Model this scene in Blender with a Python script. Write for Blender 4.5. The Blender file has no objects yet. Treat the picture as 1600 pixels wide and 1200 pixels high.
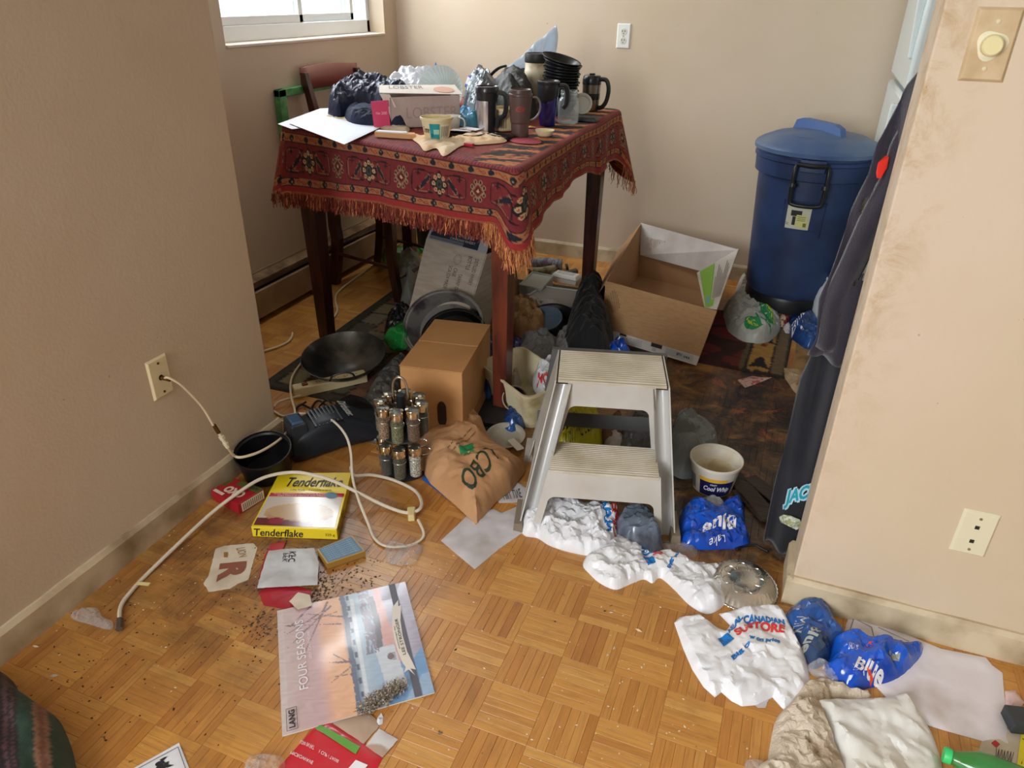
import bpy, bmesh, math, random
import numpy as np
from mathutils import Vector, Matrix
from mathutils.geometry import delaunay_2d_cdt, tessellate_polygon
C = bpy.context.scene.collection
PI = math.pi
# ------------------------------------------------------------------ camera
H0 = 1.36; FPX = 1136.85
YAW, PITCH, ROLL = -0.36268831, 0.49458603, -0.01895514
def _rot():
    cy, sy, cp, sp = math.cos(YAW), math.sin(YAW), math.cos(PITCH), math.sin(PITCH)
    fw = Vector((sy*cp, cy*cp, -sp)); rt = Vector((cy, -sy, 0)); dn = fw.cross(rt)
    cr, sr = math.cos(ROLL), math.sin(ROLL)
    return (cr*rt+sr*dn), (-sr*rt+cr*dn), fw
RX, RD, RF = _rot()
cam = bpy.data.cameras.new('camera'); cam.sensor_fit = 'HORIZONTAL'; cam.sensor_width = 36; cam.lens = FPX*36/1600
cam.clip_start = .02; cam.clip_end = 100
co = bpy.data.objects.new('camera', cam); C.objects.link(co)
_m = Matrix((RX, -RD, -RF)).transposed().to_4x4(); _m.translation = (0, 0, H0); co.matrix_world = _m
bpy.context.scene.camera = co
# ------------------------------------------------------------------ light
sc = bpy.context.scene
sc.view_settings.view_transform = 'Standard'; sc.view_settings.look = 'None'
sc.view_settings.gamma = 1; sc.view_settings.use_curve_mapping = False
sc.view_settings.exposure = 0.0
w = bpy.data.worlds.new('sky'); sc.world = w; w.use_nodes = True
wb = w.node_tree.nodes['Background']; wb.inputs[0].default_value = (.86, .94, 1, 1); wb.inputs[1].default_value = 1.75
def area(name, loc, size, power, col, target):
    l = bpy.data.lights.new(name, 'AREA'); l.shape = 'RECTANGLE'; l.size, l.size_y = size; l.energy = power; l.color = col
    o = bpy.data.objects.new(name, l); C.objects.link(o); o.location = loc
    o.rotation_euler = (Vector(target)-Vector(loc)).to_track_quat('-Z', 'Y').to_euler(); return o
area('window_daylight', (-2.50, 3.20, 1.95), (1.3, 1.3), 88, (.93, .97, 1), (-.6, 3.0, .4))
area('living_room_window_daylight', (-1.42, -2.0, 1.6), (2.0, 1.4), 150, (.97, .985, 1), (.9, 1.6, .9))
# ------------------------------------------------------------------ pixel of the 1600x1200 photo -> point in the room
def ray(x, y): return RX*((x-800)/FPX) + RD*((y-600)/FPX) + RF
def F(x, y, z=0.0):
    d = ray(x, y); return Vector((0, 0, H0)) + d*((z-H0)/d.z)
def PY(x, y, Y):
    d = ray(x, y); return Vector((0, 0, H0)) + d*(Y/d.y)
def PX(x, y, X):
    d = ray(x, y); return Vector((0, 0, H0)) + d*(X/d.x)
# ------------------------------------------------------------------ colour + materials
def L(c, a=1.0):
    r = []
    for v in c:
        v = v/255.0; r.append(v/12.92 if v <= .04045 else ((v+.055)/1.055)**2.4)
    return tuple(r)+(a,)
MATS = {}
def mat(name, c=(200, 200, 200), rough=.5, metal=0, c2=None, ns=8, lo=.4, hi=.62, bump=0, bs=40, trans=0, coat=0, spec=.5,
        alpha=1, fa=None, transl=0, attr=None, sub=0, ior=1.45, emit=0, stretch=(1, 1, 1), det=4, sheen=0, crease=0):
    if name in MATS: return MATS[name]
    m = bpy.data.materials.new(name); m.use_nodes = True; nt = m.node_tree; N = nt.nodes; K = nt.links
    b = N['Principled BSDF']; I = b.inputs
    I['Base Color'].default_value = L(c); I['Roughness'].default_value = rough; I['Metallic'].default_value = metal
    I['IOR'].default_value = ior; I['Specular IOR Level'].default_value = spec
    I['Transmission Weight'].default_value = trans; I['Coat Weight'].default_value = coat; I['Coat Roughness'].default_value = .08
    I['Sheen Weight'].default_value = sheen
    tc = N.new('ShaderNodeTexCoord'); mp = N.new('ShaderNodeMapping'); mp.inputs['Scale'].default_value = stretch
    K.new(tc.outputs['Object'], mp.inputs[0])
    src = None
    if attr:
        a = N.new('ShaderNodeAttribute'); a.attribute_name = attr; src = a.outputs['Color']
    if c2 is not None:
        n = N.new('ShaderNodeTexNoise'); n.inputs['Scale'].default_value = ns; n.inputs['Detail'].default_value = det
        K.new(mp.outputs[0], n.inputs['Vector'])
        r = N.new('ShaderNodeMapRange'); r.inputs[1].default_value = lo; r.inputs[2].default_value = hi; K.new(n.outputs[0], r.inputs[0])
        x = N.new('ShaderNodeMix'); x.data_type = 'RGBA'; K.new(r.outputs[0], x.inputs[0])
        if src: K.new(src, x.inputs[6])
        else: x.inputs[6].default_value = L(c)
        x.inputs[7].default_value = L(c2); src = x.outputs[2]
    if src: K.new(src, I['Base Color'])
    if bump:
        n = N.new('ShaderNodeTexNoise'); n.inputs['Scale'].default_value = bs; n.inputs['Detail'].default_value = 5
        if crease: n.noise_type = 'RIDGED_MULTIFRACTAL'; n.inputs['Scale'].default_value = crease*1.7; n.inputs['Detail'].default_value = 3; n.inputs['Distortion'].default_value = .8; n.inputs['Roughness'].default_value = .45
        K.new(mp.outputs[0], n.inputs['Vector'])
        bp = N.new('ShaderNodeBump'); bp.inputs['Strength'].default_value = bump; bp.inputs['Distance'].default_value = .006 if crease else .01
        K.new(n.outputs[0], bp.inputs['Height']); K.new(bp.outputs[0], I['Normal'])
    out = N['Material Output']; sh = b.outputs[0]
    if transl:
        t = N.new('ShaderNodeBsdfTranslucent'); t.inputs[0].default_value = L(c)
        if src: K.new(src, t.inputs[0])
        x = N.new('ShaderNodeMixShader'); x.inputs[0].default_value = transl; K.new(sh, x.inputs[1]); K.new(t.outputs[0], x.inputs[2]); sh = x.outputs[0]
    if alpha < 1:
        t = N.new('ShaderNodeBsdfTransparent'); x = N.new('ShaderNodeMixShader')
        lw = N.new('ShaderNodeLayerWeight'); lw.inputs[0].default_value = .35
        r = N.new('ShaderNodeMapRange'); r.inputs[3].default_value = alpha; r.inputs[4].default_value = min(1, alpha+(.45 if fa is None else fa)); K.new(lw.outputs['Facing'], r.inputs[0])
        K.new(r.outputs[0], x.inputs[0]); K.new(t.outputs[0], x.inputs[1]); K.new(sh, x.inputs[2]); sh = x.outputs[0]
    K.new(sh, out.inputs[0])
    MATS[name] = m; return m
# ------------------------------------------------------------------ mesh builder (world coordinates)
def frame(o, deg=0, ux=None, uy=None, uz=None, tx=0, ty=0, tz=0):
    """matrix of a local frame: either a turn about Z then tilts, or given axes"""
    if ux is not None:
        M = Matrix((ux, uy, uz)).transposed().to_4x4()
    else:
        M = Matrix.Rotation(math.radians(deg), 4, 'Z')@Matrix.Rotation(math.radians(tx), 4, 'X')@Matrix.Rotation(math.radians(ty), 4, 'Y')@Matrix.Rotation(math.radians(tz), 4, 'Z')
    M.translation = Vector(o); return M
class MB:
    def __init__(s, M=None): s.v = []; s.f = []; s.m = []; s.M = M; s.c = []; s.uv = None
    def add(s, vs, fs, mi=0, M=None, col=None):
        T = M if M is not None else s.M; k = len(s.v)
        for p in vs:
            p = Vector(p); s.v.append(T@p if T is not None else p)
        for f in fs: s.f.append([k+i for i in f]); s.m.append(mi)
        if col is not None: s.c += list(col)
        return s
    def box(s, c, d, mi=0, M=None):
        x, y, z = c; a, b, h = d[0]/2, d[1]/2, d[2]/2
        vs = [(x+i*a, y+j*b, z+k*h) for k in (-1, 1) for j in (-1, 1) for i in (-1, 1)]
        return s.add(vs, [(0, 2, 3, 1), (4, 5, 7, 6), (0, 1, 5, 4), (2, 6, 7, 3), (0, 4, 6, 2), (1, 3, 7, 5)], mi, M)
    def hexa(s, vs, mi=0, M=None):
        return s.add(vs, [(0, 3, 2, 1), (4, 5, 6, 7), (0, 1, 5, 4), (1, 2, 6, 5), (2, 3, 7, 6), (3, 0, 4, 7)], mi, M)
    def slab(s, quad, t, mi=0):
        """thick panel from 4 world points; t along its normal"""
        q = [Vector(p) for p in quad]; n = (q[1]-q[0]).cross(q[3]-q[0]).normalized()*t
        return s.hexa(q+[p+n for p in q], mi)
    def lathe(s, prof, seg=32, mi=0, M=None, wob=None, mfn=None):
        k = len(prof); vs = []; fs = []
        for i in range(seg):
            a = 2*PI*i/seg
            for j, (r, z) in enumerate(prof):
                rr = r*(wob(a, z) if wob else 1); vs.append((rr*math.cos(a), rr*math.sin(a), z))
        for i in range(seg):
            n = (i+1) % seg
            for j in range(k-1):
                if prof[j][0] < 1e-6: fs.append((i*k+j, n*k+j+1, i*k+j+1))
                elif prof[j+1][0] < 1e-6: fs.append((i*k+j, n*k+j, i*k+j+1))
                else: fs.append((i*k+j, n*k+j, n*k+j+1, i*k+j+1))
        return s.add(vs, fs, mi, M)
    def tube(s, pts, r, seg=8, mi=0, M=None, closed=False, cap=True, flat=1):
        P = [Vector(p) for p in pts]; n = len(P); vs = []; fs = []; up = None
        for i, p in enumerate(P):
            a = P[i-1] if (i or closed) else P[0]; b = P[(i+1) % n] if (i < n-1 or closed) else P[-1]
            t = (b-a).normalized()
            if up is None: up = Vector((0, 0, 1)) if abs(t.z) < .9 else Vector((1, 0, 0))
            sd = t.cross(up).normalized(); up = sd.cross(t).normalized()
            rr = r(i/(n-1)) if callable(r) else r
            for k in range(seg):
                q = 2*PI*k/seg; vs.append(p+sd*math.cos(q)*rr+up*math.sin(q)*rr*flat)
        for i in range(n if closed else n-1):
            for k in range(seg):
                a, b = i*seg+k, i*seg+(k+1) % seg; c, d = ((i+1) % n)*seg+(k+1) % seg, ((i+1) % n)*seg+k
                fs.append((a, b, c, d))
        if cap and not closed: fs.append(tuple(range(seg))[::-1]); fs.append(tuple((n-1)*seg+k for k in range(seg)))
        return s.add(vs, fs, mi, M)
    def prism(s, out, z0, z1, mi=0, M=None):
        n = len(out); vs = [(x, y, z0) for x, y in out]+[(x, y, z1) for x, y in out]
        fs = [(i, (i+1) % n, n+(i+1) % n, n+i) for i in range(n)]
        tr = tessellate_polygon([[Vector((x, y, 0)) for x, y in out]])
        for t in tr: fs.append(tuple(n+i for i in t)); fs.append(tuple(t)[::-1])
        return s.add(vs, fs, mi, M)
    def grid(s, fn, nu, nv, mi=0, M=None, wrap=False, col=None):
        vs = [fn(i/(nu-(0 if wrap else 1)), j/(nv-1)) for i in range(nu) for j in range(nv)]; fs = []
        for i in range(nu if wrap else nu-1):
            for j in range(nv-1):
                k = (i+1) % nu; fs.append((i*nv+j, k*nv+j, k*nv+j+1, i*nv+j+1))
        return s.add(vs, fs, mi, M, col)
OFF = {}
def _mesh(name, mb, mats, off, smooth, bevel, sharp):
    me = bpy.data.meshes.new(name)
    V = np.array([tuple(p) for p in mb.v], dtype=np.float64).reshape(-1, 3)-np.array(tuple(off))
    me.from_pydata(V.tolist(), [], mb.f)
    if not isinstance(mats, (list, tuple)): mats = [mats]
    for m in mats: me.materials.append(m)
    if len(mats) > 1: me.polygons.foreach_set('material_index', mb.m)
    if len(mb.c):
        a = me.color_attributes.new('Col', 'FLOAT_COLOR', 'POINT'); arr = np.asarray(mb.c, dtype=np.float32)
        if arr.shape[1] == 3: arr = np.hstack([arr, np.ones((len(arr), 1), np.float32)])
        a.data.foreach_set('color', arr.ravel())
    bm = bmesh.new(); bm.from_mesh(me); bmesh.ops.recalc_face_normals(bm, faces=bm.faces); bm.to_mesh(me); bm.free()
    me.polygons.foreach_set('use_smooth', [bool(smooth)]*len(me.polygons))
    if smooth and sharp: me.set_sharp_from_angle(angle=math.radians(sharp))
    me.update(); return me
def part(name, mb, mats, parent, label=None, smooth=True, bevel=0, sharp=38, kind=None, thick=0):
    off = OFF[parent.name]
    o = bpy.data.objects.new(name, _mesh(name, mb, mats, off, smooth, bevel, sharp)); C.objects.link(o)
    o.parent = parent; OFF[o.name] = off
    if label: o['label'] = label
    if kind: o['kind'] = kind
    _mods(o, bevel, thick); return o
def _mods(o, bevel, thick):
    if thick:
        m = o.modifiers.new('thickness', 'SOLIDIFY'); m.thickness = abs(thick); m.offset = 1 if thick > 0 else -1
    if bevel:
        m = o.modifiers.new('rounded_edges', 'BEVEL'); m.width = bevel; m.segments = 2; m.limit_method = 'ANGLE'; m.angle_limit = math.radians(35)
def tag(o, label=None, cat=None, group=None, kind=None):
    if label: o['label'] = label
    if cat: o['category'] = cat
    if group: o['group'] = group
    if kind: o['kind'] = kind
    return o
def thing(name, label, cat, loc, group=None):
    o = bpy.data.objects.new(name, None); C.objects.link(o); o.location = loc; o.empty_display_size = .05
    OFF[o.name] = Vector(loc); return tag(o, label, cat, group)
def solo(name, mb, mats, label=None, cat=None, group=None, smooth=True, bevel=0, sharp=38, kind=None, thick=0):
    V = np.array([tuple(p) for p in mb.v]); off = Vector((V[:, 0].mean(), V[:, 1].mean(), V[:, 2].min()))
    o = bpy.data.objects.new(name, _mesh(name, mb, mats, off, smooth, bevel, sharp)); C.objects.link(o)
    o.location = off; OFF[o.name] = off; _mods(o, bevel, thick)
    return tag(o, label, cat, group, kind)
def clone(root, loc, label=None, rz=0):
    off = Vector(loc)
    def cp(o, par):
        c = o.copy(); C.objects.link(c); OFF[c.name] = off
        if par: c.parent = par
        for ch in list(KIDS.get(o.name, [])): cp(ch, c)
        return c
    KIDS = {}
    for o in C.objects:
        if o.parent: KIDS.setdefault(o.parent.name, []).append(o)
    r = cp(root, None); r.location = off; r.rotation_euler = (0, 0, rz)
    if label: r['label'] = label
    return r
# ------------------------------------------------------------------ folds, crumpled sheets and bags
def fold(P, seed, scale, n=5, sharp=1.0):
    """crease field in about -1..1 for points (N,3)"""
    rg = np.random.RandomState(seed); P = np.asarray(P, float)/scale
    W = np.zeros_like(P)
    for _ in range(4):
        k = rg.normal(size=3)*1.1; W += .33*np.sin(P@k+rg.rand()*6.28)[:, None]*rg.normal(size=3)
    Q = P+W; z = np.zeros(len(P)); tot = 0
    for i in range(n):
        k = rg.normal(size=3); k /= np.linalg.norm(k); fr = .5*(1.55**i)*(.8+.4*rg.rand()); a = 1/(1.45**i)
        t = Q@k*fr+rg.rand()*7; tri = np.abs((t-np.floor(t))-.5)*4-1
        g = .5+.5*np.sin(P@rg.normal(size=3)*.6+rg.rand()*6.28)
        z += a*(.35+.65*g)*tri; tot += a
    return z/tot*1.5
def smooth_outline(pts, step=.01, rag=0, seed=1, closed=True):
    P = [Vector(p[:2]) if len(p) > 2 else Vector(p) for p in pts]; n = len(P); out = []
    for i in range(n):
        p0, p1, p2, p3 = P[i-1], P[i], P[(i+1) % n], P[(i+2) % n]
        k = max(1, int((p2-p1).length/step))
        for j in range(k):
            t = j/k; c = .5*((2*p1)+(p2-p0)*t+(2*p0-5*p1+4*p2-p3)*t*t+(3*p1-p0-3*p2+p3)*t**3); out.append(c)
    if rag:
        rg = random.Random(seed); out = [p+Vector((rg.uniform(-rag, rag), rg.uniform(-rag, rag))) for p in out]
    return out
def lin_outline(pts, step=.01, rag=0, seed=1):
    P = [Vector(p[:2]) if len(p) > 2 else Vector(p) for p in pts]; n = len(P); out = []; rg = random.Random(seed)
    for i in range(n):
        a, b = P[i], P[(i+1) % n]; k = max(1, int((b-a).length/step))
        for j in range(k):
            p = a.lerp(b, j/k)
            out.append(p+Vector((rg.uniform(-rag, rag), rg.uniform(-rag, rag))) if (rag and j) else p)
    return out
def inside(P, poly):
    x, y = P[:, 0], P[:, 1]; r = np.zeros(len(P), bool); n = len(poly)
    for i in range(n):
        x1, y1 = poly[i]; x2, y2 = poly[(i+1) % n]
        if y1 == y2: continue
        c = ((y1 > y) != (y2 > y)) & (x < (x2-x1)*(y-y1)/(y2-y1)+x1); r ^= c
    return r
def edgedist(P, poly):
    d = np.full(len(P), 9.0); A = np.array([tuple(p) for p in poly]); n = len(A)
    for i in range(n):
        a = A[i]; b = A[(i+1) % n]; ab = b-a; l = ab@ab+1e-12
        t = np.clip(((P-a)@ab)/l, 0, 1); q = P-(a+t[:, None]*ab); d = np.minimum(d, np.hypot(q[:, 0], q[:, 1]))
    return d
_FC = {}
def facets(P, seed, sp, lo, hi):
    """crisp crumple: random heights (-1..1) on a coarse random triangulation"""
    key = (seed, sp, tuple(np.round(lo, 4)))
    if key not in _FC:
        rg = np.random.RandomState(seed); g = []
        y = lo[1]-2*sp
        while y < hi[1]+2*sp:
            x = lo[0]-2*sp
            while x < hi[0]+2*sp: g.append((x+rg.uniform(-.42, .42)*sp, y+rg.uniform(-.42, .42)*sp)); x += sp
            y += sp
        v, e, f, *_ = delaunay_2d_cdt([Vector(p) for p in g], [], [], 0, 1e-7)
        V = np.array([tuple(p) for p in v]); T = np.array([t for t in f if len(t) == 3]); _FC[key] = (V, T, rg.uniform(-1, 1, len(V)))
    V, T, Hh = _FC[key]; A, B, C_ = V[T[:, 0]], V[T[:, 1]], V[T[:, 2]]; out = np.zeros(len(P))
    det = (B[:, 1]-C_[:, 1])*(A[:, 0]-C_[:, 0])+(C_[:, 0]-B[:, 0])*(A[:, 1]-C_[:, 1]); det = np.where(np.abs(det) < 1e-12, 1e-12, det)
    for i0 in range(0, len(P), 1500):
        Q = P[i0:i0+1500]; dx = Q[:, None, 0]-C_[None, :, 0]; dy = Q[:, None, 1]-C_[None, :, 1]
        l1 = ((B[:, 1]-C_[:, 1])*dx+(C_[:, 0]-B[:, 0])*dy)/det; l2 = ((C_[:, 1]-A[:, 1])*dx+(A[:, 0]-C_[:, 0])*dy)/det; l3 = 1-l1-l2
        k = np.argmax(np.minimum(np.minimum(l1, l2), l3), 1); r = np.arange(len(Q))
        out[i0:i0+1500] = l1[r, k]*Hh[T[k, 0]]+l2[r, k]*Hh[T[k, 1]]+l3[r, k]*Hh[T[k, 2]]
    return out
class Sheet:
    """crumpled flat thing (bag, cloth, paper) lying over a 2D outline; h dome, l rise length, a1/s1 big folds, a2/s2 small"""
    def __init__(s, pts, z0=0.0, h=.03, l=.04, a1=.008, s1=.08, a2=.003, s2=.025, seed=1, step=.01, sm=True, rag=0, lift=.0015, base=None, M=None, low=.5):
        pts = [tuple(p)[:2] for p in pts]
        s.out = [(p.x, p.y) for p in (smooth_outline(pts, step, rag, seed) if sm else lin_outline(pts, step, rag, seed))]
        s.z0, s.h, s.l, s.a1, s.s1, s.a2, s.s2, s.seed, s.step, s.lift, s.base, s.M, s.low = z0, h, l, a1, s1*.5, a2, s2*.7, seed, step, lift, base, M, low
        s.o = np.array(s.out).mean(0); s.an = None; s.fc = None
    def z(s, P):
        P = np.asarray(P, float).reshape(-1, 2); d = edgedist(P, s.out); d[~inside(P, s.out)] = 0
        Q = np.c_[P-s.o, np.full(len(P), s.seed*.37)]
        if s.an: ca, sa = math.cos(s.an[0]), math.sin(s.an[0]); Q = np.c_[(Q[:, 0]*ca+Q[:, 1]*sa)*s.an[1], (-Q[:, 0]*sa+Q[:, 1]*ca)*1.15, Q[:, 2]]
        pr = 1-np.exp(-(d/(s.l*.7))); w = np.clip(d/(s.step*1.6), 0, 1)
        n = .5+.5*np.clip(fold(Q, s.seed+50, s.s1*1.5, 3)*1.25, -1, 1)
        z = s.lift+s.h*pr*(s.low+(1-s.low)*n)+w*(s.a1*(fold(Q, s.seed, s.s1, 5)*.6+.4)+s.a2*fold(Q, s.seed+9, s.s2, 5)+s.a2*.4*fold(Q, s.seed+19, s.s2*.42, 4))*np.clip(.35+pr, 0, 1)
        if s.fc:
            sp, am = s.fc; X = P+.004*np.c_[np.sin(P[:, 1]*90), np.sin(P[:, 0]*90)]; A = np.array(s.out); lo, hi = A.min(0), A.max(0); wf = np.clip(d/(s.step*2.5), 0, 1)
            z = s.lift+s.h*pr*(s.low+(1-s.low)*n)+wf*am*((facets(X, s.seed, sp, lo, hi)*.5+.5)+.42*facets(X, s.seed+5, sp*.42, lo, hi)+.16*facets(X, s.seed+7, sp*.2, lo, hi))
        z = np.maximum(z, s.lift*.6)
        b = s.z0 if s.base is None else s.base(P)
        return b+z
    def mesh(s, mb=None, bottom=True, cfn=None):
        A = np.array(s.out); lo, hi = A.min(0), A.max(0); st = s.step; rg = np.random.RandomState(s.seed)
        gx = np.arange(lo[0], hi[0], st); gy = np.arange(lo[1], hi[1], st*.87)
        X, Y = np.meshgrid(gx, gy); X = X+(np.arange(len(gy)) % 2)[:, None]*st*.5
        P = np.c_[X.ravel(), Y.ravel()]+rg.uniform(-.22, .22, (X.size, 2))*st
        P = P[inside(P, s.out)]; P = P[edgedist(P, s.out) > st*.45]
        n = len(s.out)
        v, e, f, *_ = delaunay_2d_cdt([Vector(p) for p in s.out]+[Vector(p) for p in P], [(i, (i+1) % n) for i in range(n)], [], 1, 1e-6)
        V = np.array([tuple(p) for p in v]); z = s.z(V)
        top = [(V[i, 0], V[i, 1], z[i]) for i in range(len(V))]; fs = [tuple(q) for q in f]
        mb = mb or MB(s.M)
        col = None
        if cfn is not None: col = cfn(V)
        if bottom:
            b = np.full(len(V), s.z0) if s.base is None else s.base(V)
            k = len(top); bt = [(V[i, 0], V[i, 1], b[i]) for i in range(k)]
            cc = {}
            for q in fs:
                for i in range(3):
                    a, c = q[i], q[(i+1) % 3]; cc[(a, c)] = cc.get((a, c), 0)+1
            side = [(a, c, c+k, a+k) for (a, c) in cc if (c, a) not in cc]
            fs2 = fs+[tuple(i+k for i in q)[::-1] for q in fs]+side
            mb.add(top+bt, fs2, 0, None, None if col is None else np.vstack([col, col]))
        else: mb.add(top, fs, 0, None, col)
        return mb
def blob(c, r, seed, amp=.25, sc=.08, sub=4, M=None, zmin=None, amp2=.08, sq=1.0):
    bm = bmesh.new(); bmesh.ops.create_icosphere(bm, subdivisions=sub, radius=1)
    V = np.array([tuple(v.co) for v in bm.verts]); fs = [tuple(v.index for v in f.verts) for f in bm.faces]; bm.free()
    V = np.sign(V)*np.abs(V)**sq
    S = V*np.array(r); mr = min(r)
    d = fold(S, seed, sc, 5)*amp*mr+fold(S, seed+3, sc*.35, 4)*amp2*mr
    S = S+V*d[:, None]
    T = (M if M is not None else Matrix.Identity(4)); mb = MB()
    pts = [T@Vector(p)+Vector(c) for p in S]
    if zmin is not None:
        for p in pts: p.z = max(p.z, zmin)
    mb.add(pts, fs); return mb
# ------------------------------------------------------------------ lettering
_TX = {}
def text_mesh(s, bold=0.0, shear=0.0):
    k = (s, bold, shear)
    if k in _TX: return _TX[k]
    cu = bpy.data.curves.new('t', 'FONT'); cu.body = s; cu.size = 1; cu.offset = bold; cu.shear = shear; cu.resolution_u = 3
    ob = bpy.data.objects.new('t', cu); me = bpy.data.meshes.new_from_object(ob)
    V = np.array([tuple(v.co)[:2] for v in me.vertices]).reshape(-1, 2); f = [tuple(p.vertices) for p in me.polygons]
    bpy.data.objects.remove(ob); bpy.data.curves.remove(cu); bpy.data.meshes.remove(me)
    if len(V):
        lo, hi = V.min(0), V.max(0); V = (V-lo)/np.maximum(hi-lo, 1e-6)
    _TX[k] = (V, f); return _TX[k]
def textq(mb, s, quad, mi=0, off=.0006, bold=0.0, shear=0.0, surf=None, cut=.012, arc=0):
    """lettering fitted to a quad (bottom-left, bottom-right, top-right, top-left) of points; surf = Sheet to drape on"""
    V, f = text_mesh(s, bold, shear); q = [Vector(p) for p in quad]
    n = (q[1]-q[0]).cross(q[3]-q[0]) if len(q[0]) == 3 else None
    if surf is not None:
        bm = bmesh.new(); vs = [bm.verts.new((p[0], p[1], 0)) for p in V]
        for t in f:
            try: bm.faces.new([vs[i] for i in t])
            except ValueError: pass
        Wd = (Vector(q[1][:2])-Vector(q[0][:2])).length; Hd = (Vector(q[3][:2])-Vector(q[0][:2])).length
        for ax, Ln in ((0, Wd), (1, Hd)):
            k = int(Ln/cut)
            for i in range(1, k+1):
                no = [0, 0, 0]; no[ax] = 1; pc = [0, 0, 0]; pc[ax] = i/(k+1)
                bmesh.ops.bisect_plane(bm, geom=bm.verts[:]+bm.edges[:]+bm.faces[:], plane_co=pc, plane_no=no)
        bm.verts.index_update(); V = np.array([tuple(v.co)[:2] for v in bm.verts]); f = [tuple(v.index for v in p.verts) for p in bm.faces]; bm.free()
    out = []
    for u, v in V:
        vv = v+arc*(4*u*(1-u))
        p = q[0].lerp(q[1], u).lerp(q[3].lerp(q[2], u), vv); out.append(p)
    if surf is not None:
        z = surf.z(np.array([tuple(p)[:2] for p in out])); out = [Vector((p[0], p[1], z[i]+off+.0006)) for i, p in enumerate(out)]
    else:
        n.normalize(); out = [p+n*off for p in out]
    return mb.add(out, f, mi)
def quadpatch(mb, quad, mi=0, off=.0004, surf=None, nu=2, nv=2, leaf=False):
    q = [Vector(p) for p in quad]; k = len(mb.v); lf = lambda i, j: .5+(j/(nv-1)-.5)*(math.sin(PI*min(1, .06+i/(nu-1)))**.7 if leaf else 1)
    pts = [q[0].lerp(q[1], i/(nu-1)).lerp(q[3].lerp(q[2], i/(nu-1)), lf(i, j)) for i in range(nu) for j in range(nv)]
    if surf is not None:
        z = surf.z(np.array([tuple(p)[:2] for p in pts])); pts = [Vector((p[0], p[1], z[i]+off)) for i, p in enumerate(pts)]
    else:
        n = (q[1]-q[0]).cross(q[3]-q[0]).normalized(); pts = [p+n*off for p in pts]
    fs = [(i*nv+j, (i+1)*nv+j, (i+1)*nv+j+1, i*nv+j+1) for i in range(nu-1) for j in range(nv-1)]
    return mb.add(pts, fs, mi)
def uvq(quad, u0, v0, u1, v1):
    """sub-quad of a quad (bl, br, tr, tl)"""
    q = [Vector(p) for p in quad]
    g = lambda u, v: q[0].lerp(q[1], u).lerp(q[3].lerp(q[2], u), v)
    return [g(u0, v0), g(u1, v0), g(u1, v1), g(u0, v1)]
def planar(a, b, c, d):
    """d moved onto the plane of a, b, c"""
    n = (b-a).cross(c-a).normalized(); return d-n*(d-a).dot(n)
def bez(pts, n=8):
    P = [Vector(p) for p in pts]; out = []
    for i in range(len(P)-1):
        p0, p1, p2, p3 = P[max(i-1, 0)], P[i], P[i+1], P[min(i+2, len(P)-1)]
        for j in range(n):
            t = j/n; out.append(.5*((2*p1)+(p2-p0)*t+(2*p0-5*p1+4*p2-p3)*t*t+(3*p1-p0-3*p2+p3)*t**3))
    return out+[P[-1]]
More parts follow.
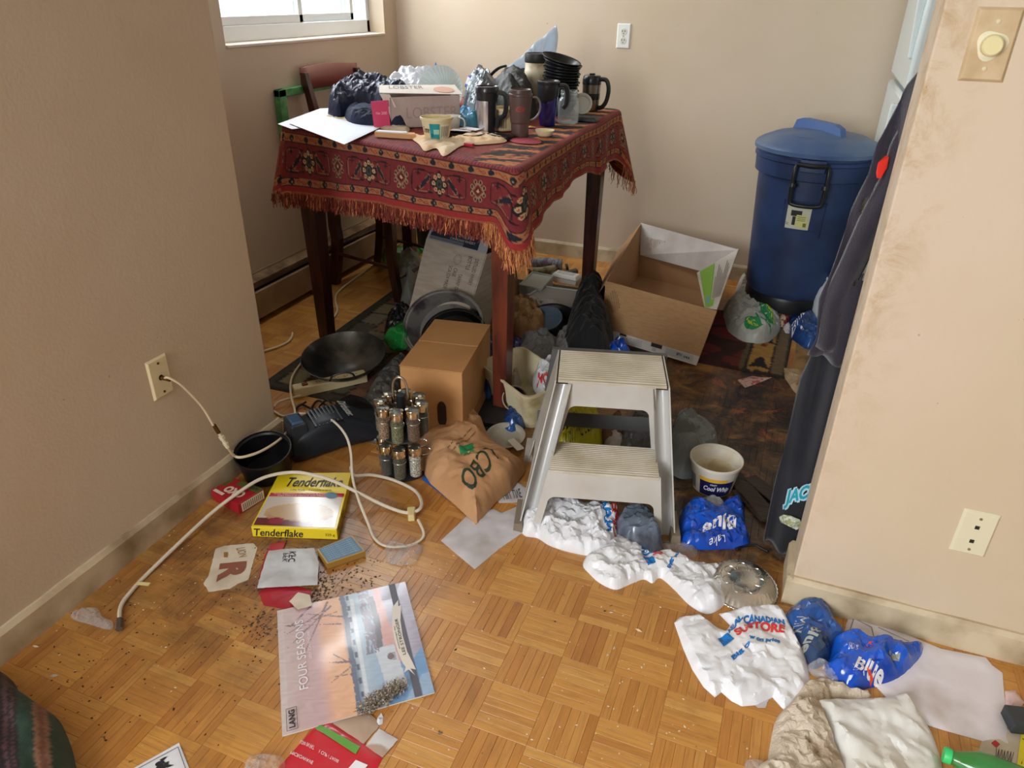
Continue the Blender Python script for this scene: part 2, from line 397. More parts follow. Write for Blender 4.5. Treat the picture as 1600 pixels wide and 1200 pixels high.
# ================================================================== the setting
XL, XN, YB, YR, XR = -1.482, -2.225, 3.958, 1.550, .177      # left wall, nook wall, back wall, partition face, partition end
YLE = 1.672; YRB = 1.688; ZC = 2.44
M_wall = mat('painted_wall', (206, 190, 172), .75, c2=(196, 178, 156), ns=2.2, bump=.05, bs=160)
M_wallL = M_wall
def wallmat(stain=False):
    m = bpy.data.materials.new('beige_wall_paint'); m.use_nodes = True; nt = m.node_tree; N = nt.nodes; K = nt.links; b = N['Principled BSDF']
    b.inputs['Roughness'].default_value = .62
    tc = N.new('ShaderNodeTexCoord')
    def noise(s, d, lo, hi, rough=.55, dist=0):
        n = N.new('ShaderNodeTexNoise'); n.inputs['Scale'].default_value = s; n.inputs['Detail'].default_value = d; n.inputs['Roughness'].default_value = rough; n.inputs['Distortion'].default_value = dist
        K.new(tc.outputs['Object'], n.inputs['Vector']); r = N.new('ShaderNodeMapRange'); r.inputs[1].default_value = lo; r.inputs[2].default_value = hi; K.new(n.outputs[0], r.inputs[0]); return n, r
    def mix(a, bcol, fac):
        x = N.new('ShaderNodeMix'); x.data_type = 'RGBA'; K.new(fac, x.inputs[0])
        if isinstance(a, tuple): x.inputs[6].default_value = L(a)
        else: K.new(a, x.inputs[6])
        x.inputs[7].default_value = L(bcol); return x.outputs[2]
    _, r1 = noise(1.6, 3, .4, .65); c = mix((210, 192, 170), (205, 187, 160), r1.outputs[0])
    _, r2 = noise(5, 8, .66, .9, .7, .4); c = mix(c, (160, 138, 106), r2.outputs[0])          # scuffs
    _, r3 = noise(38, 3, .755, .80, .5, .8); c = mix(c, (96, 74, 52), r3.outputs[0])           # specks of dirt
    if stain:   # hand grime along the open end of the partition
        g = N.new('ShaderNodeNewGeometry'); sp = N.new('ShaderNodeSeparateXYZ'); K.new(g.outputs['Position'], sp.inputs[0])
        def mr(src, a, b_, c_, d): r = N.new('ShaderNodeMapRange'); r.inputs[1].default_value = a; r.inputs[2].default_value = b_; r.inputs[3].default_value = c_; r.inputs[4].default_value = d; K.new(src, r.inputs[0]); return r.outputs[0]
        _, r4 = noise(13, 9, .47, .66, .75, .5); fx_ = mr(sp.outputs[0], .185, .285, 1, 0); fz_ = mr(sp.outputs[2], .35, .85, .25, 1)
        m1 = N.new('ShaderNodeMath'); m1.operation = 'MULTIPLY'; K.new(fx_, m1.inputs[0]); K.new(fz_, m1.inputs[1]); m2 = N.new('ShaderNodeMath'); m2.operation = 'MULTIPLY'; K.new(m1.outputs[0], m2.inputs[0]); K.new(r4.outputs[0], m2.inputs[1]); c = mix(c, (184, 156, 116), m2.outputs[0])
    K.new(c, b.inputs['Base Color'])
    n, _ = noise(120, 3, 0, 1); n2, _ = noise(9, 2, 0, 1)
    ad = N.new('ShaderNodeMath'); ad.operation = 'MULTIPLY_ADD'; ad.inputs[1].default_value = 3; K.new(n2.outputs[0], ad.inputs[0]); K.new(n.outputs[0], ad.inputs[2])
    bp = N.new('ShaderNodeBump'); bp.inputs['Strength'].default_value = .12; bp.inputs['Distance'].default_value = .004; K.new(ad.outputs[0], bp.inputs['Height']); K.new(bp.outputs[0], b.inputs['Normal'])
    return m
M_wall = wallmat(); M_wallS = wallmat(True)
M_base = mat('grimy_baseboard_paint', (204, 188, 158), .5, c2=(128, 106, 70), ns=7, lo=.42, hi=.74, bump=.1, bs=30, det=8)
M_ceil = mat('ceiling_paint', (232, 228, 220), .9)
M_white = mat('white_window_vinyl', (226, 230, 232), .35)
def struct(name, mb, m, bevel=0, smooth=False): return solo(name, mb, m, kind='structure', smooth=smooth, bevel=bevel)
def slabbox(a, b): c = [(a[i]+b[i])/2 for i in range(3)]; return c, [abs(b[i]-a[i]) for i in range(3)]
def bx(mb, a, b, mi=0): c, d = slabbox(a, b); return mb.box(c, d, mi)
struct('wall_left', bx(bx(MB(), (XL-.10, -1.0, 0), (XL, YLE, ZC)), (XN-.1, YLE-.09, 0), (XL-.10, YLE, ZC)), M_wall, .004)
struct('wall_back', bx(MB(), (XN-.1, YB, 0), (1.6, YB+.1, ZC)), M_wall)
struct('wall_right', bx(MB(), (XR, YR, 0), (4.2, YRB, ZC)), M_wallS, .004)
struct('wall_kitchen', bx(MB(), (1.5, YRB, 0), (1.6, YB, ZC)), M_wall)
struct('wall_far_right', bx(MB(), (4.2, -5.2, 0), (4.3, YRB, ZC)), M_wall)  # unseen wall, added to darken the left wall, set far to cut bounce
struct('wall_rear', bx(MB(), (XL-.1, -5.3, 0), (4.3, -5.2, ZC)), M_wall)  # unseen wall, added to keep rear light off the left wall
struct('ceiling', bx(MB(), (XN-.1, -5.3, ZC), (4.3, YB+.1, ZC+.1)), M_ceil)
# window wall with its opening (window: y 2.567..3.82, sill z 1.14, head z 2.1)
wy0, wy1, wz0, wz1, wd = 2.567, 3.822, 1.14, 2.12, .17
mb = MB(); bx(mb, (XN-wd, YLE, 0), (XN, YB, wz0)); bx(mb, (XN-wd, YLE, wz1), (XN, YB, ZC)); bx(mb, (XN-wd, YLE, wz0), (XN, wy0, wz1)); bx(mb, (XN-wd, wy1, wz0), (XN, YB, wz1))
struct('wall_window', mb, M_wall)
# window_1: sill, frame, two sashes with panes
T = thing('window_1', None, None, (XN-.1, (wy0+wy1)/2, wz0)); T['kind'] = 'structure'
mb = MB(); bx(mb, (XN-wd, wy0, wz0), (XN+.006, wy1, wz0+.012)); part('window_sill', mb, mat('sill_paint', (222, 208, 192), .5, c2=(150, 130, 105), ns=6, lo=.62, hi=.8), T, bevel=.003, smooth=False)
xf = XN-.135; mb = MB()
bx(mb, (xf-.03, wy0, wz0+.012), (xf+.045, wy1, wz0+.075)); bx(mb, (xf-.03, wy0, wz1-.05), (xf+.045, wy1, wz1)); bx(mb, (xf-.03, wy0, wz0), (xf+.045, wy0+.03, wz1)); bx(mb, (xf-.03, wy1-.03, wz0), (xf+.045, wy1, wz1))
part('window_frame', mb, M_white, T, bevel=.004, smooth=False)
M_glass = mat('window_glass', (235, 245, 250), .03, alpha=.06)
ym = (wy0+wy1)/2+.02
for a, b, x in ((wy0+.03, ym+.02, xf+.028), (ym-.02, wy1-.11, xf+.005)):
    mb = MB(); z0, z1 = wz0+.075, wz1-.05
    bx(mb, (x-.012, a, z0), (x+.012, b, z0+.035)); bx(mb, (x-.012, a, z1-.035), (x+.012, b, z1)); bx(mb, (x-.012, a, z0), (x+.012, a+.03, z1)); bx(mb, (x-.012, b-.03, z0), (x+.012, b, z1))
    s_ = part('sash', mb, M_white, T, bevel=.003, smooth=False)
    part('pane', bx(MB(), (x-.002, a+.03, z0+.035), (x+.002, b-.03, z1-.035)), M_glass, s_, smooth=False)
# pale vertical siding rails seen through the panes
for k, yy in enumerate((3.02, 3.09, 3.66, 3.71, 3.75)):
    bx_ = bx(MB(), (xf-.075, yy, wz0+.05), (xf-.06, yy+.022, wz1)); part('outer_rail', bx_, mat('pale_blue_vinyl', (190, 216, 232), .4), T, smooth=False)
# baseboards
def bboard(name, a, b, inn, h=.083, t=.014):
    """board from a to b on the floor; inn = outward normal"""
    a, b, n = Vector((*a, 0)), Vector((*b, 0)), Vector((*inn, 0)); mb = MB()
    prof = [(0, 0), (t, 0), (t, h-.012), (t*.45, h), (0, h)]
    ln = int((b-a).length/.05)+1; vs = []; fs = []; rg = random.Random(5)
    for i in range(ln+1):
        p = a.lerp(b, i/ln); w_ = rg.uniform(-.0012, .0012)
        for (d, z) in prof: vs.append(p+n*(d+(w_ if d else 0))+Vector((0, 0, z+(w_ if z else 0))))
    k = len(prof)
    for i in range(ln):
        for j in range(k): fs.append((i*k+j, i*k+(j+1) % k, (i+1)*k+(j+1) % k, (i+1)*k+j))
    fs += [tuple(range(k)), tuple(ln*k+j for j in range(k))[::-1]]
    mb.add(vs, fs); return struct(name, mb, M_base)
bboard('baseboard_left', (XL, -1.0), (XL, YLE+.012), (1, 0))
bboard('baseboard_back', (XN, YB), (1.5, YB), (0, -1))
bboard('baseboard_right', (XR-.014, YR), (2.6, YR), (0, -1))
bboard('baseboard_end', (XR, YR-.012), (XR, YRB), (-1, 0))
# ---------------- parquet floor
def woodmat(name, cols):
    m = bpy.data.materials.new(name); m.use_nodes = True; nt = m.node_tree; N = nt.nodes; K = nt.links; b = N['Principled BSDF']
    def new(t, **kw):
        n = N.new(t)
        for k, v in kw.items(): setattr(n, k, v)
        return n
    def mth(op, a, b_=None):
        n = new('ShaderNodeMath', operation=op)
        for i, q in enumerate((a, b_)):
            if q is None: continue
            if isinstance(q, (int, float)): n.inputs[i].default_value = q
            else: K.new(q, n.inputs[i])
        return n.outputs[0]
    geo = new('ShaderNodeNewGeometry'); oi = new('ShaderNodeObjectInfo'); uv = new('ShaderNodeUVMap')
    rnd = mth('FRACT', mth('ADD', mth('MULTIPLY', geo.outputs['Random Per Island'], 1.0), mth('MULTIPLY', oi.outputs['Random'], 7.31)))
    off = new('ShaderNodeCombineXYZ'); K.new(mth('MULTIPLY', rnd, 37.0), off.inputs[0]); K.new(mth('MULTIPLY', rnd, 91.0), off.inputs[1])
    va = new('ShaderNodeVectorMath', operation='ADD'); K.new(uv.outputs[0], va.inputs[0]); K.new(off.outputs[0], va.inputs[1])
    mp = new('ShaderNodeMapping'); mp.inputs['Scale'].default_value = (4, 60, 1); K.new(va.outputs[0], mp.inputs[0])
    gr = new('ShaderNodeTexNoise'); gr.inputs['Scale'].default_value = 3; gr.inputs['Detail'].default_value = 6; gr.inputs['Distortion'].default_value = .6; K.new(mp.outputs[0], gr.inputs[0])
    rp = new('ShaderNodeValToRGB'); K.new(rnd, rp.inputs[0]); el = rp.color_ramp.elements
    el[0].position = 0; el[0].color = L(cols[0][1]); el[1].position = 1; el[1].color = L(cols[-1][1])
    for p_, c_ in cols[1:-1]: e = el.new(p_); e.color = L(c_)
    def mix(a, bc, fac, mode='MIX'):
        x = new('ShaderNodeMix', data_type='RGBA', blend_type=mode)
        if isinstance(fac, float): x.inputs[0].default_value = fac
        else: K.new(fac, x.inputs[0])
        K.new(a, x.inputs[6])
        if isinstance(bc, tuple): x.inputs[7].default_value = L(bc)
        else: K.new(bc, x.inputs[7])
        return x.outputs[2]
    def mr(src, lo, hi, a=0, b_=1):
        r = new('ShaderNodeMapRange'); r.inputs[1].default_value = lo; r.inputs[2].default_value = hi; r.inputs[3].default_value = a; r.inputs[4].default_value = b_; K.new(src, r.inputs[0]); return r.outputs[0]
    def pn(scale, det=4, rough=.5, dist=0):
        n = new('ShaderNodeTexNoise'); n.inputs['Scale'].default_value = scale; n.inputs['Detail'].default_value = det; n.inputs['Roughness'].default_value = rough; n.inputs['Distortion'].default_value = dist
        K.new(geo.outputs['Position'], n.inputs['Vector']); return n.outputs[0]
    c = mix(rp.outputs[0], (126, 72, 30), mr(gr.outputs[0], .45, .8, 0, .48))
    # worn, blackened boards by the kitchen doorway and grime under the table (stains with a place of their own)
    sep = new('ShaderNodeSeparateXYZ'); K.new(geo.outputs['Position'], sep.inputs[0])
    nz = pn(2.4, 7, .65, .5)
    def ell(cx, cy, rx, ry, soft=.5):
        dx = mth('DIVIDE', mth('SUBTRACT', sep.outputs[0], cx), rx); dy = mth('DIVIDE', mth('SUBTRACT', sep.outputs[1], cy), ry)
        d = mth('SQRT', mth('ADD', mth('MULTIPLY', dx, dx), mth('MULTIPLY', dy, dy)))
        d = mth('ADD', d, mth('MULTIPLY', mth('SUBTRACT', nz, .5), 1.5)); return mr(d, 1.05, 1.05-soft)
    e1 = ell(-.02, 2.30, .62, .80, .35); e2 = ell(-.6, 2.7, .7, .9, .6)
    worn = mth('MAXIMUM', e1, mth('MULTIPLY', e2, .85))
    sp_ = pn(5, 8, .7, 1.2)
    dark = mix(c, (58, 38, 24), mr(sp_, .44, .66, 1, .45)); dark = mix(dark, (30, 22, 17), mr(pn(11, 6, .75, 1), .42, .62))
    dark = mix(dark, (176, 88, 42), mr(pn(4.6, 7, .75, 1.6), .58, .64, 0, .8))
    c2n = new('ShaderNodeMix', data_type='RGBA'); K.new(worn, c2n.inputs[0]); K.new(c, c2n.inputs[6]); K.new(dark, c2n.inputs[7]); c = c2n.outputs[2]
    g2 = ell(-1.15, 1.15, .50, .62, .8); c = mix(c, (96, 66, 44), mth('MULTIPLY', g2, mr(pn(6, 8, .75, .5), .34, .6, .1, .92)))
    c = mix(c, (112, 74, 44), mr(pn(2.6, 6, .7, .4), .55, .75, 0, .55))
    c = mix(c, (62, 40, 24), mr(pn(60, 3, .5, .7), .71, .76, 0, .8))
    K.new(c, b.inputs['Base Color'])
    K.new(mr(pn(9, 5, .6), .3, .7, .27, .46), b.inputs['Roughness'])
    b.inputs['Coat Weight'].default_value = .25; b.inputs['Coat Roughness'].default_value = .25
    bp = new('ShaderNodeBump'); bp.inputs['Strength'].default_value = .18; bp.inputs['Distance'].default_value = .002; K.new(gr.outputs[0], bp.inputs['Height']); K.new(bp.outputs[0], b.inputs['Normal'])
    return m
M_floor = {True: woodmat('oak_parquet_lengthways', [(0, (188, 129, 60)), (.2, (198, 142, 68)), (.45, (206, 150, 74)), (.7, (200, 142, 66)), (.88, (211, 160, 84)), (1, (186, 126, 60))]),  # lengthways strips lighter than crossways: gloss along the grain put into the colour
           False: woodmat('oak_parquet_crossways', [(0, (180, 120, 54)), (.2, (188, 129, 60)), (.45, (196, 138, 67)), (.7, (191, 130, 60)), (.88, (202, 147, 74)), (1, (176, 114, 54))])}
BK = .1224; BX0, BY0 = -.4235, 1.0362; NS = 6; SW = BK/NS
floor = struct('floor', bx(MB(), (XN-.1, -5.3, -.06), (4.3, YB+.1, -.006)), mat('floor_joint_dirt', (44, 28, 18), .9))
def strip_geo(cx, cy, alongx, zt, rg=None):
    a, b_ = BK/2-.0002, SW/2-.0002
    e = .0004
    o = [(-a, -b_, -.006), (a, -b_, -.006), (a, b_, -.006), (-a, b_, -.006), (-a, -b_, zt-e), (a, -b_, zt-e), (a, b_, zt-e), (-a, b_, zt-e), (-a+e, -b_+e, zt), (a-e, -b_+e, zt), (a-e, b_-e, zt), (-a+e, b_-e, zt)]
    uv = [(p[0], p[1]) for p in o]
    if not alongx: o = [(-p[1], p[0], p[2]) for p in o]
    return [(p[0]+cx, p[1]+cy, p[2]) for p in o], uv
SF = [(0, 1, 5, 4), (1, 2, 6, 5), (2, 3, 7, 6), (3, 0, 4, 7), (4, 5, 9, 8), (5, 6, 10, 9), (6, 7, 11, 10), (7, 4, 8, 11), (8, 9, 10, 11)]
def strip_mesh(name, V, Fc, U, ax):
    me = bpy.data.meshes.new(name); me.from_pydata(V, [], Fc); ul = me.uv_layers.new(name='UVMap')
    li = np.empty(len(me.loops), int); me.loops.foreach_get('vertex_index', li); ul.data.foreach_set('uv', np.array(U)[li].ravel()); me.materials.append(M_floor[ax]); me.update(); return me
cells = []
for i in range(-16, 24):
    for j in range(-10, 25):
        for k in range(NS):
            ax = (i+j) % 2 != 0
            x, y = BX0+(i+.5)*BK, BY0+(j+.5)*BK; t = (k-(NS-1)/2)*SW
            if ax: y += t
            else: x += t
            if not (XN-.02 < x < 2.3 and -.2 < y < YB+.05): continue
            if x < XL-.03 and y < YLE-.06: continue
            p = Vector((x, y, -H0)); dz = p.dot(RF)
            px, py = p.dot(RX)/dz*FPX+800, p.dot(RD)/dz*FPX+600
            seen = dz > 0 and -30 < px < 1630 and 0 < py < 1230
            cells.append((0 if seen else 1, p.length, x, y, ax))
cells.sort(); rg = random.Random(3)
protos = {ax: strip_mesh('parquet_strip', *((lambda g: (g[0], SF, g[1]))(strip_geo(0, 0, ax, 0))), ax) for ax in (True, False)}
for n, (q, d, x, y, ax) in enumerate(cells[:300]):
    o = bpy.data.objects.new('parquet_strip', protos[ax]); C.objects.link(o); o.parent = floor
    o.location = Vector((x, y, rg.uniform(-.0004, .0002)))-floor.location
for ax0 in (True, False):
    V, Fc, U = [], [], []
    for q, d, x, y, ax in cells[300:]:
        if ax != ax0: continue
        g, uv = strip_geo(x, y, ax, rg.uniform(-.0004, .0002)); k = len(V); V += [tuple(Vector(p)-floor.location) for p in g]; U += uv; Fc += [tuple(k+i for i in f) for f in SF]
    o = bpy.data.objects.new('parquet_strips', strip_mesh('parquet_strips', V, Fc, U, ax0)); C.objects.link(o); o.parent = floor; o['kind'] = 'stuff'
# ---------------- wall fittings
M_ivory = mat('ivory_plastic', (222, 216, 186), .35); M_iv2 = mat('aged_cream_plastic', (214, 200, 168), .45); M_wplas = mat('white_plastic', (228, 232, 226), .35)
M_dark = mat('dark_slot', (40, 36, 32), .6); M_brass = mat('aged_brass', (120, 92, 52), .35, 1); M_chrome = mat('chrome', (205, 205, 205), .12, 1)
def plate_frame(o, nrm):
    n = Vector(nrm); u = Vector((0, 0, 1)).cross(n); return frame(o, ux=u, uy=Vector((0, 0, 1)), uz=n)
def wall_plate(name, label, o, nrm, m, w=.070, h=.115, t=.006):
    T = thing(name, label, 'wall plate', o); M = plate_frame(o, nrm)
    a, b_ = w/2, h/2; e = .005
    vs = [(-a, -b_, 0), (a, -b_, 0), (a, b_, 0), (-a, b_, 0), (-a+e, -b_+e, t), (a-e, -b_+e, t), (a-e, b_-e, t), (-a+e, b_-e, t)]
    part('cover_plate', MB(M).hexa(vs), m, T, smooth=False, bevel=.001); return T, M
T, M = wall_plate('outlet', 'white duplex electrical outlet on the back wall above the table', (-.940, YB, 1.173), (0, -1, 0), M_wplas)
for s_ in (.02, -.02):
    r_ = part('receptacle', MB(M).lathe([(0, .0075), (.0155, .0075), (.0168, .006), (.0168, .0055)], 24, M=M@Matrix.Translation((0, s_, 0))), mat('receptacle_plastic', (214, 214, 200), .4), T)
    mb = MB(M); mb.box((-.0062, s_+.003, .0078), (.0028, .009, .001)); mb.box((.0062, s_+.003, .0078), (.0028, .009, .001)); mb.lathe([(0, .0083), (.0026, .0083), (.0026, .007)], 8, M=M@Matrix.Translation((0, s_-.008, 0)))
    part('slots', mb, M_dark, r_)
part('screw', MB(M).lathe([(0, .0078), (.003, .0072), (.003, .006)], 10), M_chrome, T)
T, M = wall_plate('phone_jack_plate', 'cream telephone jack plate with two jacks low on the partition wall', (.511, YR, .325), (0, -1, 0), M_ivory, .072, .117)
for s_ in (.019, -.019):
    mb = MB(M); mb.box((0, s_, .0062), (.013, .012, .0012)); part('jack', mb, M_ivory, T, smooth=False); mb = MB(M); mb.box((-.001, s_, .0070), (.009, .009, .0008)); part('jack_hole', mb, M_dark, T, smooth=False)
for s_ in (.042, -.042): part('screw', MB(M).lathe([(0, .0078), (.0032, .0072), (.0032, .005)], 10, M=M@Matrix.Translation((0, s_, 0))), mat('painted_screw', (150, 140, 110), .4, .5), T)
T, M = wall_plate('dimmer_plate', 'painted-over dimmer switch plate with a round yellowed knob high on the partition wall', (.262, YR, 1.294), (0, -1, 0), mat('painted_over_plate', (205, 182, 146), .55, c2=(190, 164, 124), ns=20))
part('bare_ring', MB(M).lathe([(0, .0066), (.020, .0066), (.0225, .0062), (.0225, .0055)], 28, wob=lambda a, z: 1+.12*math.sin(3*a+.6)), M_ivory, T)
part('dimmer_knob', MB(M).lathe([(0, .024), (.0135, .024), (.0158, .0215), (.017, .006)], 32), mat('yellowed_knob', (226, 216, 164), .35), T)
for s_ in (.036, -.036): part('screw', MB(M).lathe([(0, .0085), (.0035, .008), (.0035, .005)], 10, M=M@Matrix.Translation((0, s_, 0))), M_iv2, T)
T, M = wall_plate('cable_wall_plate', 'cream coaxial cable plate on the left wall', (XL, 1.2605, .4415), (1, 0, 0), mat('warm_ivory', (226, 212, 172), .4))
for s_ in (.042, -.042): part('screw', MB(M).lathe([(0, .0078), (.0035, .0072), (.0035, .005)], 10, M=M@Matrix.Translation((0, s_, 0))), M_brass, T)
part('coax_socket', MB(M).lathe([(0, .02), (.0045, .02), (.0045, .006), (.008, .006), (.008, .0055)], 12), M_brass, T)
# ---------------- baseboard heater along the nook wall
T = thing('baseboard_heater', 'long beige baseboard heater with a dark fin gap along the nook wall', 'heater', (XN, 2.85, 0))
M_heat = mat('heater_enamel', (176, 150, 122), .42, c2=(150, 122, 92), ns=5); y0, y1 = YLE+.02, YB-.02
mb = MB(); bx(mb, (XN, y0, .02), (XN+.006, y1, .215)); part('back_panel', mb, M_heat, T, smooth=False)
mb = MB(); mb.hexa([(XN, y0, .200), (XN+.05, y0, .188), (XN+.05, y0, .194), (XN, y0, .212), (XN, y1, .200), (XN+.05, y1, .188), (XN+.05, y1, .194), (XN, y1, .212)]); part('top_hood', mb, mat('dusty_hood', (168, 140, 104), .7, c2=(110, 84, 58), ns=9), T, smooth=False)
mb = MB(); bx(mb, (XN+.058, y0, .028), (XN+.064, y1, .150)); bx(mb, (XN+.046, y0, .146), (XN+.064, y1, .152)); part('front_cover', mb, M_heat, T, smooth=False, bevel=.002)
mb = MB(); bx(mb, (XN+.012, y0, .07), (XN+.05, y1, .145)); part('fins', mb, mat('heater_fins', (42, 46, 46), .5, .6), T, smooth=False)
# ---------------- refrigerator in the kitchen
fx, fy0, fy1 = .302, 3.13, 3.90
T = thing('refrigerator', 'white two-door refrigerator behind the blue trash can', 'refrigerator', (fx+.36, (fy0+fy1)/2, 0))
M_fr = mat('white_enamel', (214, 226, 226), .22, coat=.3)
mb = MB(); bx(mb, (fx+.075, fy0+.01, .03), (fx+.72, fy1-.01, 1.72)); part('cabinet', mb, mat('grey_cabinet_side', (168, 166, 150), .5), T, smooth=False, bevel=.006)
for z0, z1 in ((.05, 1.045), (1.065, 1.73)):
    d_ = part('door', bx(MB(), (fx, fy0, z0), (fx+.066, fy1, z1)), M_fr, T, smooth=True, bevel=.014)
    part('door_gasket', bx(MB(), (fx+.064, fy0+.012, z0+.01), (fx+.078, fy1-.012, z1-.01)), mat('gasket', (120, 122, 116), .6), d_, smooth=False)
    if z0 > .5:
        mb = MB(); mb.hexa([(fx-.012, fy0+.05, 1.17), (fx+.002, fy0+.05, 1.17), (fx+.002, fy0+.10, 1.17), (fx-.012, fy0+.10, 1.17), (fx-.045, fy0+.02, 1.60), (fx+.002, fy0+.02, 1.60), (fx+.002, fy0+.12, 1.60), (fx-.045, fy0+.12, 1.60)])
        part('door_handle', mb, M_fr, d_, smooth=False, bevel=.006)
    else:
        part('door_handle', bx(MB(), (fx-.03, fy0+.03, .80), (fx+.002, fy0+.07, 1.02)), M_fr, d_, smooth=False, bevel=.008)
mb = MB(); bx(mb, (fx+.055, fy0-.014, 1.046), (fx+.11, fy0+.02, 1.064)); mb.lathe([(0, .024), (.007, .024), (.008, 0)], 12, M=Matrix.Translation((fx+.066, fy0-.004, 1.043))); part('hinge', mb, M_chrome, T, smooth=False)
# ================================================================== table, rug cloth, chair
TH = .90
cFL, cFR, cBR, cBL = Vector((-1.838, 2.365)), Vector((-.775, 2.035)), Vector((-.80, 3.40)), Vector((-1.98, 3.46))
M_maho = mat('mahogany', (74, 34, 28), .32, c2=(48, 20, 18), ns=6, stretch=(6, 6, 1), coat=.3)
M_maho_lt = mat('mahogany_lighter', (112, 52, 34), .36, c2=(78, 34, 24), ns=5, stretch=(6, 6, 1), coat=.3)  # lighter mahogany, for the front right table leg alone
T = thing('dining_table', 'tall mahogany dining table under a red patterned rug, piled with clutter', 'table', (-1.4, 2.8, 0))
def inset(p, q, r, d):  # corner p moved in towards neighbours
    return p+(q-p).normalized()*d+(r-p).normalized()*d
tc = [inset(cFL, cFR, cBL, .03), inset(cFR, cFL, cBR, .02), inset(cBR, cFR, cBL, .02), inset(cBL, cBR, cFL, .02)]
part('tabletop', MB().prism([tuple(p) for p in tc], TH-.035, TH-.008), M_maho, T, smooth=False, bevel=.003)
lp = [(Vector((PY(489, 325, 2.45).x, 2.45)), .080, .052), (Vector((PY(787, 430, 2.15).x, 2.15)), .068, .05), (Vector((PY(931, 270, 3.27).x, 3.27)), .072, .052), (Vector((-1.88, 3.36)), .072, .052)]
ic = [p for p, _, _ in lp]; mb = MB()
for i in range(4):
    a, b = ic[i], ic[(i+1) % 4]; d = (b-a).normalized(); n = Vector((-d.y, d.x))*.011
    mb.hexa([(*(a-n), TH-.12), (*(b-n), TH-.12), (*(b+n), TH-.12), (*(a+n), TH-.12), (*(a-n), TH-.035), (*(b-n), TH-.035), (*(b+n), TH-.035), (*(a+n), TH-.035)])
part('apron', mb, M_maho, T, smooth=False)
for i, (p, wt, wb_) in enumerate(lp):
    r = math.radians(-5 if i < 2 else 0); c, s = math.cos(r), math.sin(r); vs = []
    for z, w_ in ((0, wb_), (TH-.035, wt)):
        for dx, dy in ((-1, -1), (1, -1), (1, 1), (-1, 1)):
            x, y = dx*w_/2, dy*w_/2; vs.append((p.x+c*x-s*y, p.y+s*x+c*y, z))
    part('leg', MB().hexa(vs), M_maho_lt if i == 1 else M_maho, T, smooth=False, bevel=.003)
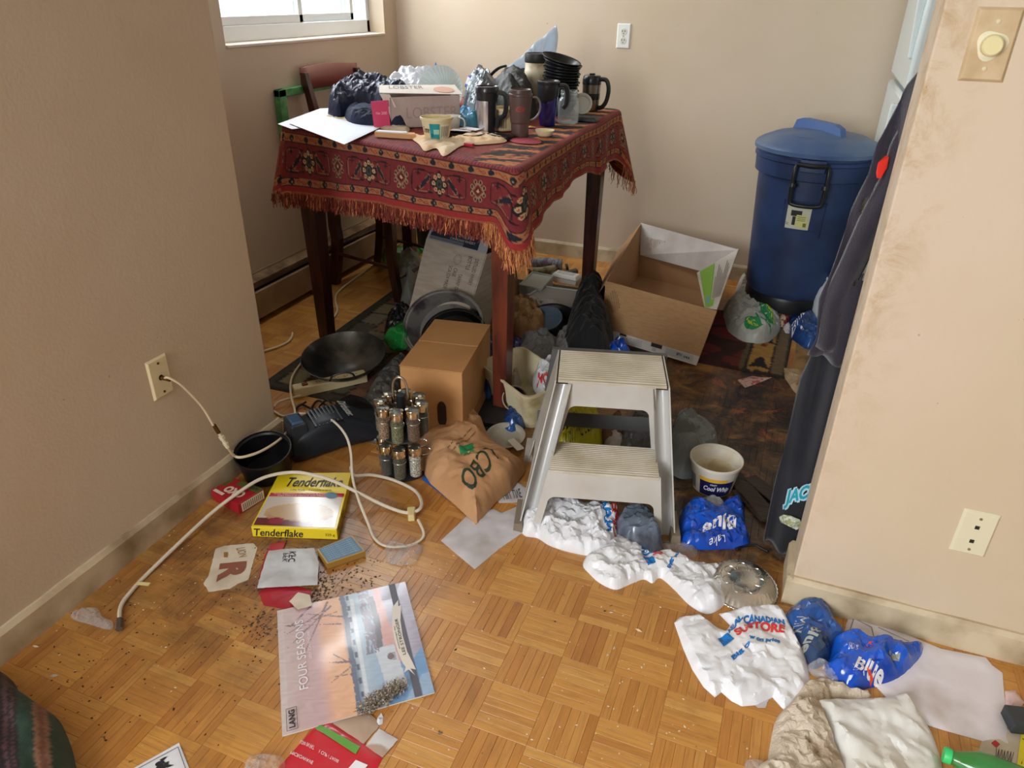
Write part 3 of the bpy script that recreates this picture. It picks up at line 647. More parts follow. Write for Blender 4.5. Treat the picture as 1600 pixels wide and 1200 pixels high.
# --- rug pattern
def lerp3(a, b, t): return a+(b-a)*t[:, None]
def blot(col, mask, c, k=1.0): col[mask] = np.array(L(c)[:3])*k
def rug_paint(u, v, side):
    """u along the drop, v down from the table edge (m)"""
    n = len(u); rg = np.random.RandomState(7)
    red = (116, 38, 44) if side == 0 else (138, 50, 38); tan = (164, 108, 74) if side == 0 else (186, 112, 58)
    col = np.tile(np.array(L(red)[:3]), (n, 1)); nv, blk, crm, ol = (26, 30, 44), (30, 20, 24), (196, 160, 118), (58, 52, 38)
    sc_ = 1.0
    fu = (u/.33+.12) % 1.0
    fa = (fu-.5)*.27                     # centred on motif A at .125
    fb = ((fu+.5) % 1-.5)*.27            # centred on motif B at 0
    vm = v-.113; X = lambda a, b, c_, d: (a/c_)**2+(b/d)**2
    # field outlines (angular panels)
    for f, sgn in ((fa, 1), (fb, 1)):
        hx = np.abs(f)/.058+np.abs(vm)/.060
        if f is fa: pass
    g = np.abs(np.abs(fa)-.062); hexd = np.maximum(g/.034, np.abs(vm)/.043)+.35*np.maximum(0, g/.034+np.abs(vm)/.043-1.35)
    blot(col, (np.abs(hexd-.95) < .055) & (np.abs(vm) < .047), blk)
    blot(col, (np.abs(hexd-.80) < .02) & (np.abs(vm) < .047), (150, 104, 76))
    # dark leaf shapes
    lf = X(np.abs(fa)-.048-.012*np.sin(vm*60), vm, .0075, .026); blot(col, lf < 1.35, (150, 104, 76)); blot(col, lf < 1, nv)
    # little crosses and curls
    q = X(np.abs(np.abs(fa)-.072), np.abs(vm)-.028, .0028, .010); blot(col, q < 1, blk); q = X(np.abs(np.abs(fa)-.072), np.abs(vm)-.028, .009, .0024); blot(col, q < 1, blk)
    q = X(np.abs(fa)-.030, np.abs(vm)-.036, .010, .003); blot(col, q < 1, blk)
    # motif A: eight cream dots round a dark oval
    A = np.abs(fa)/.034+np.abs(vm)/.050; blot(col, A < 1.0, blk); blot(col, X(fa, vm, .010, .016) < 1, (60, 70, 62)); blot(col, X(fa, vm, .005, .009) < 1, nv)
    for k in range(8):
        a = k*PI/4; q = X(fa-.0195*math.sin(a), vm-.030*math.cos(a), .0062, .0078); blot(col, q < 1.0, crm if k % 2 else (198, 170, 132)); blot(col, q < .25, (140, 60, 50))
    # motif B: cream loops round a lozenge
    B = np.abs(fb)/.017+np.abs(vm)/.024; blot(col, (B < 1.55), blk); blot(col, B < 1.35, (142, 116, 92)); blot(col, B < 1, (110, 32, 38)); blot(col, B < .6, blk); blot(col, B < .35, crm)
    for k in range(8):
        a = (k+.5)*PI/4; q = X(fb-.022*math.sin(a), vm-.034*math.cos(a), .0058, .0088); blot(col, (q < 1) & (q > .35), (160, 130, 98)); blot(col, q < .35, blk)
    # borders
    for c0, hw in ((.040, .0135), (.186, .0125)):
        b_ = np.abs(v-c0); blot(col, b_ < hw+.0028, blk); blot(col, b_ < hw, tan)
        p = (u/.080) % 1.0; x = (p-.5)*.070; y = v-c0
        o = np.maximum(np.maximum(np.abs(x), np.abs(y)), (np.abs(x)+np.abs(y))*.75); blot(col, o < .0108, nv); blot(col, X(x, y, .0038, .0038) < 1, (150, 140, 116)); blot(col, X(x, y, .0014, .006) < 1, nv); blot(col, X(x, y, .006, .0014) < 1, nv)
        x2 = (((p+.5) % 1)-.5)*.070; s_ = y-.0065*np.sin(x2/.020*PI*.95)
        blot(col, (np.abs(s_) < .0019) & (np.abs(x2) < .019), (118, 36, 34))
        for sg in (-1, 1):
            q = X(x2-sg*.0105, y-sg*.0022, .0062, .0062); blot(col, (q < 1) & (q > .42), (150, 66, 44))
    blot(col, (v > .2015), (150, 44, 44)); blot(col, (v < .022), (150, 56, 52) if side == 0 else (120, 44, 36))
    if side == 0:
        t = (np.sin(u*480) > 0) & (v < .020); blot(col, t, (92, 44, 62))
    blot(col, (v > .2225), (176, 112, 70)); blot(col, (v > .2225) & (np.sin(u*900) > .1), (120, 50, 40))
    nz = fold(np.c_[u, v, v*0], 4, .012, 4)*.10+rg.normal(size=n)*.05
    return np.clip(col*(1+nz[:, None]), 0, 1)
def top_paint(P):
    x, y = P[:, 0], P[:, 1]; n = len(x); col = np.tile(np.array(L((142, 58, 50))[:3]), (n, 1)); rg = np.random.RandomState(2)
    fd = (y-(cFL.y+(x-cFL.x)*(cFR.y-cFL.y)/(cFR.x-cFL.x))); rd = (cFR.x+(y-cFR.y)*(cBR.x-cFR.x)/(cBR.y-cFR.y))-x
    t = (np.sin(x*420+fold(np.c_[x, y, y*0], 3, .03, 3)*2) > .1) & (fd < .10); blot(col, t, (96, 46, 66))
    w_ = rd+.03*fold(np.c_[x, y, y*0], 8, .02, 4)
    m = (w_ < .16) & (rd < .2) & (fd > -.01)
    per = (y/.115+.30*fold(np.c_[x, y, y*0], 5, .05, 5)+rd*2.2) % 1
    blot(col, m, (30, 22, 22)); blot(col, m & (per < .36), (186, 118, 66)); blot(col, m & (per > .36) & (per < .42), (150, 60, 44)); blot(col, m & (per > .93), (150, 60, 44))
    blot(col, (rd < .015) & (fd > .01), (134, 46, 38))
    nz = fold(np.c_[x, y, y*0], 4, .01, 4)*.16+rg.normal(size=n)*.08
    return np.clip(col*(1+nz[:, None]), 0, 1)
M_rug = mat('woven_rug', (150, 60, 50), .95, attr='Col', bump=.35, bs=420, sheen=.05)
# perimeter with rounded corners
def perim():
    cs = [cFL, cFR, cBR, cBL]; R = .035; out = []   # (pos, normal, side, u, corner weight)
    u = 0; st = .0035
    for i in range(4):
        a, b, c = cs[i], cs[(i+1) % 4], cs[(i+2) % 4]; d = (b-a).normalized(); nrm = Vector((d.y, -d.x))
        p, q = a+d*R, b-d*R; k = int((q-p).length/st)
        for j in range(k): out.append((p.lerp(q, j/k), nrm, i, u+j*st, 0.0, j/k))
        u += k*st; d2 = (c-b).normalized(); n2 = Vector((d2.y, -d2.x)); m = 26
        for j in range(m):
            t = j/m; nn = nrm.lerp(n2, t).normalized(); cen = b-d*R+d2*R
            cen = b-d*R-nrm*R*0; base = (b-d*R).lerp(b+d2*R, t); blg = Vector(b)-base
            out.append((base+blg*(4*t*(1-t))*.45, nn, i, u+j*st, math.sin(PI*t), 1.0))
        u += m*st
    return out
PR = perim(); NV = 64; n_ = len(PR)
Ls = []
for (p, nn, sd, u, cw, t) in PR:
    if sd == 0: Lg = .250-.066*t+.006*math.sin(u*9)
    elif sd == 1: Lg = .225-.055*math.exp(-((t-.42)/.30)**2)+.012*math.sin(u*13)
    else: Lg = .23
    Ls.append(Lg)
cidx = [[i for i in range(n_) if PR[i][4] > 0 and PR[i][2] == s_] for s_ in range(4)]
for s_, (dl, sp_) in enumerate(((.085, .035), (.13, .05), (.08, .05), (.05, .04))):
    mid = cidx[s_][len(cidx[s_])//2]
    for i in range(n_):
        dd = min(abs(i-mid), n_-abs(i-mid))*.0035; Ls[i] += dl*math.exp(-(dd/sp_)**2)
FL_ = []; vs = []; cv = []
for i, (p, nn, sd, u, cw, t) in enumerate(PR):
    ccw = 0
    for s_ in range(4):
        mid = cidx[s_][len(cidx[s_])//2]; dd = min(abs(i-mid), n_-abs(i-mid))*.0035; ccw = max(ccw, math.exp(-(dd/.06)**2))
    row = []
    for j in range(NV):
        s = Ls[i]*j/(NV-1); r0 = .018
        if s < r0*1.57: a = s/r0; ox, z = r0*math.sin(a), -r0*(1-math.cos(a))
        else: q = s-r0*1.57; ox, z = r0+q*(.05+.22*ccw), -r0-q*(.99-.05*ccw)
        wv = .006*math.sin(u*21+1)+.004*math.sin(u*47)+.010*math.sin(u*9.5+2)
        if sd == 1: wv += .016*math.exp(-((t-.68)/.012)**2)-.01*math.exp(-((t-.71)/.02)**2)
        ox += wv*(s/.25)
        row.append((p.x+nn.x*ox, p.y+nn.y*ox, TH+.004+z)); cv.append(s)
    vs += row; FL_.append((Vector(row[-1]), Vector(row[-1])-Vector(row[-6]), nn, sd, u, t))
T = thing('rug_tablecloth', 'red oriental rug with fringed ends used as a tablecloth', 'rug', (-1.4, 2.95, TH))
fs = [(i*NV+j, ((i+1) % n_)*NV+j, ((i+1) % n_)*NV+j+1, i*NV+j+1) for i in range(n_) for j in range(NV-1)]
uu = np.repeat([q[3] for q in PR], NV); ss = np.array(cv); sdv = np.repeat([q[2] for q in PR], NV); Lr = np.repeat(np.array(Ls), NV)
vv = ss*np.where(Lr > .20, 1, 1)*.232/np.maximum(np.minimum(Lr, .245), .15)
vv = np.where(Lr > .245, ss-(Lr-.232)*np.clip(ss/.1, 0, 1)*.0, vv)
vv = np.where((Lr > .245), np.where(ss > Lr-.05, .232-(Lr-ss), ss*(.182/(Lr-.05))), vv)
col = np.where((sdv == 0)[:, None], rug_paint(uu, vv, 0), rug_paint(uu*1.35, vv, 1))
mb = MB(); mb.add(vs, fs, 0, None, col)
part('side_drop', mb, M_rug, T)
# top
rim = [Vector((v[0], v[1])) for v in vs[::NV]][::4]
sh = Sheet(rim, z0=TH, h=.001, a1=.0015, s1=.09, a2=.0, seed=5, step=.0075, sm=False, lift=.002); sh.out = [(p.x, p.y) for p in rim]
part('top_field', sh.mesh(bottom=False, cfn=top_paint), M_rug, T)
# fringe: knotted yarns, far too many to count
rg = random.Random(11); mb = MB(); cc = []
def yarn(p, dn, col, ln, curl, w_=.0014):
    side = Vector((rg.uniform(-1, 1), rg.uniform(-1, 1), 0)).normalized(); k = 5; P = []; ph = rg.uniform(0, 6); am = rg.uniform(.2, 1)*curl
    for j in range(k):
        t = j/(k-1); q = p+dn*ln*t+Vector((math.sin(ph+t*5)*am*t, math.cos(ph*1.7+t*4)*am*t, math.sin(ph+t*7)*am*.5*t)); P.append(q)
    b = len(mb.v); v_ = []
    for q in P: v_ += [q-side*w_, q+side*w_]
    mb.add(v_, [(2*j, 2*j+1, 2*j+3, 2*j+2) for j in range(k-1)]); cl = L(col); m = rg.uniform(.7, 1.25); cc.extend([(cl[0]*m, cl[1]*m, cl[2]*m)]*len(v_))
for i, (p, dv, nn, sd, u, t) in enumerate(FL_):
    ends = sd in (0, 2) or (sd == 1 and t > .985) or (sd == 3 and t > .99)
    if not ends: continue
    cor = (sd == 0 and t > .93) or (sd == 1 and t > .985)
    for _ in range(7 if sd == 0 else 2):
        dn = Vector((rg.uniform(-.16, .16)+nn.x*.04, rg.uniform(-.16, .16), -1)).normalized()
        q = p+Vector((rg.uniform(-.003, .003), rg.uniform(-.003, .003), rg.uniform(-.002, .004)))
        c = ((206, 136, 88) if rg.random() < (.85 if cor else .20) else (134, 58, 48))
        yarn(q, dn, c, rg.uniform(.028, .058)*(1.25 if cor else 1), .010)
mb.c = cc; part('fringe', mb, mat('fringe_yarn', (150, 70, 50), .9, attr='Col'), T, kind='stuff')
# --- counter chair behind the table
T = thing('counter_chair', 'tall mahogany chair standing behind the table by the nook wall', 'chair', (-1.93, 3.14, 0))
A_, B_, C_, D_ = Vector((-2.15, 3.03, 0)), Vector((-2.09, 3.37, 0)), Vector((-1.715, 2.93, 0)), Vector((-1.66, 3.27, 0))
def bowed(p, top, w0, w1, bow, name='leg'):
    mb = MB(); k = 10; vs = []
    for j in range(k+1):
        t = j/k; q = p.lerp(top, t)+Vector(bow)*math.sin(PI*t)*(1 if t < .5 else .6); w_ = (w0+(w1-w0)*t)/2
        vs += [q+Vector((a*w_, b*w_, 0)) for a, b in ((-1, -1), (1, -1), (1, 1), (-1, 1))]
    fs = [(j*4+i, j*4+(i+1) % 4, j*4+4+(i+1) % 4, j*4+4+i) for j in range(k) for i in range(4)]+[(0, 1, 2, 3), tuple(k*4+i for i in (3, 2, 1, 0))]
    return part(name, mb.add(vs, fs), M_maho, T, smooth=False, bevel=.003)
bowed(A_, Vector((-2.125, 3.035, .62)), .045, .05, (.03, 0, 0)); bowed(B_, Vector((-2.065, 3.365, .62)), .045, .05, (.03, 0, 0))
bowed(C_, Vector((-1.755, 2.955, .62)), .036, .052, (-.02, 0, 0)); bowed(D_, Vector((-1.70, 3.255, .62)), .036, .052, (-.02, 0, 0))
mb = MB(); mb.prism([(-2.15, 3.0), (-1.72, 2.92), (-1.66, 3.29), (-2.08, 3.40)], .62, .655); part('seat', mb, M_maho, T, smooth=False, bevel=.006)
for a, b, z in ((A_, C_, .17), (B_, D_, .17), (A_, B_, .20), (C_, D_, .13)):
    part('stretcher', MB().tube([a+Vector((.01, 0, z)), b+Vector((-.005, 0, z))], .009, 8), M_maho, T)
for p in (A_, B_): bowed(Vector((p.x+.025, p.y, .655)), Vector((p.x-.03, p.y-.03, 1.02)), .045, .030, (.0, 0, 0), 'back_post')
mb = MB(); a, b = Vector((A_.x-.028, A_.y-.035, 0)), Vector((B_.x-.028, B_.y-.02, 0))
for z0, z1, nm in ((.945, 1.04, 'top_rail'), (.80, .84, 'back_rail')):
    def fn(i, j, z0=z0, z1=z1): q = a.lerp(b, i); return (q.x-.022*math.sin(PI*i), q.y, z0+(z1-z0)*j+(.008*math.sin(PI*i) if z1 > 1 and j > .5 else 0))
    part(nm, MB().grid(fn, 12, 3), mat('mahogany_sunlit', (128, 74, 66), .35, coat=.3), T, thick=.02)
# green frame hung low on the nook wall
T = thing('picture_frame', 'bright green wooden frame on the nook wall beside the chair back', 'frame', (XN, 2.95, .80))
M_gr = mat('green_paint', (108, 178, 112), .55, c2=(70, 140, 84), ns=20)
x0, x1 = XN+.004, XN+.034; y0, y1, z0, z1 = 2.82, 3.40, .74, .962
for a, b in (((x0, y0, z1-.032), (x1, y1, z1)), ((x0, y0, z0), (x1, y1, z0+.032)), ((x0, y0, z0), (x1, y0+.05, z1)), ((x0, y1-.05, z0), (x1, y1, z1))):
    part('frame_bar', bx(MB(), a, b), M_gr, T, smooth=False, bevel=.003)
# ================================================================== things on the table
TT = TH+.007
def at(px, py, z=None): return F(px, py, TT if z is None else z)
def hpx(b, y2, x2=None):
    """height above b of the pixel (x2,y2), standing over b"""
    return PY(x2 if x2 is not None else 800, y2, b.y).z-b.z
M_blk = mat('black_plastic', (24, 26, 30), .38); M_blk2 = mat('satin_black_plastic', (34, 37, 42), .3, coat=.2)
M_steel = mat('brushed_steel', (176, 176, 180), .28, 1); M_cream = mat('cream_plastic', (226, 214, 176), .45, c2=(206, 188, 144), ns=12)
def handle(b, M, pts, r, m, T, flat=1): return part('handle', MB(M).tube(bez(pts, 6), r, 8, flat=flat), m, T)
def wallcup(M, prof, t=.0025, seg=40, mb=None, mi=0, wob=None):
    """thin-walled vessel: outer profile bottom->top then back down inside"""
    inn = [(max(r-t, .001), z+(t if i == 0 else 0)) for i, (r, z) in enumerate(prof)]
    p = [(0, prof[0][1])]+prof+inn[::-1]+[(0, prof[0][1]+t)]
    return (mb or MB(M)).lathe(p, seg, mi, M=M, wob=wob)
# --- travel mugs
def mug(name, label, b, rad, h, deg, parts):
    T = thing(name, label, 'travel mug', b, 'insulated travel mugs on the table'); return T, frame(b, deg)
b = at(761, 207); T, M = mug('travel_mug', 'black travel mug with a steel panel, nearest of the mugs to the teal tub', b, .04, .17, 8, 0)
part('body', MB(M).lathe([(0, 0), (.030, 0), (.031, .03), (.036, .10), (.040, .138), (.0, .138)], 36), M_blk2, T)
part('lid', MB(M).lathe([(0, .154), (.034, .154), (.036, .158), (.0395, .157), (.0425, .150), (.0425, .140), (.040, .137), (0, .137)], 36), M_blk2, T)
def fn(i, j): a = math.radians(-170+100*i); z = .006+.105*j; r = .0315+(.0375-.0315)*min(1, z/.1)+.0012; cut = .02*math.sin(PI*i); return (r*math.cos(a), r*math.sin(a), z+(-cut if j < .1 else 0))
part('steel_panel', MB(M).grid(fn, 14, 8), mat('steel_panel', (200, 198, 204), .25, .8), T)
handle(b, M, [(.036, -.004, .140), (.066, -.005, .132), (.072, -.006, .10), (.066, -.006, .065), (.044, -.006, .05), (.038, -.006, .02)], .009, M_blk2, T)
b = at(812, 213); T, M = mug('travel_mug', 'matt brown travel mug with a red oval emblem and thin loop handle', b, .04, .17, 20, 0)
M_br = mat('brown_mug_plastic', (92, 70, 66), .45); M_brd = mat('brown_mug_lid', (84, 66, 64), .4)
part('body', MB(M).lathe([(0, 0), (.030, 0), (.0305, .002), (.0315, .045), (.0335, .047), (.0345, .052), (.0405, .135), (.0, .135)], 40), M_br, T)
part('lid', MB(M).lathe([(0, .150), (.030, .150), (.034, .157), (.0375, .156), (.0385, .150), (.0385, .144), (.042, .142), (.0425, .136), (.040, .134), (0, .134)], 40), M_brd, T)
handle(b, M, [(.040, 0, .132), (.060, 0, .128), (.070, 0, .105), (.066, 0, .08), (.052, 0, .062), (.034, 0, .055)], .0035, mat('grey_loop', (110, 104, 104), .35), T)
mb = MB(M)
for k in range(30):
    a0, a1 = 2*PI*k/30, 2*PI*(k+1)/30
    def em(a, s): x, z = .016*s*math.cos(a), .0085*s*math.sin(a)+.095; th = -PI/2+x/.038; r = .0379+.0006; return (r*math.cos(th), r*math.sin(th), z)
    mb.add([em(a0, 1), em(a1, 1), em(a1, .8), em(a0, .8)], [(0, 1, 2, 3)])
V, f_ = text_mesh('Coffee', 0.02); mb.add([((.0386)*math.cos(-PI/2+(u-.5)*.024/.038), .0386*math.sin(-PI/2+(u-.5)*.024/.038), .0905+v*.009) for u, v in V], f_)
part('emblem', mb, mat('red_emblem', (168, 60, 56), .5), T, smooth=False)
b = at(855, 195); T, M = mug('travel_mug', 'glossy cobalt blue travel mug with a black collar and black handle', b, .04, .17, 15, 0)
part('body', MB(M).lathe([(0, 0), (.030, 0), (.031, .004), (.0405, .128), (.0, .128)], 40), mat('cobalt_lacquer', (44, 52, 150), .18, .35, coat=1), T)
def wv(a): return .018*math.sin(a*1.0+.8)
def fn(i, j): a = 2*PI*i; z0 = .098+wv(a)*.9; z = z0+(.150-z0)*j; r = .031+(.0405-.031)*min(1, z/.128)+.0014; return (r*math.cos(a), r*math.sin(a), z)
part('collar', MB(M).grid(fn, 48, 8, wrap=True), M_blk2, T)
part('lid', MB(M).lathe([(0, .156), (.034, .155), (.0385, .160), (.043, .158), (.0435, .150), (.042, .146), (0, .146)], 40), M_blk2, T)
handle(b, M, [(.040, 0, .142), (.066, 0, .140), (.074, 0, .11), (.070, 0, .08), (.058, 0, .062)], .009, M_blk2, T)
b = at(922, 172); T, M = mug('travel_mug', 'steel travel mug with a thick black handle, furthest right on the table', b, .04, .17, 0, 0)
part('body', MB(M).lathe([(0, 0), (.034, 0), (.036, .005), (.040, .11), (.0, .11)], 36), mat('dull_steel', (150, 142, 134), .3, .9), T)
part('rib', MB(M).lathe([(.0375, .045), (.0385, .05), (.0385, .105), (.041, .106), (.0412, .115), (.038, .116)], 36), M_blk2, T)
part('lid', MB(M).lathe([(0, .150), (.012, .150), (.012, .143), (.034, .142), (.038, .138), (.0405, .125), (.0405, .108), (0, .108)], 36), M_blk2, T)
handle(b, M, [(.038, -.004, .128), (.066, -.005, .124), (.078, -.006, .09), (.072, -.006, .045), (.055, -.006, .018), (.036, -.006, .012)], .0095, M_blk2, T)
# thermos with cream body
b = at(838, 171); T = thing('insulated_jug', 'stained cream insulated jug with a dark grey lid behind the blue mug', 'jug', b); M = frame(b)
part('body', MB(M).lathe([(0, 0), (.052, 0), (.054, .01), (.054, .13), (.056, .134), (.056, .160), (.054, .163), (.054, .190), (0, .190)], 40), mat('stained_cream', (214, 200, 172), .5, c2=(150, 128, 88), ns=18, lo=.5, hi=.7), T)
part('lid', MB(M).lathe([(0, .222), (.046, .222), (.050, .226), (.055, .224), (.056, .216), (.056, .192), (.054, .189), (0, .189)], 40), mat('dark_grey_lid', (54, 52, 52), .5, c2=(30, 28, 28), ns=20), T)
# mason jar
b = at(887, 193); T = thing('mason_jar', 'empty clear glass jar with an embossed side beside the blue mug', 'jar', b); M = frame(b)
M_clear = mat('clear_glass', (190, 200, 198), .05, alpha=.14, fa=.5, spec=.9)
wallcup(M, [(.034, 0), (.040, .006), (.0415, .02), (.0415, .075), (.038, .090), (.031, .098), (.031, .104), (.033, .106), (.033, .110), (.031, .112), (.033, .118), (.0325, .122)], .003, 40, mbj := MB(M)); part('glass', mbj, M_clear, T)
mb = MB(M)
for r_ in (.3, .65, 1.0):
    mb.tube([((.042)*math.cos(-1.7+.33*r_*math.cos(a)), .042*math.sin(-1.7+.33*r_*math.cos(a)), .05+.02*r_*math.sin(a)) for a in [2*PI*k/20 for k in range(20)]], .0009, 4, closed=True)
part('embossing', mb, M_clear, T)
# nested black bowls
b = at(873, 178); T0 = None
M_bowl = mat('black_takeout_plastic', (26, 27, 30), .33)
tilt = [0, .0, .01, .02, .03, .05, .06, .08, .09, .10, .12, .13, .15, .24, .26]
zz = 0
for k in range(15):
    x = b.x+.004*math.sin(k*2.1)-(.006 if k > 12 else 0); z = b.z+zz; M = frame((x, b.y, z), 20*k, tx=0); M = Matrix.Translation((x, b.y, z))@Matrix.Rotation(tilt[k]*1.0, 4, Vector((.15, 1, 0)))
    r_ = .076 if k < 13 else .082
    lab = ['second', 'third', 'fourth', 'fifth', 'sixth', 'seventh', 'eighth', 'ninth', 'tenth', 'eleventh', 'twelfth', 'thirteenth', 'fourteenth', 'lowest'][13-k]+' bowl from the top of the nested black stack behind the glass jar' if 0 < k < 14 else 'lowest bowl of the nested black stack behind the glass jar' if k == 0 else 'topmost open black bowl, tilted on the tall nested stack'
    mb = MB(); wallcup(M, [(.045, 0), (.050, .003), (r_-.006, .043), (r_-.003, .046), (r_, .046), (r_, .049)], .0016, 40, mb)
    g = 'nested black takeout bowls'
    o = solo('takeout_bowl', mb, M_bowl, lab, 'bowl', g)
    zz += .0118 if k != 12 else .016
# lids / plates leaning beside
b = at(909, 178); M = Matrix.Translation(b+Vector((0, 0, .041)))@Matrix.Rotation(math.radians(78), 4, Vector((1, .25, 0)))
mb = MB(); wallcup(M, [(.020, 0), (.030, .002), (.033, .005), (.042, .007)], .002, 36, mb); solo('saucer', mb, M_wplas, 'small white dish leaning between the glass jar and the steel mug', 'dish')
b = at(912, 190); mb = MB(frame(b, 2)); mb.box((0, .035, .006), (.10, .075, .012)); mb.box((0, .035, .013), (.088, .062, .004)); solo('flat_case', mb, M_blk, 'flat black plastic case lying behind the glass jar', 'case', bevel=.002, smooth=False)
# fluted paper cup
b = at(851, 212); M = frame(b)
mb = MB(M); wallcup(M, [(.022, 0), (.024, .001), (.0345, .020)], .0008, 120, mb, wob=lambda a, z: 1+(.028*math.sin(a*40)*(z/.02))); solo('baking_cup', mb, mat('ivory_paper', (226, 214, 176), .7), 'stack of cream fluted baking cups in front of the blue mug', 'baking cup')
b = at(829, 199); solo('cracker_piece', Sheet([(b.x+dx, b.y+dy) for dx, dy in ((-.014, -.008), (.012, -.01), (.016, .008), (-.008, .011))], z0=b.z, h=.004, l=.004, a1=.001, step=.004, seed=3).mesh(), mat('yellow_cracker', (222, 190, 110), .7, c2=(180, 130, 60), ns=60), 'small yellow cracker crumb between the brown and blue mugs', 'crumb')
# teal labelled tub with handle cup behind
def tub(name, label, cat, b, r0, r1, h, m, T=None, lip=.004, M=None):
    T = T or thing(name, label, cat, b); M = M or frame(b); mb = MB(M)
    wallcup(M, [(r0-.004, 0), (r0, .003), (r1, h-.008), (r1+lip, h-.007), (r1+lip, h), (r1+lip-.001, h+.001)], .0022, 44, mb); part('tub', mb, m, T); return T, M
def wrap(mb, M, r0, r1, h, a0, a1, z0, z1, mi=0, off=.0007, n=16):
    def fn(i, j): a = math.radians(a0+(a1-a0)*i); z = z0+(z1-z0)*j; r = r0+(r1-r0)*z/h+off; return (r*math.cos(a), r*math.sin(a), z)
    return mb.grid(fn, n, 3, mi, M=M)
def wraptext(mb, M, s, r0, r1, h, a0, a1, z0, z1, off=.0012, bold=.0, shear=0):
    V, f_ = text_mesh(s, bold, shear); P = []
    for u, v in V: a = math.radians(a0+(a1-a0)*u); z = z0+(z1-z0)*v; r = r0+(r1-r0)*z/h+off; P.append((r*math.cos(a), r*math.sin(a), z))
    return mb.add(P, f_, 0, M)
b = at(683, 219); T, M = tub('food_tub', 'cream plastic food tub with a teal and white label at the front of the table', 'tub', b, .040, .052, .076, M_cream)
M_teal = mat('teal_ink', (30, 148, 156), .45); M_ink = mat('black_ink', (40, 40, 44), .6); M_pale = mat('pale_green_ink', (158, 206, 190), .5)
mb = MB(); wrap(mb, M, .040, .052, .065, -92, -52, .008, .060); lab = part('label', mb, M_teal, T)
mb = MB(); wrap(mb, M, .040, .052, .065, -76, -54, .026, .042, off=.0012); part('label_band', mb, M_pale, lab)
mb = MB(); wrap(mb, M, .040, .052, .065, -50, -4, .008, .058); part('nutrition_panel', mb, mat('label_cream', (224, 216, 188), .6), T)
mb = MB()
for k in range(9): wrap(mb, M, .040, .052, .065, -46+k*4.4, -44.6+k*4.4, .014+.003*(k % 3), .052, off=.0014, n=2)
part('fine_print', mb, M_ink, T, kind='stuff')
mb = MB(); wraptext(mb, M, 'Creme', .040, .052, .065, -128, -95, .030, .050, shear=.3); wraptext(mb, M, '2%', .040, .052, .065, -88, -78, .018, .028, off=.002); part('lettering', mb, M_ink, T, smooth=False)
b = at(706, 204); T = thing('white_cup', 'white plastic cup with a ring handle behind the teal-labelled tub', 'cup', b); M = frame(b, 0)
mb = MB(); wallcup(M, [(.022, 0), (.026, .002), (.034, .052)], .002, 32, mb); part('cup', mb, M_wplas, T); handle(b, M, [(.030, -.006, .050), (.052, -.01, .044), (.058, -.012, .026), (.048, -.01, .010), (.026, -.006, .008)], .003, M_wplas, T)
# second cream tub behind black mug
b = at(786, 203); T, M = tub('food_tub', 'cream plastic tub with small print between the black and brown mugs', 'tub', b, .042, .046, .078, M_cream)
mb = MB()
for k in range(7): wrap(mb, M, .042, .046, .078, -110+k*9, -107+k*9, .012, .050, off=.001, n=2)
part('fine_print', mb, M_ink, T, kind='stuff'); mb = MB(); wrap(mb, M, .042, .046, .078, -125, -20, .056, .060, off=.0012); part('lid_ring', mb, M_iv2, T)
# black trays lying near the front
for (px, py, sx, sy, dg, lb) in ((728, 213, .125, .085, -14, 'shallow black tray holding papers behind the teal-labelled tub'), (782, 216, .10, .05, -20, 'thin black plastic lid lying before the brown mug')):
    b = at(px, py); M = frame(b, dg); mb = MB(M)
    o_ = [(sx/2*math.copysign(abs(math.cos(a))**.5, math.cos(a)), sy/2*math.copysign(abs(math.sin(a))**.5, math.sin(a))) for a in [2*PI*(k+.5)/28 for k in range(28)]]
    mb.prism(o_, 0, .003); n = len(o_)
    vs = [(x*.95, y*.95, .001) for x, y in o_]+[(x, y, .013) for x, y in o_]+[(x*1.03, y*1.03, .013) for x, y in o_]+[(x*1.03, y*1.03, .011) for x, y in o_]+[(x*.98, y*.98, 0) for x, y in o_]
    mb.add(vs, [(r*n+i, r*n+(i+1) % n, (r+1)*n+(i+1) % n, (r+1)*n+i) for r in range(4) for i in range(n)])
    solo('plastic_tray', mb, M_blk, lb, 'tray')
for k, (px, py, dg) in enumerate(((722, 203, 10), (735, 201, -12))):
    b = at(px, py, TT+.014+.003*k); mb = MB(frame(b, dg)); mb.box((0, 0, 0), (.075, .045, .0008)); solo('paper_card', mb, mat('card_white', (226, 222, 226), .6), ['white card lying on the black tray, lower one', 'white card lying on the black tray, upper one'][k], 'card', smooth=False)
# lobster box
q = [at(612, 201), at(716, 196)]; bl, br = q; d = (br-bl).normalized(); n = Vector((-d.y, d.x, 0)); ln = (br-bl).length*1.03; h_ = .108; dp = .115
T = thing('seafood_box', 'opened grey-white cardboard box with a pink end and its lid pulled up', 'box', bl+d*ln/2); M = frame(bl, ux=d, uy=n, uz=Vector((0, 0, 1)))
M_gcard = mat('grey_card', (190, 172, 166), .7, c2=(176, 156, 150), ns=9); M_inside = mat('card_inside_dark', (96, 84, 86), .8)
t = .002; mb = MB(M); mb.box((ln/2, t/2, h_/2), (ln, t, h_)); mb.box((ln/2, dp, h_/2), (ln, t, h_)); mb.box((ln-t/2, dp/2, h_/2), (t, dp, h_)); mb.box((ln/2, dp/2, t/2), (ln, dp, t)); mb.box((t/2, dp*.5, h_*.5), (t, dp, h_)); part('carton', mb, M_gcard, T, smooth=False)
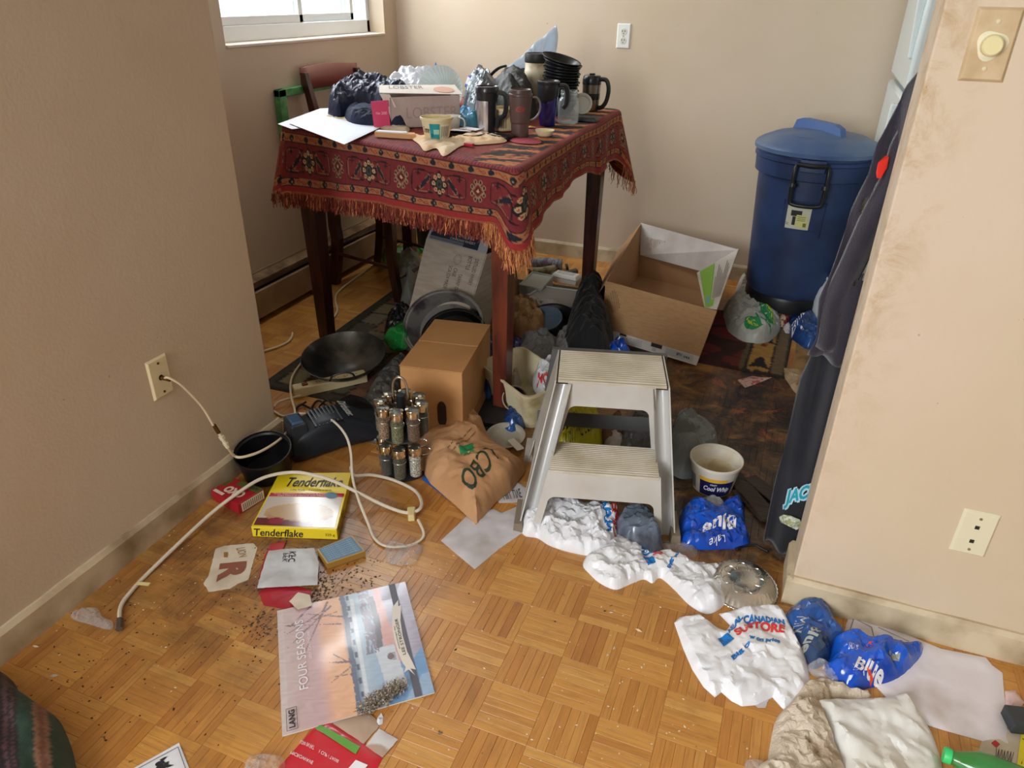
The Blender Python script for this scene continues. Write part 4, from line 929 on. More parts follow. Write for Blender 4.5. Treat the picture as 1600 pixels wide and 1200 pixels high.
mb = MB(M); mb.hexa([(-.004, -.002, .002), (-.062, .012, .006), (-.062, .015, .006), (-.004, .001, .002), (-.010, -.004, h_*.92), (-.068, .010, h_*.88), (-.068, .013, h_*.88), (-.010, -.001, h_*.92)])
pf = part('end_flap', mb, mat('pink_card', (206, 62, 104), .5), T, label='bright pink end flap', smooth=False)
mb = MB(); qd = [M@Vector((-.060, .0095, .03)), M@Vector((-.010, -.0035, .026)), M@Vector((-.010, -.0035, .08)), M@Vector((-.060, .0095, .076))]
textq(mb, 'Net', uvq(qd, .15, .45, .45, .62)); textq(mb, '200', uvq(qd, .52, .45, .9, .64)); part('lettering', mb, mat('pale_pink_ink', (240, 190, 205), .6), pf, smooth=False)
mb = MB(M); mb.hexa([(-.01, dp, h_+.028), (ln+.02, dp, h_+.022), (ln+.02, dp, h_+.024), (-.01, dp, h_+.030), (-.035, .012, h_+.014), (ln+.01, -.004, h_+.002), (ln+.01, -.004, h_+.004), (-.035, .012, h_+.016)]); lid = part('lid', mb, mat('pale_lid_card', (214, 206, 198), .6), T, smooth=False)
lq = [M@Vector(p) for p in ((-.035, .012, h_+.0163), (ln+.01, -.004, h_+.0043), (ln+.02, dp, h_+.0243), (-.01, dp, h_+.0303))]
mb = MB(); textq(mb, 'LOBSTER', uvq(lq, .12, .50, .55, .85), off=.0012); part('lettering', mb, mat('grey_ink', (120, 116, 112), .6), lid, smooth=False)
mb = MB(); k_ = 24; V = [uvq(lq, .80+.13*math.cos(2*PI*i/k_), .42+.33*math.sin(2*PI*i/k_), 1, 1)[0] for i in range(k_)]; mb.add([p+Vector((0, 0, .0012)) for p in V], [tuple(range(k_))]); part('printed_oval', mb, mat('salmon_ink', (206, 160, 140), .6), lid, smooth=False)
mb = MB(M); mb.hexa([(-.012, .010, h_-.03), (.022, -.003, h_-.035), (.022, -.001, h_-.035), (-.012, .012, h_-.03), (-.034, .012, h_+.012), (.0, .0, h_+.010), (.0, .002, h_+.010), (-.034, .014, h_+.012)]); part('side_tab', mb, mat('pale_lid_card', (0, 0, 0)), T, smooth=False)
mb = MB(); fq = [M@Vector((0, -.0005, 0)), M@Vector((ln, -.0005, 0)), M@Vector((ln, -.0005, h_)), M@Vector((0, -.0005, h_))]; textq(mb, 'LOBSTER', uvq(fq, .22, .30, .96, .66), off=.001); part('front_lettering', mb, mat('faint_grey_ink', (168, 148, 144), .7), T, smooth=False)
# white foam bowl leaning behind it
b = at(608, 176); M = Matrix.Translation(b+Vector((0, 0, .046)))@Matrix.Rotation(math.radians(-38), 4, Vector((.55, -.75, 0)))@Matrix.Rotation(.3, 4, 'Z')
mb = MB(); wallcup(M, [(.040, -.045), (.052, -.042), (.075, .035), (.083, .037), (.083, .041)], .003, 40, mb); solo('foam_bowl', mb, mat('white_foam', (228, 226, 222), .7), 'white foam bowl tipped against the back of the pink-ended box', 'bowl')
# clear ribbed plastic bowl on edge
b = at(690, 178); M = Matrix.Translation(b+Vector((0, 0, .088)))@Matrix.Rotation(math.radians(74), 4, Vector((1, .12, 0)))
mb = MB(); wallcup(M, [(.030, -.045), (.040, -.044), (.062, -.030), (.093, .008), (.097, .010), (.099, .014)], .0015, 144, mb, wob=lambda a, z: 1+.04*math.sin(a*36)*(1 if z < .006 else .2)); solo('ribbed_bowl', mb, mat('clear_ribbed_plastic', (226, 236, 232), .12, alpha=.62, spec=.8), 'clear ribbed plastic bowl standing on edge behind the pink-ended box', 'bowl')
# bags and cloth heaps on the table
M_navy = mat('navy_bin_bag', (26, 38, 68), .42, bump=.5, crease=22); M_navycl = mat('navy_cloth', (34, 46, 78), .85, c2=(24, 32, 56), ns=8, bump=.2, bs=200)
M_wbag = mat('white_bag_plastic', (226, 230, 236), .4, transl=.25, bump=.5, crease=24); M_clr = mat('clear_film', (226, 230, 236), .12, alpha=.22, bump=.3, bs=30, spec=.8)
def tblob(name, px, py, r, m, label, cat, seed, deg=0, amp=.35, sc=.07, up=.85, sq=1.0, **kw):
    b = at(px, py); mb = blob(b+Vector((0, 0, r[2]*up)), r, seed, amp, sc, 5, frame((0, 0, 0), deg), zmin=TT, sq=sq); return solo(name, mb, m, label, cat, smooth=True, sharp=50, **kw)
def tsheet(name, pxs, h, l, m, label, cat, seed, a1=.02, s1=.09, a2=.006, s2=.03, step=.006, z0=None, low=.5, base=None):
    S = Sheet([at(x, y)[:2] for x, y in pxs], z0=TT if z0 is None else z0, h=h, l=l, a1=a1, s1=s1, a2=a2, s2=s2, seed=seed, step=step, low=low, base=base)
    if 'bag' in name: S.fc = (max(.02, s1*.32), a1*.7)
    return solo(name, S.mesh(), m, label, cat, sharp=22)
tsheet('bin_bag', [(512, 180), (530, 166), (566, 160), (612, 162), (646, 174), (640, 190), (600, 188), (560, 184), (530, 188)], .125, .035, M_navy, 'glossy navy plastic bag heaped at the left of the table', 'bag', 5, .045, .13, .010, .04, low=.75)
tsheet('folded_trousers', [(536, 184), (548, 174), (600, 178), (640, 190), (632, 201), (590, 200), (550, 196)], .052, .018, M_navycl, 'folded navy cloth bundle under the glossy navy bag', 'clothing', 8, .012, .07, .003, .03, low=.85)
tsheet('folded_towel', [(510, 182), (560, 178), (625, 192), (640, 205), (612, 204), (560, 196), (520, 188)], .012, .01, mat('cream_towel', (214, 200, 176), .9, c2=(184, 164, 136), ns=20, bump=.3, bs=150), 'cream folded cloth under the navy bundle', 'cloth', 6, .003, .03, .001, .02, step=.005)
tsheet('plastic_bag', [(600, 164), (618, 156), (670, 156), (716, 162), (706, 174), (660, 174), (618, 172)], .13, .035, M_wbag, 'translucent white plastic bag behind the navy bag', 'bag', 11, .045, .13, .012, .04, low=.7)
tsheet('plastic_bag', [(664, 182), (670, 174), (700, 174), (708, 182), (686, 188)], .075, .02, M_wbag, 'small white plastic bag at the foot of the ribbed bowl', 'bag', 13, .03, .07, .008, .03)
tsheet('foil_bag', [(722, 176), (730, 160), (770, 156), (782, 172), (770, 186), (738, 190)], .15, .035, mat('silver_grey_film', (130, 138, 144), .25, .3, bump=.6, crease=26, alpha=.92), 'crumpled grey see-through bag behind the black travel mug', 'bag', 17, .05, .09, .014, .035, low=.6)
tsheet('plastic_bag', [(712, 192), (716, 180), (742, 184), (748, 196), (730, 200)], .05, .02, mat('sky_blue_film', (92, 178, 222), .2, transl=.2, bump=.3, bs=40), 'sky blue plastic bag behind the white ring-handled cup', 'bag', 19, .015, .05, .005, .02)
tsheet('backpack', [(768, 186), (772, 164), (812, 154), (838, 166), (832, 186), (800, 194)], .185, .04, mat('black_bag_mesh', (26, 30, 30), .6, c2=(60, 62, 60), ns=90), 'black mesh bag with a green patch behind the brown mug', 'bag', 23, .03, .12, .006, .03, low=.7)
b = at(812, 172); part_ = None
M = frame(b+Vector((-.02, -.065, .150)), 15, tx=60); mb = MB(M); mb.lathe([(0, .006), (.010, .006), (.014, .002), (.014, 0)], 20); mb.tube(bez([(-.012, -.006, .002), (-.02, -.03, .0), (0, -.048, -.002), (.014, -.03, 0), (.008, -.01, .002)], 6), .006, 8); solo('green_trinket', mb, mat('bright_green', (92, 190, 96), .4), 'bright green curled plastic trinket on the black mesh bag', 'trinket')
b = at(770, 160); M = frame(b+Vector((.0, .02, .0)), 0); mb = MB(M); mb.tube(bez([(-.03, -.07, .03), (-.01, -.06, .10), (.03, -.04, .145), (.07, -.03, .160)], 8), lambda t: .018-.008*t, 10, flat=.4); solo('bag_strap', mb, mat('black_webbing', (30, 31, 34), .8), 'broad black strap arching over the black mesh bag', 'strap')
# pale blue bag rising behind
pts = [at(758, 150), at(862, 152)]
P0, P1 = at(762, 164), at(862, 166)
def fn(i, j):
    base = P0.lerp(P1, i)+Vector((0, .0, 0)); top = .08+.25*i**1.1
    z = top*j; y = base.y+.03*math.sin(j*PI)+.012*math.sin(i*17+j*5)+.006*math.sin(i*40-j*12); return (base.x+.01*math.sin(j*9)-.025*j*(1-i), y, base.z+z)
solo('plastic_bag', MB().grid(fn, 40, 26), mat('pale_blue_film', (222, 234, 246), .3, transl=.35, bump=.4, crease=14), 'pale blue plastic bag rising behind the mugs', 'bag', thick=.002)
b = at(684, 160); mb = MB(frame(b+Vector((-.01, .0, 0)))); mb.add([(-.012, 0, .12), (.03, .0, .09), (.005, .0, .17), (-.012, .003, .12), (.03, .003, .09), (.005, .003, .17), (0, 0, 0), (.03, 0, 0), (.03, .003, 0), (0, .003, 0)], [(0, 1, 2), (3, 5, 4), (0, 2, 5, 3), (1, 4, 5, 2), (0, 6, 7, 1), (3, 4, 8, 9), (6, 9, 8, 7), (0, 3, 9, 6), (1, 7, 8, 4)]); solo('plastic_sheet', mb, mat('vivid_blue_film', (60, 130, 220), .3), 'pointed blue plastic offcut behind the ribbed bowl', 'sheet', smooth=False)
# blue grocery boxes on a slant
b = at(742, 170); M = frame(b+Vector((0, .03, .085)), -28, tx=-12, ty=20)
T = thing('tea_carton', 'blue and white printed carton leaning behind the grey see-through bag', 'box', b); mb = MB(M); mb.box((0, 0, 0), (.10, .055, .05)); part('carton', mb, mat('carton_blue', (50, 70, 160), .4), T, smooth=False)
mb = MB(M); mb.box((-.0005, -.0005, .004), (.1012, .0562, .030)); part('white_band', mb, mat('carton_white', (216, 218, 226), .5), T, smooth=False)
mb = MB()
for k in range(3): textq(mb, 'ORANGE PEKOE TEA', uvq([M@Vector(p) for p in ((-.048, -.029, -.01), (.048, -.029, -.01), (.048, -.029, .018), (-.048, -.029, .018))], .1, .08+.3*k, .9, .26+.3*k))
part('lettering', mb, M_ink, T, smooth=False)
M = frame(b+Vector((.01, .07, .095)), -28, tx=-12, ty=24); mb = MB(M); mb.box((0, 0, 0), (.15, .012, .10)); solo('open_carton', mb, mat('brown_inside_card', (92, 80, 76), .7), 'dark grey-brown open carton behind the blue printed carton', 'box', smooth=False)
# papers, board, napkin
def paper(name, pxs, m, label, cat, z=None, seed=1, a1=.002, t=True, step=.012, lift=.001, s1=.12, base=None, h=.0008):
    z = TT if z is None else z
    return solo(name, Sheet([F(x, y, z)[:2] for x, y in pxs], z0=z, h=h, l=.01, a1=a1, s1=s1, a2=a1*.2, seed=seed, step=step, sm=False, lift=lift).mesh(), m, label, cat)
M_paper = mat('white_paper', (226, 228, 234), .6, c2=(208, 208, 214), ns=5); M_papd = mat('dusty_paper', (206, 204, 210), .65, c2=(176, 168, 162), ns=7, lo=.45, hi=.75)
paper('paper_sheet', [(434, 194), (500, 170), (540, 168), (520, 196), (456, 202)], M_paper, 'lower white sheet with a red edge at the left corner of the table', 'paper', seed=3)
paper('paper_sheet', [(452, 193), (505, 172), (602, 196), (538, 226)], mat('bluish_paper', (214, 222, 234), .5), 'folded white sheet hanging over the front left edge of the table', 'paper', z=TT+.005, seed=4, a1=.003)
b = at(620, 214); M = frame(b, 7); mb = MB(M); mb.prism([(-.075, -.018), (-.06, -.024), (.06, -.024), (.075, -.012), (.06, .014), (-.072, .012)], 0, .016); mb.prism([(-.073, -.012), (-.06, -.020), (.03, -.020), (.045, -.004), (.03, .010), (-.07, .010)], .016, .019, 1); solo('wooden_board', mb, [mat('tan_wood', (206, 158, 108), .6), M_paper], 'tan wooden block with a white top beside the teal-labelled tub', 'board', smooth=False)
solo('paper_napkin', Sheet([at(x, y)[:2] for x, y in ((642, 214), (668, 214), (700, 218), (740, 208), (782, 214), (790, 222), (752, 226), (722, 228), (694, 244), (682, 232), (664, 236), (655, 226))], z0=TT, h=.010, l=.02, a1=.006, s1=.05, step=.007, seed=9).mesh(), mat('tan_napkin', (224, 190, 148), .85, c2=(232, 214, 186), ns=6), 'tan paper napkin crumpled under the teal-labelled tub', 'napkin')
b = at(733, 228); mb = MB(frame(b, -12)); mb.box((0, 0, .0045), (.034, .014, .009)); solo('matchbook', mb, mat('crimson_plastic', (186, 40, 62), .4), 'small crimson matchbook at the front edge of the table', 'matchbook', smooth=False, bevel=.001)
solo('pink_ribbon', Sheet([at(x, y)[:2] for x, y in ((798, 218), (830, 216), (846, 222), (836, 225), (806, 223))], z0=TT, h=.003, l=.01, a1=.001, step=.006, seed=2).mesh(), mat('dusty_pink', (176, 78, 92), .8), 'dusty pink strip of cloth before the brown mug', 'cloth')
# ================================================================== under and around the table
def fsheet(name, pxs, h, l, m, label, cat, seed, a1=.008, s1=.08, a2=.003, s2=.03, step=.008, z=0.0, z0=None, low=.5, base=None, sm=True, rag=0, mk=False, cfn=None, bottom=True, sharp=22, fc=None):
    """crumpled thing whose base outline is given in photo pixels on the plane z"""
    S = Sheet([F(x, y, z)[:2] for x, y in pxs], z0=z if z0 is None else z0, h=h, l=l, a1=a1, s1=s1, a2=a2, s2=s2, seed=seed, step=step, low=low, base=base, sm=sm, rag=rag)
    if 'bag' in name and name != 'paper_bag': S.an = (seed*.83 % PI, .42)
    if fc: S.fc = fc
    elif name in ('rag', 'black_jacket', 'tissue', 'napkin', 'wrapper', 'paper_scrap', 'paper_bag', 'paper_sheet'): S.fc = (max(.016, s1*.4), a1*.8)
    elif 'bag' in name: S.fc = (max(.018, s1*.36), min(a1*.75, .02))
    o = solo(name, S.mesh(bottom=bottom, cfn=cfn), m, label, cat, sharp=sharp); return S, o
def decal(name, S, items, m, parent, patch=None, nu=8):
    mb = MB()
    for it in items:
        s_, q = it[0], [F(x, y, it[2] if len(it) > 2 and it[2] is not None else S.z0+S.h*.5)[:2] for x, y in it[1]]; kw = it[3] if len(it) > 3 else {}
        q = [Vector((p[0], p[1], 0)) for p in q]
        if s_ is None: quadpatch(mb, q, off=.0016 if not kw.get('leaf') else .0022, surf=S, nu=kw.get('nu', 12), nv=kw.get('nv', 10), leaf=kw.get('leaf', False))
        else: textq(mb, s_, q, surf=S, **kw)
    return part(name, mb, m, parent, smooth=False)
# dark patchwork rug
P0 = F(404, 604); dl_ = (F(612, 455)-P0).normalized(); dw = Vector((dl_.y, -dl_.x, 0)); WR, LR = .95, 1.5
def patch_paint(V):
    P = V-np.array([P0.x, P0.y]); a = P@np.array([dl_.x, dl_.y]); b = P@np.array([dw.x, dw.y]); n = len(V)
    col = np.tile(np.array(L((96, 88, 64))[:3]), (n, 1)); cs = [(122, 110, 78), (108, 72, 60), (96, 90, 68), (126, 92, 68), (84, 76, 60), (116, 106, 84)]
    s_ = .125; row = np.floor((b-.05)/(s_*.8)); ia = np.floor((a-.05)/s_+.5*(row % 2)); h_ = ((ia*7+row*13+ia*row*3) % 6).astype(int)
    for k in range(6): blot(col, h_ == k, cs[k])
    fa = ((a-.05)/s_+.5*(row % 2)) % 1; fb = ((b-.05)/(s_*.8)) % 1; blot(col, (np.minimum(fa, 1-fa) < .035) | (np.minimum(fb, 1-fb) < .04), (34, 30, 24))
    e = np.minimum(np.minimum(a, LR-a), np.minimum(b, WR-b)); blot(col, e < .05, (62, 58, 44)); blot(col, e < .012, (44, 42, 34)); blot(col, (e > .045) & (e < .052), (32, 28, 22))
    return np.clip(col*(1+.15*fold(np.c_[V, V[:, 0]*0], 3, .02, 4)[:, None]), 0, 1)
q = [P0, P0+dl_*LR, P0+dl_*LR+dw*WR, P0+dw*WR]
S = Sheet([p[:2] for p in q], z0=.0, h=.004, l=.004, a1=.001, s1=.15, a2=0, step=.014, seed=2, sm=False, low=.9)
solo('patchwork_rug', S.mesh(cfn=patch_paint), mat('dark_rug_pile', (80, 70, 50), .95, attr='Col', bump=.3, bs=300), 'dark olive and brown patchwork rug under the table', 'rug')
RUGZ = .006
# kilim at the kitchen doorway
K0, K1 = F(1226, 592), F(1240, 517); kd = (K1-K0).normalized(); kw_ = Vector((-kd.y, kd.x, 0)); KL, KW = .62, 1.0
def kilim(V):
    P = V-np.array([K0.x, K0.y]); a = P@np.array([kd.x, kd.y]); b = P@np.array([kw_.x, kw_.y]); n = len(V)
    col = np.tile(np.array(L((104, 40, 36))[:3]), (n, 1)); blot(col, b < .155, (166, 128, 66)); blot(col, b < .062, (104, 88, 66)); blot(col, b < .012, (52, 48, 40))
    blot(col, np.abs(b-.062) < .004, (36, 34, 32)); blot(col, np.abs(b-.158) < .006, (36, 34, 32)); blot(col, (b > .164) & (b < .186), (96, 84, 60))
    u = b-.109
    for a0 in (.06, .33, .56):
        y = a-a0
        for k in range(4):
            w_ = .040-.008*k; yy = y-.022*k; blot(col, (np.abs(yy+np.abs(u)*.45) < .011) & (np.abs(u) < w_), (30, 34, 34))
        blot(col, (np.abs(u) < .005) & (y > -.02) & (y < .085), (30, 34, 34)); blot(col, (np.abs(u)+np.abs(y+.055)) < .016, (120, 60, 36))
    blot(col, a < .010, (40, 38, 34)); blot(col, (np.abs((a % .2)-.1) < .004) & (b > .2), (60, 26, 26))
    g = fold(np.c_[V, V[:, 0]*0], 6, .12, 5); blot(col, (g > .35) & (b > .18), (58, 30, 26)); blot(col, (g < -.75) & (b > .18), (140, 58, 46))
    return np.clip(col*(1+.2*fold(np.c_[V, V[:, 0]*0], 3, .02, 4)[:, None]), 0, 1)
q = [K0, K0+kd*KL, K0+kd*KL+kw_*KW, K0+kw_*KW]
S = Sheet([p[:2] for p in q], z0=.0, h=.008, l=.006, a1=.007, s1=.22, a2=.001, step=.009, seed=7, sm=False, low=.7)
solo('kilim_rug', S.mesh(cfn=kilim), mat('kilim_wool', (100, 50, 40), .95, attr='Col', bump=.3, bs=250), 'worn maroon kilim with a yellow band of tree figures near the trash can', 'rug')
# wok
b = F(540, 562, .0); T = thing('wok', 'large dark carbon-steel wok lying on the patchwork rug', 'wok', Vector((b.x, b.y, RUGZ)))
c = F(539, 553, .093); M = Matrix.Translation((c.x, c.y, .012))@Matrix.Rotation(math.radians(9), 4, Vector((1, .15, 0)))
prof = [(.165*math.sin(a)/math.sin(1.05), .088*(1-math.cos(a))/(1-math.cos(1.05))) for a in [1.05*k/12 for k in range(13)]]; prof[0] = (.001, 0)
part('bowl', wallcup(M, prof, .002, 56, MB()), mat('seasoned_steel', (66, 68, 66), .3, .75, c2=(130, 128, 120), ns=7, lo=.45, hi=.7, bump=.08, bs=60), T)
part('handle', MB(M).tube(bez([(.035, -.155, .075), (.05, -.150, .098), (.085, -.125, .105), (.110, -.11, .095), (.118, -.112, .075)], 6), .004, 8), M_blk, T)
# brown carton
tq = [F(624, 571, .27), F(722, 582, .27), F(757, 504, .27), F(672, 489, .27)]
T = thing('cardboard_carton', 'plain brown cardboard carton standing behind the spice carousel', 'box', ((tq[0]+tq[2])/2).xy.to_3d())
M_kraft = mat('kraft_board', (200, 150, 96), .75, c2=(190, 140, 88), ns=6, bump=.05, bs=90); M_kraft2 = mat('kraft_inner', (150, 108, 68), .85)
u = (tq[1]-tq[0]).normalized(); v = Vector((-u.y, u.x, 0)); wl = (tq[1]-tq[0]).length; dl2 = (tq[2]-tq[1]).length*.97; M = frame(tq[0].xy.to_3d(), ux=u, uy=v, uz=Vector((0, 0, 1)))
part('carton', MB(M).box((wl/2, dl2/2, .133), (wl, dl2, .266)), M_kraft, T, smooth=False, bevel=.0025)
part('top_flap', MB(M).hexa([(-.001, -.001, .268), (wl+.001, -.001, .267), (wl+.001, dl2*.5, .267), (-.001, dl2*.5, .267), (-.001, -.001, .271), (wl+.001, -.001, .270), (wl+.001, dl2*.5, .269), (-.001, dl2*.5, .269)]), M_kraft, T, smooth=False)
part('top_flap', MB(M).box((wl/2, dl2*.755, .2685), (wl+.002, dl2*.487, .003)), M_kraft, T, smooth=False)
mb = MB(M); o_ = [(.016*math.cos(a), .045+.0*a+.028*math.sin(a)+(.02 if math.sin(a) > 0 else -.02)) for a in [2*PI*k/20 for k in range(20)]]
mb.add([(wl*.66+x, -.0015, .06+z) for x, z in o_], [tuple(range(20))]); part('hand_hole', mb, mat('hole_shadow_card', (58, 38, 24), .9), T, smooth=False)
mb = MB(M); mb.box((wl*.93, -.001, .02), (.0, .0, .0)); part('side_fold', MB(M).hexa([(wl, .0, .0), (wl+.02, .05, .0), (wl+.02, dl2, .0), (wl, dl2, .0), (wl, 0, .045), (wl+.012, .05, .045), (wl+.012, dl2, .045), (wl, dl2, .045)]), M_kraft2, T, smooth=False)
# spice carousel
sb = F(633, 733).xy.to_3d(); T = thing('spice_carousel', 'two-tier chrome spice carousel with a wire loop handle on a black base', 'spice rack', sb)
part('base', MB(frame(sb)).lathe([(0, 0), (.068, 0), (.074, .004), (.074, .010), (.060, .013), (0, .013)], 40), M_blk2, T)
part('column', MB(frame(sb)).lathe([(0, .013), (.014, .013), (.014, .275), (0, .275)], 16), M_blk, T)
part('shelf', MB(frame(sb)).lathe([(0, .140), (.070, .140), (.070, .145), (0, .145)], 40), mat('smoked_plastic', (60, 62, 60), .3), T)
part('loop_handle', MB(frame(sb, 10)).tube(bez([(-.022, 0, .262), (-.023, 0, .30), (-.016, 0, .325), (0, 0, .335), (.016, 0, .325), (.023, 0, .30), (.022, 0, .262)], 6), .0042, 10), mat('satin_nickel', (190, 180, 166), .25, 1), T)
M_gold = mat('bright_lid_metal', (214, 196, 164), .18, 1); M_lidtop = mat('fluted_lid_top', (150, 150, 140), .35, .8, c2=(110, 110, 102), ns=60, stretch=(1, 8, 1))
fills = [((176, 140, 100), 'tan sesame seed'), ((130, 132, 86), 'green dried herbs'), ((128, 84, 54), 'red pepper flakes'), ((60, 52, 44), 'black peppercorns'), ((96, 88, 60), 'dull green leaves'), ((150, 110, 70), 'brown cumin'), ((110, 96, 72), 'grey-brown seasoning'), ((140, 120, 90), 'light brown spice')]
facing = math.atan2(-sb.y, -sb.x)
MJ = mat('jar_glass', (160, 165, 160), .06, alpha=.10, fa=.25, spec=.9)
def jar(tier, k, ang, c, what, label):
    z = .147 if tier else .0145; p = sb+Vector((.064*math.cos(ang), .064*math.sin(ang), z)); J = thing('spice_jar', label, 'spice jar', p, 'spice jars in the chrome carousel'); M = frame(p, math.degrees(ang))
    part('glass', MB(M).lathe([(0, 0), (.018, 0), (.0195, .002), (.0195, .078), (.017, .082), (.017, .084)], 20), MJ, J)
    part('spice', MB(M).lathe([(0, .002), (.0175, .002), (.0175, .062 if k != 3 else .074), (0, .064 if k != 3 else .075)], 16), mat('spice_'+what.replace(' ', '_').replace('-', '_'), c, .9, c2=tuple(int(x*.55) for x in c), ns=260, lo=.45, hi=.55, bump=.3, bs=300), J)
    part('lid', MB(M).lathe([(.0180, .078), (.0205, .080), (.0205, .103), (.0195, .105)], 24), M_gold, J); part('lid_top', MB(M).lathe([(0, .1056), (.0196, .1052)], 24), M_lidtop, J)
order = ['facing the camera', 'one place right of the camera side', 'at the right', 'at the right rear', 'at the back', 'at the left rear', 'at the left', 'one place left of the camera side']
for k in range(8): c, w_ = fills[(k+1) % 8]; jar(1, k, facing-.25+k*PI/4, c, w_, f'upper-ring spice jar of {w_}, {order[k]}')
for k in (0, 7, 1, 6): c, w_ = ((226, 222, 208), 'white salt') if k == 1 else fills[(k+4) % 8]; jar(0, 3 if k == 1 else k, facing-.25+k*PI/4, c, w_, f'lower-ring spice jar of {w_}, {order[k]}')
mb = MB(frame(sb))
for z in (.075, .208):
    for k in range(8):
        a0 = facing-.25+k*PI/4; mb.tube([(.064*math.cos(a0)+.0215*math.cos(t), .064*math.sin(a0)+.0215*math.sin(t), z) for t in [2*PI*i/16 for i in range(16)]], .0011, 5, closed=True)
part('wire_rings', mb, M_chrome, T)
M_petal = mat('petal_clip', (226, 222, 206), .3, .6)
for k in range(8):
    a0 = facing-.25+(k+.5)*PI/4; mb = MB()
    for s_ in (-1, 1):
        c = sb+Vector((.060*math.cos(a0), .060*math.sin(a0), .254)); r_ = Vector((-math.sin(a0), math.cos(a0), 0))*s_; o2 = Vector((math.cos(a0), math.sin(a0), 0))
        pts = [c+r_*(.002+.010*(1-math.cos(t))/2)+o2*(.006*math.sin(t))+Vector((0, 0, .004*math.sin(t/2))) for t in [2*PI*i/10 for i in range(10)]]; mb.add(pts, [tuple(range(10))])
    part('petal_clip', mb, M_petal, T, thick=.001, smooth=False)
# black pot
c = Vector((-1.382, 1.496, 0)); T = thing('cooking_pot', 'empty black pot against the left wall', 'pot', Vector((c.x, c.y, 0)))
M = Matrix.Translation((c.x-.005, c.y, .012))@Matrix.Rotation(math.radians(10), 4, Vector((1, .3, 0)))
part('pot', wallcup(M, [(.066, 0), (.074, .004), (.082, .082), (.087, .087), (.087, .092)], .003, 48, MB()), mat('black_enamel', (18, 19, 22), .3), T)
# power strip
a_, b_ = F(462, 624), F(556, 603); u = (b_-a_).normalized(); M = frame(a_, ux=u, uy=Vector((-u.y, u.x, 0)), uz=Vector((0, 0, 1))); ln = (b_-a_).length+.05
T = thing('power_strip', 'cream power strip with a reddish rocker switch in front of the wok', 'power strip', a_+u*ln/2); M_ps = mat('power_strip_plastic', (218, 202, 158), .45)
part('housing', MB(M).box((ln/2, .024, .021), (ln, .046, .040)), M_ps, T, smooth=False, bevel=.005)
part('switch', MB(M).box((.045, .022, .044), (.022, .016, .008)), mat('red_brown_rocker', (120, 54, 40), .3), T, smooth=False, bevel=.002)
mb = MB(M)
for k in range(5):
    for dx, dy in ((-.005, -.006), (-.005, .006), (.006, 0)): mb.box((.095+.036*k+dx, .022+dy, .0412), (.006, .0022, .0012))
part('sockets', mb, M_dark, T, smooth=False)
# hand vacuum
vp = [F(441, 733), F(552, 737), F(590, 690), F(575, 652), F(500, 668)]; vc = F(512, 722)
T = thing('hand_vacuum', 'dark blue-black corded hand vacuum lying beside the black pot', 'vacuum cleaner', vc); M_v = mat('vacuum_plastic', (26, 34, 44), .42, c2=(36, 44, 54), ns=14); M_v2 = mat('vacuum_black', (16, 17, 20), .35)
ux = (F(560, 690)-F(452, 722)).normalized(); M = frame(F(466, 724).xy.to_3d(), ux=ux, uy=Vector((-ux.y, ux.x, 0)), uz=Vector((0, 0, 1)))
def loft(secs, mb, M, n=20):
    """secs: (x, yc, zc, ry, rz, power)"""
    vs = []
    for (x, yc, zc, ry, rz, pw) in secs:
        for k in range(n):
            a = 2*PI*k/n; cs, sn = math.cos(a), math.sin(a); vs.append((x, yc+ry*math.copysign(abs(cs)**pw, cs), zc+rz*math.copysign(abs(sn)**pw, sn)))
    fs = [(i*n+k, i*n+(k+1) % n, (i+1)*n+(k+1) % n, (i+1)*n+k) for i in range(len(secs)-1) for k in range(n)]+[tuple(range(n))[::-1], tuple((len(secs)-1)*n+k for k in range(n))]
    return mb.add(vs, fs, 0, M)
part('body', loft([(-.010, .045, .044, .050, .043, .4), (.03, .045, .054, .060, .053, .4), (.09, .05, .064, .064, .063, .45), (.15, .055, .064, .064, .063, .45), (.20, .06, .056, .070, .055, .4), (.26, .07, .040, .085, .039, .35), (.33, .075, .026, .095, .025, .3)], MB(), M, 28), M_v, T)
part('switch_block', MB(M).hexa([(-.016, -.012, .03), (.056, -.012, .03), (.056, .098, .03), (-.016, .098, .03), (-.006, .0, .138), (.046, .0, .138), (.046, .085, .138), (-.006, .085, .138)]), mat('vacuum_plastic', (0, 0, 0)), T, smooth=False, bevel=.006)
part('switch', MB(M).hexa([(.000, .008, .138), (.040, .008, .138), (.040, .072, .138), (.000, .072, .138), (.004, .012, .146), (.036, .012, .143), (.036, .068, .143), (.004, .068, .146)]), mat('glossy_navy_switch', (60, 84, 116), .15), T, smooth=False, bevel=.002)
for k in range(8): x = .070+.0125*k; part('vent_slat', MB(M).hexa([(x, -.002, .100), (x+.005, -.002, .100), (x+.005, .085, .118), (x, .085, .118), (x, -.004, .120), (x+.005, -.004, .120), (x+.005, .085, .134), (x, .085, .134)]), M_v2, T, smooth=False)
mb = MB(); textq(mb, 'Dirtbuster.', [M@Vector(p) for p in ((.182, .110, .122), (.182, .006, .118), (.210, .006, .108), (.210, .110, .112))], off=.004, bold=.02); part('lettering', mb, mat('silver_print', (200, 206, 206), .4), T, smooth=False)
mb = MB(); textq(mb, 'Eureka', [M@Vector(p) for p in ((.040, -.0105, .045), (.034, -.004, .095), (.022, -.004, .095), (.028, -.0105, .045))], off=.003); mb.lathe([(0, .001), (.004, .001), (.004, 0)], 12, M=M@Matrix.Translation((.03, -.0015, .08))@Matrix.Rotation(PI/2, 4, 'X')); part('brand_mark', mb, mat('silver_print', (0, 0, 0)), T, smooth=False)
